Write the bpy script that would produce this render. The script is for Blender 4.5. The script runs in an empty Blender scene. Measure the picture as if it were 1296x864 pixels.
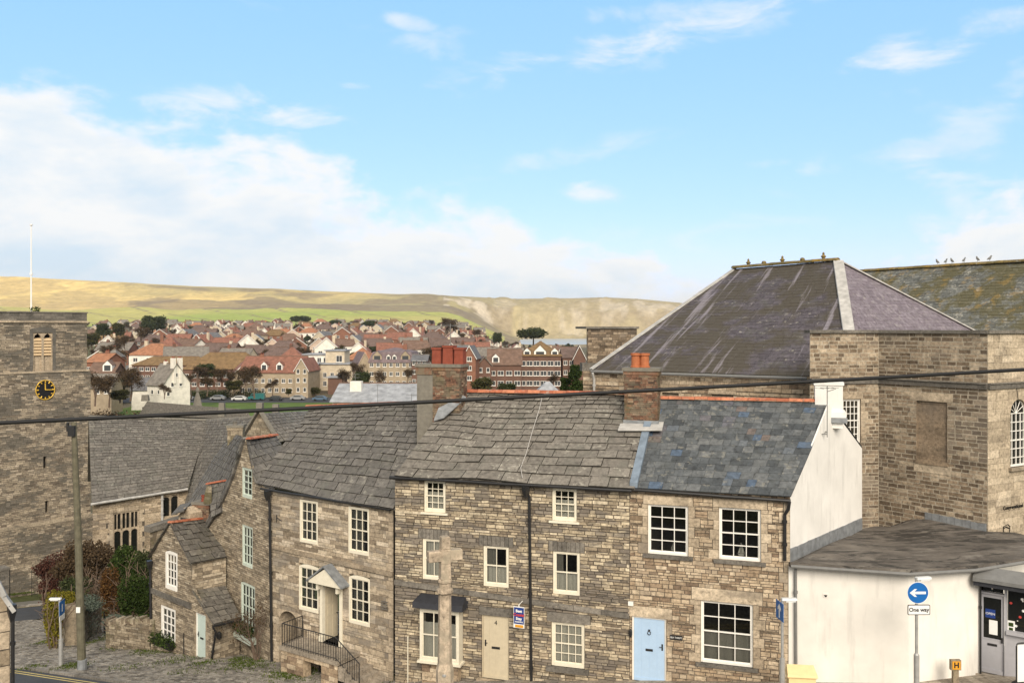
import bpy, math, random
from mathutils import Vector as V, noise as mn, Matrix
R = random.Random(7)
C = bpy.context.scene.collection
rad = math.radians
# ------------------------------------------------------------------ camera, sky, sun, exposure
FX, CX, CY, CZ = 1100.0, 648.0, 414.0, 30.0        # focal length in photo pixels, principal column, horizon row, eye height above the sea
cam = bpy.data.objects.new('camera', bpy.data.cameras.new('camera')); C.objects.link(cam)
cam.location = (0, 0, CZ); cam.rotation_euler = (rad(90), 0, 0)
cam.data.sensor_width = 36; cam.data.lens = FX/1296*36; cam.data.shift_y = -18/1296
cam.data.clip_start = 0.1; cam.data.clip_end = 60000
S = bpy.context.scene; S.camera = cam
S.view_settings.view_transform = 'Standard'; S.view_settings.look = 'None'; S.view_settings.gamma = 1
S.view_settings.use_curve_mapping = False
S.view_settings.exposure = 0.92
SUN_EL, SUN_AZ = 33.0, 172.0                        # azimuth clockwise from +Y: behind the camera, a little to the left
w = bpy.data.worlds.new('World'); S.world = w; w.use_nodes = True
nt = w.node_tree; nt.nodes.clear(); N = nt.nodes; L = nt.links
def nd(t, **k):
    n = N.new(t)
    for a, b in k.items(): setattr(n, a, b)
    return n
def mth(op, a, b=None, c=None, clamp=False):
    n = N.new('ShaderNodeMath'); n.operation = op; n.use_clamp = clamp
    for i, x in enumerate((a, b, c)):
        if x is None: continue
        if isinstance(x, (int, float)): n.inputs[i].default_value = x
        else: L.new(x, n.inputs[i])
    return n.outputs[0]
def ramp(fac, stops, interp='LINEAR'):
    n = N.new('ShaderNodeValToRGB'); n.color_ramp.interpolation = interp
    e = n.color_ramp.elements
    while len(e) > 1: e.remove(e[-1])
    e[0].position = stops[0][0]; e[0].color = col4(stops[0][1])
    for p, c in stops[1:]:
        k = e.new(p); k.color = col4(c)
    if fac is not None: L.new(fac, n.inputs[0])
    return n.outputs[0]
def col4(c):
    if isinstance(c, (int, float)): return (c, c, c, 1)
    return (c[0], c[1], c[2], 1)
def mixc(fac, a, b, mode='MIX'):
    n = N.new('ShaderNodeMix'); n.data_type = 'RGBA'; n.blend_type = mode
    for i, x in ((0, fac), (6, a), (7, b)):
        if isinstance(x, (int, float)): n.inputs[i].default_value = x if i == 0 else (x, x, x, 1)
        elif isinstance(x, tuple): n.inputs[i].default_value = col4(x)
        else: L.new(x, n.inputs[i])
    return n.outputs[2]
def noi(vec, scale, detail=4, rough=.55, dist=0.0, out=0):
    n = N.new('ShaderNodeTexNoise'); n.inputs['Scale'].default_value = scale
    n.inputs['Detail'].default_value = detail; n.inputs['Roughness'].default_value = rough; n.inputs['Distortion'].default_value = dist
    if vec is not None: L.new(vec, n.inputs['Vector'])
    return n.outputs[out]
def mapp(vec, scale=(1,1,1), loc=(0,0,0), rot=(0,0,0)):
    n = N.new('ShaderNodeMapping'); n.inputs['Scale'].default_value = scale; n.inputs['Location'].default_value = loc; n.inputs['Rotation'].default_value = rot
    L.new(vec, n.inputs['Vector']); return n.outputs[0]
def smooth(x, a, b):
    n = N.new('ShaderNodeMapRange'); n.interpolation_type = 'SMOOTHSTEP'
    n.inputs[1].default_value = a; n.inputs[2].default_value = b; L.new(x, n.inputs[0]); return n.outputs[0]
sky = nd('ShaderNodeTexSky', sky_type='NISHITA', sun_disc=False, sun_elevation=rad(SUN_EL), sun_rotation=rad(SUN_AZ))
sky.altitude = 50; sky.air_density = 1.0; sky.dust_density = 0.6; sky.ozone_density = 1.5
tc = nd('ShaderNodeTexCoord'); sp = nd('ShaderNodeSeparateXYZ'); L.new(tc.outputs['Generated'], sp.inputs[0])
az = mth('ARCTAN2', sp.outputs[0], sp.outputs[1]); el = mth('ARCSINE', sp.outputs[2])
cv = nd('ShaderNodeCombineXYZ'); L.new(az, cv.inputs[0]); L.new(el, cv.inputs[1])
q = mapp(cv.outputs[0], (1, 1.9, 1), rot=(0, 0, rad(-8)))
n1 = noi(q, 6.5, 10, .58, .15); n2 = noi(mapp(cv.outputs[0], (1, 3.6, 1), (3, 1, 0), (0, 0, rad(14))), 3.6, 8, .6, .4)
azn = mth('MULTIPLY_ADD', az, 1/1.4, .5)            # az -0.7..0.7 -> 0..1
lim = ramp(azn, [(0, .30), (.12, .275), (.3, .19), (.42, .15), (.6, .085), (.68, .03), (.78, .06), (.9, .145), (1, .20)], 'B_SPLINE')
d = mth('SUBTRACT', mth('ADD', lim, mth('MULTIPLY', mth('SUBTRACT', n1, .5), .30)), el)
bank = mth('MULTIPLY', smooth(d, -.012, .04), .95)
wisp = mth('MULTIPLY', smooth(n2, .60, .78), .5)
fine = noi(mapp(cv.outputs[0], (1, 2.6, 1), (0, 0, 0), (0, 0, rad(-10))), 9.0, 8, .62, .5)
for (wx, wy, rx, ry, rt_, am) in ((800, 60, 250, 26, -9, .8), (860, 16, 150, 12, 0, .6), (1148, 66, 62, 24, -4, .8), (1135, 198, 110, 17, -2, .8), (700, 200, 150, 16, -11, .5), (372, 149, 74, 14, -2, .9), (260, 125, 70, 16, -4, .8), (750, 242, 38, 13, 5, .8), (520, 30, 40, 9, 10, .6), (525, 50, 20, 8, 0, .5), (965, 207, 42, 8, 0, .6), (1260, 28, 60, 14, 0, .7), (985, 243, 42, 8, 8, .4), (1290, 140, 30, 40, 0, .7), (450, 108, 22, 5, 0, .6), (120, 330, 90, 30, 0, .9), (1230, 270, 90, 50, 0, .7), (900, 300, 160, 26, 0, .4)):
    a0 = math.atan((wx-CX)/FX); e0 = math.atan((CY-wy)/FX*math.cos(a0)); c_, s_ = math.cos(rad(rt_)), math.sin(rad(rt_))
    da, de = mth('SUBTRACT', az, a0), mth('SUBTRACT', el, e0)
    u_ = mth('MULTIPLY', mth('SUBTRACT', mth('MULTIPLY', da, c_), mth('MULTIPLY', de, s_)), FX/rx); v_ = mth('MULTIPLY', mth('ADD', mth('MULTIPLY', da, s_), mth('MULTIPLY', de, c_)), FX/ry)
    r2 = mth('ADD', mth('MULTIPLY', u_, u_), mth('MULTIPLY', v_, v_))
    mk = smooth(mth('ADD', mth('SUBTRACT', 1.0, r2), mth('MULTIPLY', mth('SUBTRACT', fine, .5), 7.5)), -.1, 2.6)
    wisp = mth('MAXIMUM', wisp, mth('MULTIPLY', mk, am))
cl = mth('MAXIMUM', bank, wisp)
hz = mth('MULTIPLY', smooth(el, .14, -.02), .5)
cl = mth('MAXIMUM', cl, hz)
shd = mth('ADD', noi(mapp(q, (1, 1.3, 1), (0, -.05, 0)), 5.5, 8, .6, .2), mth('MULTIPLY', smooth(d, .14, .0), .16))
cc = ramp(shd, [(.40, (3.8, 4.5, 5.05)), (.54, (4.75, 5.0, 5.15)), (.62, (5.3, 5.3, 5.2))])
skc = mixc(1.0, mixc(1.0, sky.outputs[0], (.50, .36, .52), 'MULTIPLY'), (1.0, 2.55, 3.45), 'ADD')
over = mth('MAXIMUM', smooth(el, .50, .80), smooth(mth('ABSOLUTE', az), .80, 1.15)); over = mth('MULTIPLY', over, mth('ADD', .72, mth('MULTIPLY', n1, .4)), clamp=True)  # unseen warm cloud cover added outside the view to neutralise the blue skylight
skm = mixc(over, mixc(cl, skc, cc), (3.6, 3.45, 3.2))
bg = nd('ShaderNodeBackground'); bg.inputs[1].default_value = 0.10; L.new(skm, bg.inputs[0])
wo = nd('ShaderNodeOutputWorld'); L.new(bg.outputs[0], wo.inputs[0])
sl = bpy.data.lights.new('sun', 'SUN'); sl.energy = 2.3; sl.angle = rad(34); sl.color = (1, .89, .74)
sun = bpy.data.objects.new('sun', sl); C.objects.link(sun)
a_, e_ = rad(SUN_AZ), rad(SUN_EL)
sdir = V((math.sin(a_)*math.cos(e_), math.cos(a_)*math.cos(e_), math.sin(e_)))
sun.rotation_euler = sdir.to_track_quat('Z', 'Y').to_euler(); sun.location = (0, -20, 80)

# ------------------------------------------------------------------ materials
M = {}
def mat(name, build):
    global N, L
    m = bpy.data.materials.new(name); m.use_nodes = True
    n0, l0 = N, L
    N, L = m.node_tree.nodes, m.node_tree.links; N.clear()
    out = N.new('ShaderNodeOutputMaterial'); s = build()
    L.new(s, out.inputs[0]); N, L = n0, l0; M[name] = m; return m
def pr(color, rough=.8, metal=0, bump=None, bs=.3, spec=.3, bd=.02, sss=None):
    n = N.new('ShaderNodeBsdfPrincipled')
    if isinstance(color, tuple): n.inputs['Base Color'].default_value = col4(color)
    else: L.new(color, n.inputs['Base Color'])
    if isinstance(rough, (int, float)): n.inputs['Roughness'].default_value = rough
    else: L.new(rough, n.inputs['Roughness'])
    n.inputs['Metallic'].default_value = metal; n.inputs['Specular IOR Level'].default_value = spec
    if bump is not None:
        b = N.new('ShaderNodeBump'); b.inputs['Strength'].default_value = bs; b.inputs['Distance'].default_value = bd
        L.new(bump, b.inputs['Height']); L.new(b.outputs[0], n.inputs['Normal'])
    return n.outputs[0]
def pos():
    return N.new('ShaderNodeNewGeometry').outputs['Position']
def obc():
    return N.new('ShaderNodeTexCoord').outputs['Object']
def attr():
    n = N.new('ShaderNodeAttribute'); n.attribute_name = 'col'
    s = N.new('ShaderNodeSeparateColor'); L.new(n.outputs['Color'], s.inputs[0]); return s.outputs, n.outputs['Color']
def stone(name, ramp_stops, stain=(.10, .09, .08), samt=.7, slo=.50, shi=.66, sscale=(.35, .35, .8), rough=.9, moss=0, seed=0):
    def ds(c, k=.13, g=1.06):
        l = .3*c[0]+.6*c[1]+.1*c[2]; return tuple((x+(l-x)*k)*g for x in c)
    ramp_stops = [(p_, ds(c_)) for p_, c_ in ramp_stops]
    def b():
        a, _ = attr(); p = pos()
        c = ramp(a[0], ramp_stops)
        m1 = noi(p, 9, 7, .72); c = mixc(1.0, c, ramp(m1, [(.30, .35), (.44, .78), (.55, 1.0), (.7, 1.3)]), 'MULTIPLY')
        m1b = noi(mapp(p, (1, 1, 2.2), (seed, 1, 1)), .9, 6, .65); c = mixc(.8, c, ramp(m1b, [(.32, .55), (.5, .95), (.68, 1.2)]), 'MULTIPLY')
        m2 = noi(mapp(p, sscale, (seed, seed*2, 0)), 1.4, 7, .62, .3)
        f = mth('MULTIPLY', smooth(mth('ADD', m2, mth('MULTIPLY', mth('SUBTRACT', a[1], .5), .14)), slo, shi), samt)
        c = mixc(f, c, mixc(a[2], stain, tuple(x*1.9 for x in stain)))
        # small orange and pale lichen spots
        m3 = noi(p, 17, 3, .6); c = mixc(mth('MULTIPLY', smooth(m3, .66, .72), .5), c, (.50, .43, .30))
        if moss:
            m4 = noi(mapp(p, (1, 1, .6), (5, seed, 2)), 1.1, 6, .6); c = mixc(mth('MULTIPLY', smooth(m4, .52, .66), moss), c, (.10, .10, .035))
        return pr(c, rough, bump=noi(p, 26, 6, .7), bs=.7, bd=.02)
    return mat(name, b)
stone('stone_b', [(0, (.20, .155, .105)), (.25, (.36, .285, .19)), (.6, (.50, .405, .265)), (.85, (.60, .50, .34)), (1, (.66, .56, .40))], (.115, .10, .085), .85, .46, .58, (.5, .5, 1.7))
stone('stone_a', [(0, (.22, .15, .095)), (.3, (.40, .29, .18)), (.6, (.50, .385, .25)), (1, (.60, .48, .33))], (.18, .145, .11), .65, .52, .70, seed=3)
stone('stone_c', [(0, (.22, .17, .115)), (.35, (.42, .335, .23)), (.7, (.55, .45, .315)), (1, (.62, .52, .39))], (.165, .145, .12), .8, .48, .62, (.4, .4, 1.2), seed=5)
stone('stone_d', [(0, (.20, .16, .11)), (.4, (.35, .28, .19)), (.8, (.46, .375, .26)), (1, (.53, .45, .33))], (.15, .125, .095), .6, .50, .68, seed=8)
stone('stone_tower', [(0, (.17, .135, .10)), (.4, (.32, .26, .185)), (.8, (.42, .345, .245)), (1, (.48, .40, .30))], (.085, .078, .066), .85, .46, .60, (.22, .22, .45), seed=11)
stone('stone_nave', [(0, (.22, .17, .11)), (.5, (.43, .335, .22)), (1, (.55, .44, .31))], (.17, .145, .12), .6, .54, .7, seed=12)
stone('stone_hall', [(0, (.12, .085, .055)), (.3, (.20, .145, .092)), (.65, (.31, .23, .15)), (1, (.45, .36, .25))], (.10, .085, .07), .6, .50, .68, (.25, .25, .3), seed=14)
stone('stone_ashlar', [(0, (.36, .29, .20)), (.5, (.50, .405, .28)), (1, (.58, .48, .345))], (.22, .18, .14), .6, .52, .72, (.3, .3, .3), seed=15)
stone('stone_dress', [(0, (.30, .235, .16)), (.5, (.46, .365, .25)), (1, (.56, .455, .32))], (.17, .145, .115), .7, .50, .68, seed=17)
stone('stone_grey', [(0, (.12, .11, .095)), (1, (.24, .215, .18))], (.08, .075, .065), .6, .5, .66, seed=19)
stone('stone_cross', [(0, (.46, .36, .25)), (1, (.58, .46, .33))], (.23, .20, .15), .7, .48, .62, (1, 1, .8), seed=21)
stone('stone_garden', [(0, (.17, .13, .085)), (.5, (.30, .24, .16)), (1, (.42, .35, .25))], (.12, .105, .08), .6, .5, .66, moss=.5, seed=22)
stone('mortar_hall', [(0, (.36, .31, .23)), (1, (.44, .38, .285))], (.20, .17, .13), .6, .5, .7, seed=14)
stone('mortar', [(0, (.085, .07, .053)), (1, (.13, .108, .082))], (.05, .045, .04), .8, .48, .62, (.5, .5, 1.7))
stone('brick_old', [(0, (.07, .04, .028)), (.4, (.18, .085, .05)), (.8, (.27, .14, .08)), (1, (.36, .26, .17))], (.12, .10, .07), .85, .44, .60, (1.5, 1.5, 1.5), moss=.4, seed=25)
stone('cobble', [(0, (.15, .135, .115)), (.5, (.27, .245, .21)), (1, (.38, .345, .295))], (.20, .18, .15), .5, .5, .7, (.5, .5, .5), seed=26)
stone('cobble_joint', [(0, (.085, .08, .055)), (1, (.12, .11, .075))], (.05, .07, .02), .6, .46, .6, seed=27)
stone('paving', [(0, (.30, .25, .19)), (1, (.44, .38, .30))], (.22, .19, .15), .4, .5, .7, seed=28)

def tilemat(name, stops, lich=(.42, .40, .34), lamt=.5, llo=.60, lhi=.70, moss=0, mlo=.5, mhi=.62, mcol=(.085, .08, .03), streak=0, orange=0, bump=.5, blotch=(.12, .12, .10)):
    def b():
        a, _ = attr(); p = pos()
        c = ramp(a[0], stops)
        m1 = noi(p, 6, 8, .7); c = mixc(1.0, c, ramp(m1, [(.3, .38), (.45, .8), (.56, 1.0), (.72, 1.35)]), 'MULTIPLY')
        m0 = noi(p, 1.3, 5, .6); c = mixc(mth('MULTIPLY', smooth(m0, .5, .68), .4), c, blotch)
        m2 = noi(p, 5.2, 5, .6, .2)
        f = mth('MULTIPLY', smooth(mth('ADD', m2, mth('MULTIPLY', mth('SUBTRACT', a[1], .5), .16)), llo, lhi), lamt)
        c = mixc(f, c, lich)
        if moss:
            m4 = noi(p, .55, 7, .62, .3)
            c = mixc(mth('MULTIPLY', smooth(m4, mlo, mhi), moss), c, mcol)
        if orange:
            m5 = noi(mapp(p, (1, 1, 1), (9, 9, 9)), 1.3, 7, .65); c = mixc(mth('MULTIPLY', smooth(m5, .54, .64), orange), c, (.42, .25, .04))
        if streak:
            m6 = noi(mapp(mapp(p, rot=(0, 0, rad(38.6))), (1.9, .10, .16), (2, 3, 1)), 1.2, 6, .62, .25)
            c = mixc(mth('MULTIPLY', smooth(m6, .56, .66), streak), c, (.40, .37, .43))
        return pr(c, .78, bump=noi(p, 24, 6, .7), bs=bump, bd=.015, spec=.35)
    return mat(name, b)
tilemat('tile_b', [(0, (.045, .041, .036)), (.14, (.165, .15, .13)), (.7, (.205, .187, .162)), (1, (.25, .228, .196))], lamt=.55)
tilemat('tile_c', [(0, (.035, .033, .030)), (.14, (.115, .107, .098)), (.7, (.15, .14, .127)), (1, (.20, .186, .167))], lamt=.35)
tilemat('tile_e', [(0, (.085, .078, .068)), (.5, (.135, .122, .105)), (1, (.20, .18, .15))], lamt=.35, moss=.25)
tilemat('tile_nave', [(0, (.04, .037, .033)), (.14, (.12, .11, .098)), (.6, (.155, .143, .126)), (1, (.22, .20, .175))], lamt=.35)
tilemat('slate_a', [(0, (.055, .062, .068)), (.5, (.10, .11, .118)), (.90, (.14, .147, .15)), (.93, (.08, .115, .17)), (.965, (.09, .125, .18)), (1, (.15, .12, .105))], lamt=.45, llo=.60, lhi=.70, lich=(.27, .26, .22), bump=.25, blotch=(.085, .09, .085))
tilemat('slate_hall', [(0, (.065, .057, .067)), (.5, (.088, .077, .09)), (1, (.12, .106, .124))], lamt=.4, llo=.63, moss=.9, mlo=.40, mhi=.56, mcol=(.068, .058, .042), streak=.42, bump=.3)
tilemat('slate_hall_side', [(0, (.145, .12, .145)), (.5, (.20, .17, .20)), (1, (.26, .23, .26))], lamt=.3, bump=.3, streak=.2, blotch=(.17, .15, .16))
tilemat('slate_moss', [(0, (.08, .085, .08)), (.5, (.14, .145, .135)), (1, (.21, .215, .20))], lamt=.6, llo=.55, moss=.75, mlo=.46, mhi=.56, mcol=(.095, .082, .03), orange=.28, bump=.4)
tilemat('terracotta', [(0, (.34, .10, .05)), (.5, (.47, .155, .08)), (1, (.55, .22, .12))], lamt=.4, bump=.3, blotch=(.3, .12, .07))
tilemat('ridge_moss', [(0, (.16, .12, .05)), (1, (.26, .19, .07))], moss=.5, orange=.4)
def plain(name, c, rough=.6, metal=0, var=.15, nscale=6, spec=.3, streak=0):
    def b():
        p = pos()
        cc = mixc(1.0, c, ramp(noi(p, nscale, 5, .6), [(.3, 1-var), (.7, 1+var*.5)]), 'MULTIPLY')
        if streak:
            s = noi(mapp(p, (2.2, 2.2, .35)), 1.5, 6, .65); cc = mixc(mth('MULTIPLY', smooth(s, .52, .72), streak), cc, tuple(x*.62 for x in c))
        return pr(cc, rough, metal, spec=spec, bump=noi(p, nscale*6, 4, .6), bs=.12, bd=.01)
    return mat(name, b)
plain('white_render', (.80, .785, .75), .85, var=.12, nscale=.9, streak=.42)
plain('cream_render', (.79, .765, .715), .85, var=.13, nscale=.8, streak=.34)
plain('cream_paint', (.76, .71, .58), .5, var=.08)
plain('white_paint', (.82, .80, .75), .45, var=.05)
plain('sage_paint', (.55, .62, .55), .5, var=.08)
plain('door_cream', (.56, .49, .36), .5, var=.08)
plain('door_blue', (.40, .55, .74), .45, var=.05)
plain('door_green', (.52, .62, .58), .5, var=.06)
plain('door_grey', (.40, .40, .43), .5, var=.06)
plain('black_iron', (.018, .018, .019), .45, var=.2, spec=.5)
plain('canopy_black', (.035, .037, .045), .5, var=.2)
plain('dark_void', (.012, .011, .010), .9)
plain('lead', (.25, .265, .28), .55, var=.35, nscale=4, metal=.15)
plain('lead_blue', (.20, .25, .31), .55, var=.3, nscale=4, metal=.1)
plain('lead_pale', (.46, .45, .43), .7, var=.3, nscale=3)
plain('galv', (.42, .42, .41), .5, var=.2, metal=.3)
plain('rubber', (.012, .012, .013), .6, var=.2)
plain('sign_blue', (.012, .13, .42), .4, var=.05)
plain('board_blue', (.02, .05, .22), .4, var=.05)
plain('sign_white', (.82, .82, .80), .4, var=.04)
plain('sign_black', (.02, .02, .02), .5, var=.05)
plain('sign_red', (.55, .06, .05), .5, var=.05)
plain('yellow_paint', (.66, .52, .20), .7, var=.2)
plain('grit_yellow', (.80, .62, .33), .55, var=.08)
plain('hydrant_yellow', (.70, .33, .03), .5, var=.15)
plain('louvre', (.72, .54, .33), .7, var=.1)
plain('gold', (.75, .48, .07), .4, var=.1, metal=.2)
plain('clock_black', (.012, .012, .014), .5)
plain('concrete', (.20, .185, .155), .9, var=.25, nscale=5)
plain('pole_wood', (.135, .125, .085), .85, var=.35, nscale=5)
plain('bark', (.11, .085, .06), .9, var=.3)
plain('twig', (.16, .115, .085), .9, var=.3)
plain('pot_red', (.24, .06, .035), .7, var=.2)
plain('pot_orange', (.42, .14, .06), .7, var=.2)
plain('pipe_grey', (.19, .19, .185), .5, var=.15)
plain('lamp_white', (.72, .74, .74), .35, var=.05)
plain('curtain', (.66, .64, .58), .9, var=.15, nscale=20)
plain('curtain_dark', (.30, .29, .26), .9, var=.15, nscale=20)
plain('wire_white', (.55, .53, .50), .6)
plain('path_grey', (.22, .21, .20), .9, var=.2)
def asph():
    p = pos(); c = ramp(noi(p, 1.2, 8, .7), [(.3, (.052, .055, .062)), (.7, (.078, .082, .09))])
    return pr(c, .85, bump=noi(p, 60, 4, .7), bs=.5, bd=.01)
mat('asphalt', asph)
def feltm():
    p = pos(); q = mapp(p, (.45, 1.5, 1), rot=(0, 0, rad(35)))
    c = ramp(noi(p, 1.1, 7, .65, .5), [(.3, (.07, .062, .055)), (.5, (.13, .115, .10)), (.7, (.20, .178, .152))])
    s = noi(q, 1.0, 9, .7, 1.2); c = mixc(mth('MULTIPLY', smooth(s, .50, .57), .85), c, (.03, .028, .026))
    s2 = noi(mapp(q, (1, 1, 1), (4, 4, 4)), 2.4, 8, .7, .6); c = mixc(mth('MULTIPLY', smooth(s2, .56, .63), .55), c, (.27, .25, .22))
    return pr(c, .7, bump=noi(p, 5, 7, .65), bs=.4, bd=.03)
mat('felt', feltm)
def glassm(name, tr, tint=(.9, .92, .9), base=(.012, .013, .012)):
    def b():
        fr = N.new('ShaderNodeFresnel'); fr.inputs[0].default_value = 1.5
        g = N.new('ShaderNodeBsdfGlossy'); g.inputs['Roughness'].default_value = .03
        t = N.new('ShaderNodeBsdfTransparent'); t.inputs[0].default_value = col4(tint)
        dk = N.new('ShaderNodeBsdfDiffuse'); dk.inputs[0].default_value = col4(base)
        m1 = N.new('ShaderNodeMixShader'); m1.inputs[0].default_value = tr; L.new(dk.outputs[0], m1.inputs[1]); L.new(t.outputs[0], m1.inputs[2])
        m2 = N.new('ShaderNodeMixShader'); L.new(fr.outputs[0], m2.inputs[0]); L.new(m1.outputs[0], m2.inputs[1]); L.new(g.outputs[0], m2.inputs[2])
        return m2.outputs[0]
    return mat(name, b)
glassm('glass', .85); glassm('glass_dark', .0)
def leafm(name, c0, c1, c2=None):
    def b():
        a, _ = attr()
        st = [(0, c0), (.6, c1)] + ([(1, c2)] if c2 else [(1, c1)])
        c = ramp(a[0], st)
        n = N.new('ShaderNodeBsdfDiffuse'); L.new(c, n.inputs[0])
        t = N.new('ShaderNodeBsdfTranslucent'); L.new(c, t.inputs[0])
        m = N.new('ShaderNodeMixShader'); m.inputs[0].default_value = .25; L.new(n.outputs[0], m.inputs[1]); L.new(t.outputs[0], m.inputs[2])
        return m.outputs[0]
    return mat(name, b)
leafm('leaf_dark', (.018, .030, .010), (.045, .070, .020), (.08, .11, .035))
leafm('leaf_green', (.022, .038, .012), (.055, .085, .024), (.10, .14, .04))
leafm('leaf_yellow', (.10, .10, .015), (.22, .19, .03), (.34, .28, .06))
leafm('leaf_grey', (.07, .09, .07), (.14, .17, .135), (.24, .27, .22))
leafm('leaf_red', (.04, .02, .016), (.09, .042, .032), (.17, .085, .065))
leafm('leaf_rust', (.05, .028, .014), (.12, .062, .026), (.24, .14, .05))
leafm('leaf_brown', (.05, .034, .022), (.10, .07, .042), (.15, .11, .07))
leafm('leaf_far', (.030, .040, .020), (.060, .075, .032), (.10, .11, .05))
leafm('leaf_mix', (.035, .040, .016), (.085, .085, .035), (.14, .12, .06))
leafm('grass_tuft', (.04, .06, .014), (.09, .125, .028), (.16, .18, .05))
leafm('flower_white', (.5, .5, .48), (.7, .7, .68))
# plain colours of the town, seen from far away
for nm, c in {'wt_white': (.80, .76, .68), 'wt_cream': (.56, .48, .36), 'wt_pink': (.62, .48, .38), 'wt_brick': (.24, .115, .075), 'wt_dbrick': (.15, .085, .062), 'wt_stone': (.38, .31, .22), 'wt_grey': (.42, .42, .40), 'wt_wood': (.36, .13, .05)}.items():
    plain(nm, c, .85, var=.22, nscale=.8)
for nm, c in {'rf_red': (.25, .115, .08), 'rf_orange': (.36, .17, .095), 'rf_brown': (.18, .115, .085), 'rf_moss': (.21, .135, .065), 'rf_slate': (.15, .15, .158), 'rf_grey': (.21, .19, .165), 'rf_dark': (.15, .105, .09), 'rf_purple': (.19, .145, .15), 'rf_sheet': (.33, .345, .37)}.items():
    plain(nm, c, .8, var=.4, nscale=.9)
plain('far_glass', (.06, .065, .07), .15, spec=.6)
for nm, c in {'car_white': (.75, .75, .74), 'car_dark': (.04, .045, .055), 'car_blue': (.10, .16, .24), 'car_teal': (.05, .25, .25), 'car_silver': (.35, .36, .37)}.items():
    plain(nm, c, .3, metal=.2, spec=.6)

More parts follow.
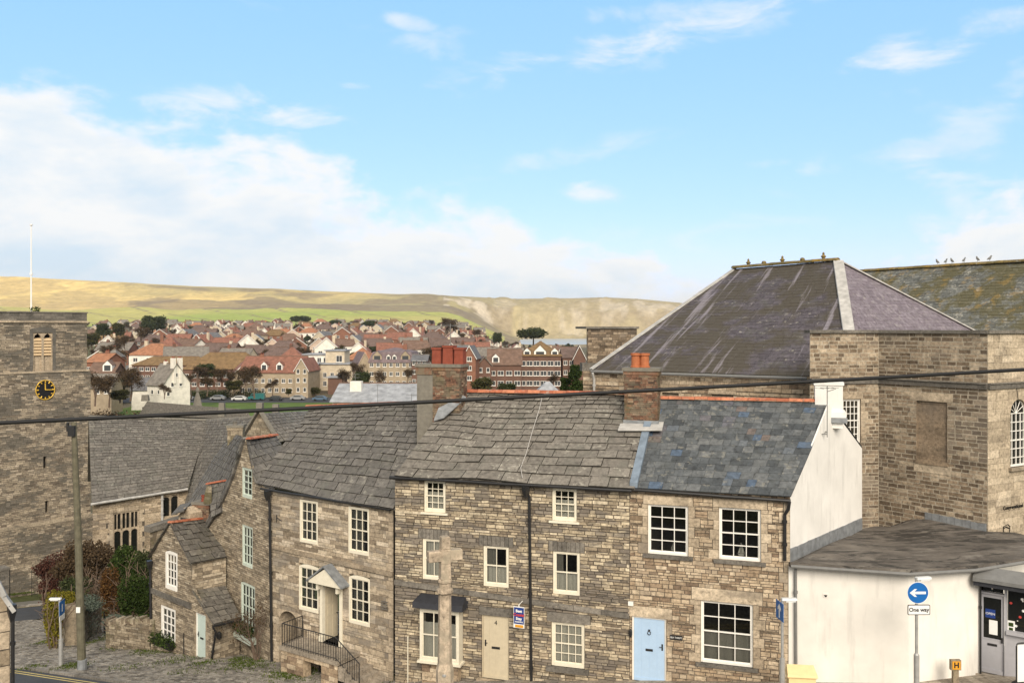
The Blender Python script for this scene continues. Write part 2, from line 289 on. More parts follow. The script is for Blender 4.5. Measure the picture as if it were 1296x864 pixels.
# ------------------------------------------------------------------ mesh helpers
class MB:
    def __init__(s): s.v = []; s.f = []; s.m = []; s.c = []
    def face(s, pts, m=0, c=None):
        n = len(s.v); s.v.extend([tuple(p) for p in pts]); s.f.append(tuple(range(n, n+len(pts)))); s.m.append(m); s.c.append(c or (.5, .5, .5))
    def hexa(s, b, t, m=0, c=None, skip=()):
        """b, t: four bottom and four top points in order"""
        n = len(s.v); s.v.extend([tuple(p) for p in b]); s.v.extend([tuple(p) for p in t])
        fs = [(3, 2, 1, 0), (4, 5, 6, 7), (0, 1, 5, 4), (1, 2, 6, 5), (2, 3, 7, 6), (3, 0, 4, 7)]
        for i, f in enumerate(fs):
            if i in skip: continue
            s.f.append(tuple(n+k for k in f)); s.m.append(m); s.c.append(c or (.5, .5, .5))
    def box(s, x0, x1, y0, y1, z0, z1, m=0, c=None):
        s.hexa([(x0, y0, z0), (x1, y0, z0), (x1, y1, z0), (x0, y1, z0)], [(x0, y0, z1), (x1, y0, z1), (x1, y1, z1), (x0, y1, z1)], m, c)
    def obox(s, o, ux, uy, x0, x1, y0, y1, z0, z1, m=0, c=None, tap=0):
        """box in a frame: origin o, horizontal unit vectors ux, uy"""
        g = lambda x, y, z: V((o[0]+ux[0]*x+uy[0]*y, o[1]+ux[1]*x+uy[1]*y, o[2]+z))
        s.hexa([g(x0, y0, z0), g(x1, y0, z0), g(x1, y1, z0), g(x0, y1, z0)], [g(x0+tap, y0+tap, z1), g(x1-tap, y0+tap, z1), g(x1-tap, y1-tap, z1), g(x0+tap, y1-tap, z1)], m, c)
    def tube(s, pts, r, n=6, m=0, c=None, cap=True):
        pts = [V(p) for p in pts]; rs = r if isinstance(r, (list, tuple)) else [r]*len(pts)
        rings = []
        for i, p in enumerate(pts):
            t = (pts[min(i+1, len(pts)-1)]-pts[max(i-1, 0)]).normalized()
            a = t.cross(V((0, 0, 1))) if abs(t.z) < .9 else t.cross(V((1, 0, 0)))
            a.normalize(); b = t.cross(a)
            k = len(s.v)
            for j in range(n):
                an = 2*math.pi*j/n; s.v.append(tuple(p+(a*math.cos(an)+b*math.sin(an))*rs[i]))
            rings.append(k)
        for i in range(len(rings)-1):
            for j in range(n):
                s.f.append((rings[i]+j, rings[i]+(j+1) % n, rings[i+1]+(j+1) % n, rings[i+1]+j)); s.m.append(m); s.c.append(c or (.5, .5, .5))
        if cap:
            for k in (rings[0], rings[-1]):
                s.f.append(tuple(k+j for j in range(n))); s.m.append(m); s.c.append(c or (.5, .5, .5))
    def lathe(s, o, prof, n=12, m=0, c=None):
        o = V(o); ks = []
        for r, z in prof:
            ks.append(len(s.v))
            for j in range(n):
                a = 2*math.pi*j/n; s.v.append((o.x+r*math.cos(a), o.y+r*math.sin(a), o.z+z))
        for i in range(len(ks)-1):
            for j in range(n):
                s.f.append((ks[i]+j, ks[i]+(j+1) % n, ks[i+1]+(j+1) % n, ks[i+1]+j)); s.m.append(m); s.c.append(c or (.5, .5, .5))
        for k in (ks[0], ks[-1]): s.f.append(tuple(k+j for j in range(n))); s.m.append(m); s.c.append(c or (.5, .5, .5))
    def ngon_prism(s, pts, off, m=0, c=None):
        """pts: planar polygon of 3D points, extruded by vector off"""
        off = V(off); p2 = [V(p)+off for p in pts]; n = len(pts)
        s.face(pts, m, c); s.face(list(reversed(p2)), m, c)
        for i in range(n):
            j = (i+1) % n; s.face([pts[i], p2[i], p2[j], pts[j]], m, c)
    def build(s, name, mats, parent=None, loc=None, smooth=False):
        if isinstance(mats, str): mats = [mats]
        me = bpy.data.meshes.new(name)
        if parent is not None: o0 = V(parent.get('_o', (0, 0, 0)))
        else: o0 = V(loc) if loc is not None else V((0, 0, 0))
        me.from_pydata([(a[0]-o0.x, a[1]-o0.y, a[2]-o0.z) for a in s.v], [], s.f)
        for x in mats: me.materials.append(M[x])
        me.polygons.foreach_set('material_index', s.m)
        at = me.attributes.new('col', 'FLOAT_COLOR', 'FACE')
        fl = []
        for c in s.c: fl.extend((c[0], c[1], c[2], 1.0))
        at.data.foreach_set('color', fl)
        if smooth: me.polygons.foreach_set('use_smooth', [True]*len(me.polygons))
        me.update()
        ob = bpy.data.objects.new(name, me); C.objects.link(ob)
        if parent is not None: ob.parent = parent; ob['_o'] = tuple(o0)
        else: ob.location = o0; ob['_o'] = tuple(o0)
        return ob
def tag(o, label, cat, group=None, kind=None):
    if label: o['label'] = label
    if cat: o['category'] = cat
    if group: o['group'] = group
    if kind: o['kind'] = kind
    return o
def thing(name, loc, label, cat, group=None):
    o = bpy.data.objects.new(name, None); C.objects.link(o); o.location = loc; o['_o'] = tuple(loc); o.empty_display_size = .5
    return tag(o, label, cat, group)
def struct(o): o['kind'] = 'structure'; return o
def dup(o, parent=None):
    c = o.copy(); C.objects.link(c); c.parent = parent
    for ch in list(o.children): dup(ch, c)
    return c
def rc(): return (R.random(), R.random(), R.random())
def P(px, py, Y): return V(((px-CX)/FX*Y, Y, CZ-(py-CY)/FX*Y))
def lerp(a, b, t): return a+(b-a)*t
def rn(a, b): return R.uniform(a, b)

# ------------------------------------------------------------------ terrain
def interp(tab, x):
    if x <= tab[0][0]: return tab[0][1]
    for (a, va), (b, vb) in zip(tab, tab[1:]):
        if x <= b: return va+(vb-va)*(x-a)/(b-a)
    return tab[-1][1]
def near(X, Y):
    yy = max(Y, 21)
    return CZ-12.5+(.06*min(X, 30) if X > 0 else .03*max(X, -60))-.2*(min(yy, 78)-30.9)-.42*math.exp(-((X+6.3)**2+(Y-31.3)**2*1.2)/(2*2.0**2))
RIDGE = [(-700, 346), (0, 350), (110, 355), (250, 362), (400, 368), (560, 374), (650, 378), (760, 376), (815, 379), (860, 383), (920, 392), (1000, 402), (1100, 420), (2000, 430)]
def T(X, Y):
    n = near(X, Y)
    if Y < 55: return n
    b = CX+X/Y*FX
    zr = (CY-interp(RIDGE, b))/FX*2600
    left = interp([(100, -22), (260, -21), (500, -15.5), (800, -7), (1200, 2), (1500, 13), (1800, 31), (2000, 46), (2250, zr*.62), (2420, zr*.90), (2600, zr), (3000, zr*.93), (4000, zr*.4), (9000, -10)], Y)
    cl_ = interp([(100, -22), (260, -21), (420, -23), (700, -25.5), (1300, -27.5), (1450, -28), (1500, -33), (2280, -33), (2360, -28), (2400, zr*.45), (2480, zr*.84), (2600, zr), (3000, zr*.93), (4000, 20), (4500, -33), (9000, -33)], Y)
    t = min(1, max(0, (b-560)/110)); t = t*t*(3-2*t)
    if b > 900: t = 1
    f = lerp(left, cl_, t)
    if Y > 1300 and f > -30:
        k = min(1, (Y-1300)/700)
        f += k*(mn.fractal(V((X*.0035, Y*.0035, 3)), 1, 2, 5)*13)*(1-max(0, 1-abs(Y-2600)/240)*.86)
        if t > .5 and 2330 < Y < 2560: f += mn.fractal(V((X*.013, Y*.013, 7)), 1, 2, 4)*11
    f = CZ+f
    if Y < 100: return lerp(n, f, (Y-55)/45.)
    return f
def G(px, py):
    """point of the near ground seen at a photo pixel"""
    Y = 20.
    for _ in range(400):
        p = P(px, py, Y)
        if p.z <= near(p.x, Y): break
        Y += .15
    return V((p.x, Y, near(p.x, Y)))
def hillcol(X, Y, z):
    b = CX+X/Y*FX; y = CY-(z-CZ)/Y*FX
    n = mn.fractal(V((X*.0016, Y*.0016, 1)), 1, 2, 5); n2 = mn.fractal(V((X*.006, Y*.005, 5)), 1, 2, 5); n3 = mn.fractal(V((X*.02, Y*.012, 9)), 1, 2, 3)
    grass = V((.19, .20, .05)); gold = V((.80, .60, .25)); olive = V((.42, .36, .185)); scrub = V((.25, .20, .14)); field = V((.36, .42, .11)); chalk = V((.55, .48, .37)); town = V((.13, .13, .07))
    if Y < 1150: c = town.lerp(V((.15, .125, .09)), min(1, max(0, .5+n2*1.5)))
    elif Y < 1930-(b-200)*.25 and b < 640:
        c = field.lerp(V((.50, .46, .16)), min(1, max(0, .4+n*1.8)))
        if abs((b*.55+Y*.11) % 47-23) < 1.1: c = scrub.copy()
    else:
        c = olive.lerp(gold, min(1, max(0, (420-b)/330+n*1.1)))  # tawny grass, brightened towards the left: sunlit slope painted into the ground colour
        s = (2100-Y)/150.
        w_ = min(1, max(0, (n2+.12)*5)) * (1 if Y < 2420 else .35)
        c = c.lerp(scrub, w_*(.75 if b > 160 else .35))
        if Y < 2130+n*120: c = c.lerp(scrub, .7 if b > 170 else .2)
        if b > 590 and Y > 2300:
            k = min(1, max(0, (b-590)/90)); ch = min(1, max(0, (n3*1.3+n2+.02)*2.2))*k*(1 if Y < 2520 else .0)*.75
            c = c.lerp(V((.40, .33, .22)), k*.6).lerp(chalk, ch)
        if 560 < b < 640 and 2250 < Y < 2430: c = c.lerp(chalk, min(1, max(0, (n3-.05)*5)))
    return c
ys = [-60, -30, -10, 0.5, 5, 10, 14, 18, 21, 23, 25]
y_ = 25.
while y_ < 9000:
    y_ *= 1.02 if not (1150 < y_ < 2700) else 1.0065
    ys.append(y_)
bs = [-2500, -1500, -900, -500, -250]+list(range(-120, 540, 5))+[540+i*2.5 for i in range(136)]+list(range(880, 1420, 8))+[1600, 2000, 2800, 4000]
mb = MB(); cols = []
for y in ys:
    for b in bs:
        yy = max(y, 60) if y < 60 else y
        X = (b-CX)/FX*yy; z = T(X, y) if y > 1 else near(X, 21)
        mb.v.append((X, y, z-.06)); cols.append(hillcol(X, max(y, 1), z) if y > 90 else V((.10, .11, .045)))
nb = len(bs)
for i in range(len(ys)-1):
    for j in range(nb-1):
        k = i*nb+j; mb.f.append((k, k+1, k+1+nb, k+nb)); mb.m.append(0)
        c = cols[k]; mb.c.append((c.x, c.y, c.z))
def terr():
    n_at = N.new('ShaderNodeAttribute'); n_at.attribute_name = 'land'; c = n_at.outputs['Color']; p = pos()
    c2 = mixc(.6, c, ramp(noi(p, .05, 9, .72), [(.3, .55), (.5, .95), (.7, 1.4)]), 'MULTIPLY')
    c2 = mixc(.4, c2, ramp(noi(p, 1.5, 5, .7), [(.3, .6), (.7, 1.3)]), 'MULTIPLY')
    return pr(c2, .95, spec=.1, bump=noi(p, .04, 9, .7), bs=.6, bd=6)
mat('terrain', terr)
g_ = mb.build('ground', ['terrain'], smooth=True); struct(g_)
at_c = g_.data.attributes.new('land', 'FLOAT_COLOR', 'POINT'); fl_ = []
for c in cols: fl_.extend((c.x, c.y, c.z, 1.0))
at_c.data.foreach_set('color', fl_)
def seam():
    p = pos(); return pr((.42, .44, .43), .35, bump=noi(p, .4, 5, .6), bs=.2, bd=.2)
mat('sea', seam)
mb = MB(); mb.face([(-9000, 700, -.5), (16000, 700, -.5), (30000, 40000, -.5), (-30000, 40000, -.5)])
struct(mb.build('sea', ['sea']))
# ------------------------------------------------------------------ walls, roofs, joinery
class Wall:
    """vertical wall plane in plan from a (left) to b (right) as seen from the camera"""
    def __init__(s, a, b):
        s.a = V((a[0], a[1])); d = V((b[0], b[1]))-s.a; s.L = d.length; s.u = d/s.L; s.n = V((s.u.y, -s.u.x))
    def pt(s, u, z, d=0): return V((s.a.x+s.u.x*u+s.n.x*d, s.a.y+s.u.y*u+s.n.y*d, z))
    def px(s, px, py):
        k = (px-CX)/FX; t = (s.a.y*k-s.a.x)/(s.u.x-k*s.u.y); Y = s.a.y+s.u.y*t
        return t, CZ-(py-CY)/FX*Y
    def poly(s, pts): return [s.px(*p) for p in pts]
    def rect(s, x0, x1, y0, y1):
        xm = (x0+x1)/2; return s.px(x0, y0)[0], s.px(x1, y0)[0], s.px(xm, y1)[1], s.px(xm, y0)[1]   # u0,u1,z0,z1
    def box(s, mb, u0, u1, z0, z1, d0, d1, m=0, c=None):
        g = s.pt
        mb.hexa([g(u0, z0, d1), g(u1, z0, d1), g(u1, z0, d0), g(u0, z0, d0)], [g(u0, z1, d1), g(u1, z1, d1), g(u1, z1, d0), g(u0, z1, d0)], m, c)
    def quad(s, mb, p, d0, d1, m=0, c=None):
        """p: polygon in (u,z), extruded between offsets d0 (back) and d1 (front)"""
        f = [s.pt(u, z, d1) for u, z in p]; off = s.pt(0, 0, d0)-s.pt(0, 0, d1); mb.ngon_prism(f, off, m, c)
def wallpp(xa, Ya, xb, Yb): return Wall(((xa-CX)/FX*Ya, Ya), ((xb-CX)/FX*Yb, Yb))
def spans(poly, z):
    xs = []
    n = len(poly)
    for i in range(n):
        (u0, z0), (u1, z1) = poly[i], poly[(i+1) % n]
        if (z0 <= z < z1) or (z1 <= z < z0): xs.append(u0+(u1-u0)*(z-z0)/(z1-z0))
    xs.sort(); return [(xs[i], xs[i+1]) for i in range(0, len(xs)-1, 2)]
def stone_wall(mb, W, poly, holes=(), ch=(.10, .17), ln=(.2, .5), gap=.014, prot=(.006, .03), mi=0, mm=1, reveal=.16, blocks=(), jit=.006, back=0.0, cfun=None):
    """coursed rubble: every stone a small block proud of the mortar; holes and dressed blocks are left out"""
    zs = [p[1] for p in poly]; z0, z1 = min(zs), max(zs)
    brk = sorted({round(x, 3) for h in list(holes)+list(blocks) for x in (h[2], h[3]) if z0 < x < z1} | {z0, z1} | {p[1] for p in poly})
    ed = []
    for a, b in zip(brk, brk[1:]):
        z = a
        if b-a < 1e-4: continue
        hs = []; tot = 0
        while tot < b-a:
            h = rn(*ch); hs.append(h); tot += h
        if len(hs) > 1 and tot-(b-a) > hs[-1]*.5: tot -= hs.pop()
        k = (b-a)/tot
        for h in hs: ed.append((z, z+h*k)); z += h*k
    for za, zb in ed:
        e = (zb-za)*.02
        A, B = spans(poly, za+e), spans(poly, zb-e)
        if len(A) != len(B): B = A = spans(poly, (za+zb)/2)
        zm = (za+zb)/2; cut = [(h[0], h[1]) for h in list(holes)+list(blocks) if h[2] < zm < h[3]]
        hcut = [(h[0], h[1]) for h in holes if h[2] < zm < h[3]]
        for (la, ra), (lb, rb) in zip(A, B):
            def sub(iv, cs):
                out = [iv]
                for c0, c1 in cs:
                    o2 = []
                    for x0, x1 in out:
                        if c1 <= x0 or c0 >= x1: o2.append((x0, x1)); continue
                        if c0 > x0: o2.append((x0, c0))
                        if c1 < x1: o2.append((c1, x1))
                    out = o2
                return out
            lo, hi = min(la, lb), max(ra, rb)
            for x0, x1 in sub((lo, hi), hcut):
                q = [W.pt(max(x0, la), za, back), W.pt(min(x1, ra), za, back), W.pt(min(x1, rb), zb, back), W.pt(max(x0, lb), zb, back)]
                mb.face(q, mm, (.5, .5, .5))
            for x0, x1 in sub((lo, hi), cut):
                u = x0-rn(0, ln[0])
                while u < x1:
                    l = rn(*ln)*(1.25 if R.random() < .12 else 1); ue = u+l
                    if x1-ue < ln[0]*.45: ue = x1
                    s0, s1 = max(u, x0)+gap/2, min(ue, x1)-gap/2; u = ue
                    if s1-s0 < .025: continue
                    p = rn(*prot); j = lambda: rn(-jit, jit)
                    b0, b1, t0, t1 = max(s0, la), min(s1, ra), max(s0, lb), min(s1, rb)
                    if b1-b0 < .01 and t1-t0 < .01: continue
                    if b1 < b0: b0 = b1 = (b0+b1)/2
                    if t1 < t0: t0 = t1 = (t0+t1)/2
                    zl, zh = za+gap/2, zb-gap/2
                    F_ = [W.pt(b0+j(), zl+j(), back+p), W.pt(b1+j(), zl+j(), back+p), W.pt(t1+j(), zh+j(), back+p), W.pt(t0+j(), zh+j(), back+p)]
                    K = [W.pt(b0, zl, back-.01), W.pt(b1, zl, back-.01), W.pt(t1, zh, back-.01), W.pt(t0, zh, back-.01)]
                    c = cfun() if cfun else rc()
                    n = len(mb.v); mb.v.extend([tuple(x) for x in F_+K])
                    for f in ((0, 1, 2, 3), (4, 5, 1, 0), (5, 6, 2, 1), (6, 7, 3, 2), (7, 4, 0, 3)):
                        mb.f.append(tuple(n+k for k in f)); mb.m.append(mi); mb.c.append(c)
    for h in holes:
        u0, u1, a, b = h[:4]
        for p in (((u0, a), (u0, b)), ((u1, a), (u1, b)), ((u0, b), (u1, b)), ((u0, a), (u1, a))):
            (ua, zA), (ub, zB) = p
            mb.face([W.pt(ua, zA, back+.012), W.pt(ub, zB, back+.012), W.pt(ub, zB, back-reveal), W.pt(ua, zA, back-reveal)], mi, (.5, .4, .5))
def dressed(mb, W, blocks, m=0, d=.022, gap=.008):
    for b in blocks:
        W.box(mb, b[0]+gap, b[1]-gap, b[2]+gap, b[3]-gap, -.02, d+rn(-.006, .008), m, (rn(.2, 1), rn(.2, .8), R.random()))
def quoins(h, wid=(.16, .30), hh=(.24, .34), sides='lr'):
    """alternating dressed blocks up both sides of an opening"""
    out = []
    for sd in sides:
        z = h[2]; k = R.randint(0, 1)
        while z < h[3]-.02:
            z2 = min(h[3], z+rn(*hh)); 
            if h[3]-z2 < .12: z2 = h[3]
            w_ = wid[k % 2]*rn(.85, 1.15); k += 1
            out.append((h[0]-w_, h[0], z, z2) if sd == 'l' else (h[1], h[1]+w_, z, z2)); z = z2
    return out
def voussoirs(h, hgt, n, over=.12):
    """flat arch of upright stones above an opening"""
    u0, u1 = h[0]-over, h[1]+over; w_ = (u1-u0)/n
    return [(u0+i*w_, u0+(i+1)*w_, h[3], h[3]+hgt) for i in range(n)]
def lint(h, hgt, over=.15, over2=None): return [(h[0]-over, h[1]+(over2 if over2 is not None else over), h[3], h[3]+hgt)]

def tiles(mb, EL, ER, RL, RR, n, k=1.8, tw=(.5, .28), th=.03, jit=.4, sag=.0, sagf=.35, m=0, mu=1, lift=.0, slant=0.0, cf=None):
    """stone or slate courses over the quad eave-left, eave-right, ridge-right, ridge-left"""
    EL, ER, RL, RR = V(EL), V(ER), V(RL), V(RR)
    Nn = (ER-EL).cross(RL-EL).normalized()
    if Nn.z < 0: Nn = -Nn
    ex = [lerp(k, 1, i/max(1, n-1)) for i in range(n)]; tot = sum(ex); vb = [0]
    for e in ex: vb.append(vb[-1]+e/tot)
    eu = (ER-EL).normalized(); O = EL
    def S_(p):
        return p+V((0, 0, 1))*(mn.noise(p*sagf)*sag) if sag else p
    def ends(v): return EL.lerp(RL, v), ER.lerp(RR, v)
    # underlay
    prev = None
    for i in range(n+1):
        a, b = ends(min(1, vb[i])); row = [S_(a.lerp(b, t/12)) - Nn*.02 for t in range(13)]
        if prev:
            for t in range(12): mb.face([prev[t], prev[t+1], row[t+1], row[t]], mu, (.3, .5, .5))
        prev = row
    for i in range(n):
        v0, v1 = vb[i], min(1, vb[i+1]+(vb[i+1]-vb[i])*.25)
        A0, B0 = ends(v0); A1, B1 = ends(v1); w0 = (B0-A0).length; w1 = (B1-A1).length
        sa, sb = (A0-O).dot(eu), (B0-O).dot(eu); sa1, sb1 = (A1-O).dot(eu), (B1-O).dot(eu)
        tl, tr = lerp(tw[0], tw[1], v0)*.7, lerp(tw[0], tw[1], v0)*1.3
        s = sa-rn(0, tl)
        while s < sb:
            l = rn(tl, tr); e = s+l
            if sb-e < tl*.4: e = sb
            def at(x, A, B, s0, s1):
                return A.lerp(B, min(1, max(0, (x-s0)/max(1e-6, s1-s0))))
            g = (.010+.006*R.random()) if th > .02 else .005
            x0, x1 = max(s, sa), min(e, sb)
            if (sb1-sa1) > .05*(sb-sa) and abs(w1-w0) > .08*w0:      # tapering face (hip): keep the joints square to the eave
                y0, y1 = min(max(x0, sa1), sb1), min(max(x1, sa1), sb1)
            else:                                                     # skewed face: follow the edges
                y0 = sa1+(x0-sa)/(sb-sa)*(sb1-sa1); y1 = sa1+(x1-sa)/(sb-sa)*(sb1-sa1)
            s = e
            if x1-x0 < .02: continue
            t = th*rn(1-jit, 1+jit); dz = rn(-.2, .2)*th*jit; dl = rn(-.06, .06)*(vb[i+1]-vb[i])*jit
            p0, p1 = S_(at(x0+g, A0, B0, sa, sb)), S_(at(x1-g, A0, B0, sa, sb)); q0, q1 = S_(at(y0+g, A1, B1, sa1, sb1)), S_(at(y1-g, A1, B1, sa1, sb1))
            dn = (p0-q0)*dl
            lo = lift+th*.55
            b = [p0+dn+Nn*(lo+dz), p1+dn+Nn*(lo-dz), q1+Nn*lift*.2, q0+Nn*lift*.2]
            tt = [p0+dn+Nn*(lo+dz+t), p1+dn+Nn*(lo-dz+t), q1+Nn*(lift*.2+t*.5), q0+Nn*(lift*.2+t*.5)]
            cc_ = cf() if cf else (rn(.22, .85) if R.random() > .05 else rn(.1, 1), R.random(), R.random()); mb.hexa(b, tt, m, cc_, skip=(0, 2, 3, 4, 5)); mb.hexa(b, tt, m, (0, 0, 0), skip=(0, 1, 3, 4, 5)) if th > .02 else mb.hexa(b, tt, m, cc_, skip=(0, 1, 3, 4, 5)); mb.face([b[0], b[3], tt[3], tt[0]], m, (0, 0, 0)); mb.face([b[1], tt[1], tt[2], b[2]], m, (0, 0, 0))  # thick tiles: lower edges darkened in colour to draw each course's shadow line
def sheet(mb, pts, th, m=0, c=None):
    """sloping slab of thickness th below pts"""
    pts = [V(p) for p in pts]; mb.ngon_prism(pts, V((0, 0, -th)), m, c)
def ridge_tiles(mb, A, B, r=.13, seg=.42, m=0, sag=0):
    A, B = V(A), V(B); Ln = (B-A).length; n = max(1, int(Ln/seg)); t = (B-A).normalized(); side = t.cross(V((0, 0, 1))).normalized(); up = side.cross(t)
    for i in range(n):
        a = A+(B-A)*(i/n)+t*.006; b = A+(B-A)*((i+1)/n)-t*.006; dz = rn(-.008, .008); c = rc(); k = len(mb.v); q = 7
        for p, rr in ((a, r*1.04), (b, r)):
            for j in range(q):
                an = math.pi*(j/(q-1)); mb.v.append(tuple(p+side*math.cos(an)*rr*1.1+up*(math.sin(an)*rr*.85-.03+dz)))
        for j in range(q-1): mb.f.append((k+j, k+j+1, k+q+j+1, k+q+j)); mb.m.append(m); mb.c.append(c)
        for kk in (k, k+q): mb.f.append(tuple(kk+j for j in range(q))); mb.m.append(m); mb.c.append(c)

def arch_pts(u0, u1, zs, rise, n=8):
    """points along a segmental arch from right to left"""
    um = (u0+u1)/2; hw = (u1-u0)/2
    if rise < 1e-4: return [(u1, zs), (u0, zs)]
    if rise >= hw*.99: return [(um+hw*math.cos(math.pi*i/n), zs+rise*math.sin(math.pi*i/n)) for i in range(n+1)]
    Rr = (hw*hw+rise*rise)/(2*rise); a0 = math.asin(hw/Rr)
    return [(um+Rr*math.sin(a0-2*a0*i/n), zs+rise-Rr+Rr*math.cos(a0-2*a0*i/n)) for i in range(n+1)]
def window(par, W, h, cols=3, rows=4, fm='cream_paint', setb=.06, fw=.07, bar=.022, curtain=None, sill=None, rise=0, casement=False, label=None, glass='glass', meet=True):
    """sash window in the opening h=(u0,u1,z0,z1): frame > pane, curtain, sill"""
    u0, u1, z0, z1 = h[:4]; mb = MB()
    zt = z1-rise; d0, d1 = -setb-.08, -setb
    W.box(mb, u0, u0+fw, z0, zt, d0, d1); W.box(mb, u1-fw, u1, z0, zt, d0, d1)
    W.box(mb, u0+fw, u1-fw, z0, z0+fw*1.25, d0, d1+.012)
    if rise:
        top = arch_pts(u0, u1, zt, rise); W.quad(mb, [(u1, zt-.002), ]+top+[(u0, zt-.002), (u0+fw, zt-.03), (u1-fw, zt-.03)][:], d0, d1+.004)
    else: W.box(mb, u0+fw, u1-fw, z1-fw*.8, z1, d0, d1)
    a, b = u0+fw, u1-fw; lo, hi = z0+fw*1.25, zt-(fw*.8 if not rise else .03); mid = (lo+hi)/2 if meet else None
    # sash stiles and the meeting rail
    sw = .035
    for (p, q_, dd) in (((lo, mid+.02, -.045) if meet else (lo, hi, -.03)), (mid-.02, hi, -.02)) if meet else ((lo, hi, -.03),):
        W.box(mb, a, a+sw, p, q_, d1+dd-.035, d1+dd); W.box(mb, b-sw, b, p, q_, d1+dd-.035, d1+dd)
        W.box(mb, a+sw, b-sw, p, p+sw*1.2, d1+dd-.035, d1+dd); W.box(mb, a+sw, b-sw, q_-sw, q_, d1+dd-.035, d1+dd)
    for i in range(1, cols):
        u = a+(b-a)*i/cols; W.box(mb, u-bar/2, u+bar/2, lo+.03, hi-.03, d1-.075, d1-.022)
    rr = rows if isinstance(rows, (list, tuple)) else (rows//2, rows-rows//2)
    if meet:
        for (p, q_), k in (((mid, hi), rr[0]), ((lo, mid), rr[1])):
            for i in range(1, k):
                z = p+(q_-p)*i/k; W.box(mb, a+.03, b-.03, z-bar/2, z+bar/2, d1-.073, d1-.024)
    else:
        k = rows if isinstance(rows, int) else sum(rows)
        for i in range(1, k):
            z = lo+(hi-lo)*i/k; W.box(mb, a+.03, b-.03, z-bar/2, z+bar/2, d1-.073, d1-.024)
    fo = mb.build('window', fm, par)
    if label: fo['label'] = label
    g = MB(); g.face([W.pt(a, lo, d1-.058), W.pt(b, lo, d1-.058), W.pt(b, hi, d1-.058), W.pt(a, hi, d1-.058)]); g.build('pane', glass, fo)
    if curtain:
        for cs in curtain:                                            # (fraction left, right, bottom, top, material)
            fl, fr, fb, ft, cmt = cs; cb = MB(); n = 28; ua, ub = lerp(a, b, fl), lerp(a, b, fr); za, zb = lerp(lo, hi, fb), lerp(lo, hi, ft); k0 = len(cb.v); ph = rn(0, 6)
            for i in range(n+1):
                u = lerp(ua, ub, i/n); dd = d1-.17+.022*math.sin(i*1.15+ph)+rn(-.006, .006)
                cb.v.append(tuple(W.pt(u, za, dd))); cb.v.append(tuple(W.pt(u, zb, dd*.6+(d1-.17)*.4)))
            for i in range(n): cb.f.append((2*i, 2*i+2, 2*i+3, 2*i+1)); cb.m.append(0); cb.c.append(rc())
            cb.build('curtain', cmt, fo)
    if sill:
        sm, proj, ov, th = sill; sb = MB(); W.box(sb, u0-ov, u1+ov, z0-th, z0, -setb-.05, proj, 0, (.3, .4, .5)); sb.build('sill', sm, fo)
    return fo
def downpipe(par, pts, r=.045, hop=True, m='black_iron', brk=2.0):
    mb = MB(); mb.tube(pts, r, 8)
    a, b = V(pts[-2]), V(pts[-1]); n = max(2, int((a-b).length/brk))
    for i in range(n):
        p = a.lerp(b, (i+.3)/n); mb.lathe(p-V((0, 0, .04)), [(r*1.45, 0), (r*1.45, .08)], 8)
    if hop: mb.lathe(V(pts[0])-V((0, 0, .02)), [(r*1.1, -.26), (r*2.6, -.05), (r*2.9, .12), (r*2.9, .14)], 4)
    return mb.build('downpipe', m, par)
def gutter(par, A, B, r=.06, m='black_iron'):
    mb = MB(); A, B = V(A), V(B); n = 8; pts = [A.lerp(B, i/n)+V((0, 0, rn(-.01, .01))) for i in range(n+1)]; mb.tube(pts, r, 8)
    return mb.build('gutter', m, par)
def text_mesh(name, s, size, m, par, org, ux, uz, bold=0.0, align='CENTER', depth=.004):
    cu = bpy.data.curves.new(name, 'FONT'); cu.body = s; cu.size = size; cu.align_x = align; cu.align_y = 'CENTER'; cu.extrude = depth; cu.offset = bold; cu.resolution_u = 3
    to = bpy.data.objects.new(name, cu); C.objects.link(to); bpy.context.view_layer.update()
    me = bpy.data.meshes.new_from_object(to.evaluated_get(bpy.context.evaluated_depsgraph_get())); bpy.data.objects.remove(to)
    ux, uz = V(ux).normalized(), V(uz).normalized(); un = ux.cross(uz)
    mt = Matrix((ux, uz, un)).transposed().to_4x4(); mt.translation = V(org)-V(par.get('_o', (0, 0, 0))); me.transform(mt); me.materials.clear(); me.materials.append(M[m])
    o = bpy.data.objects.new(name, me); C.objects.link(o); o.parent = par; o['_o'] = par.get('_o', (0, 0, 0)); return o
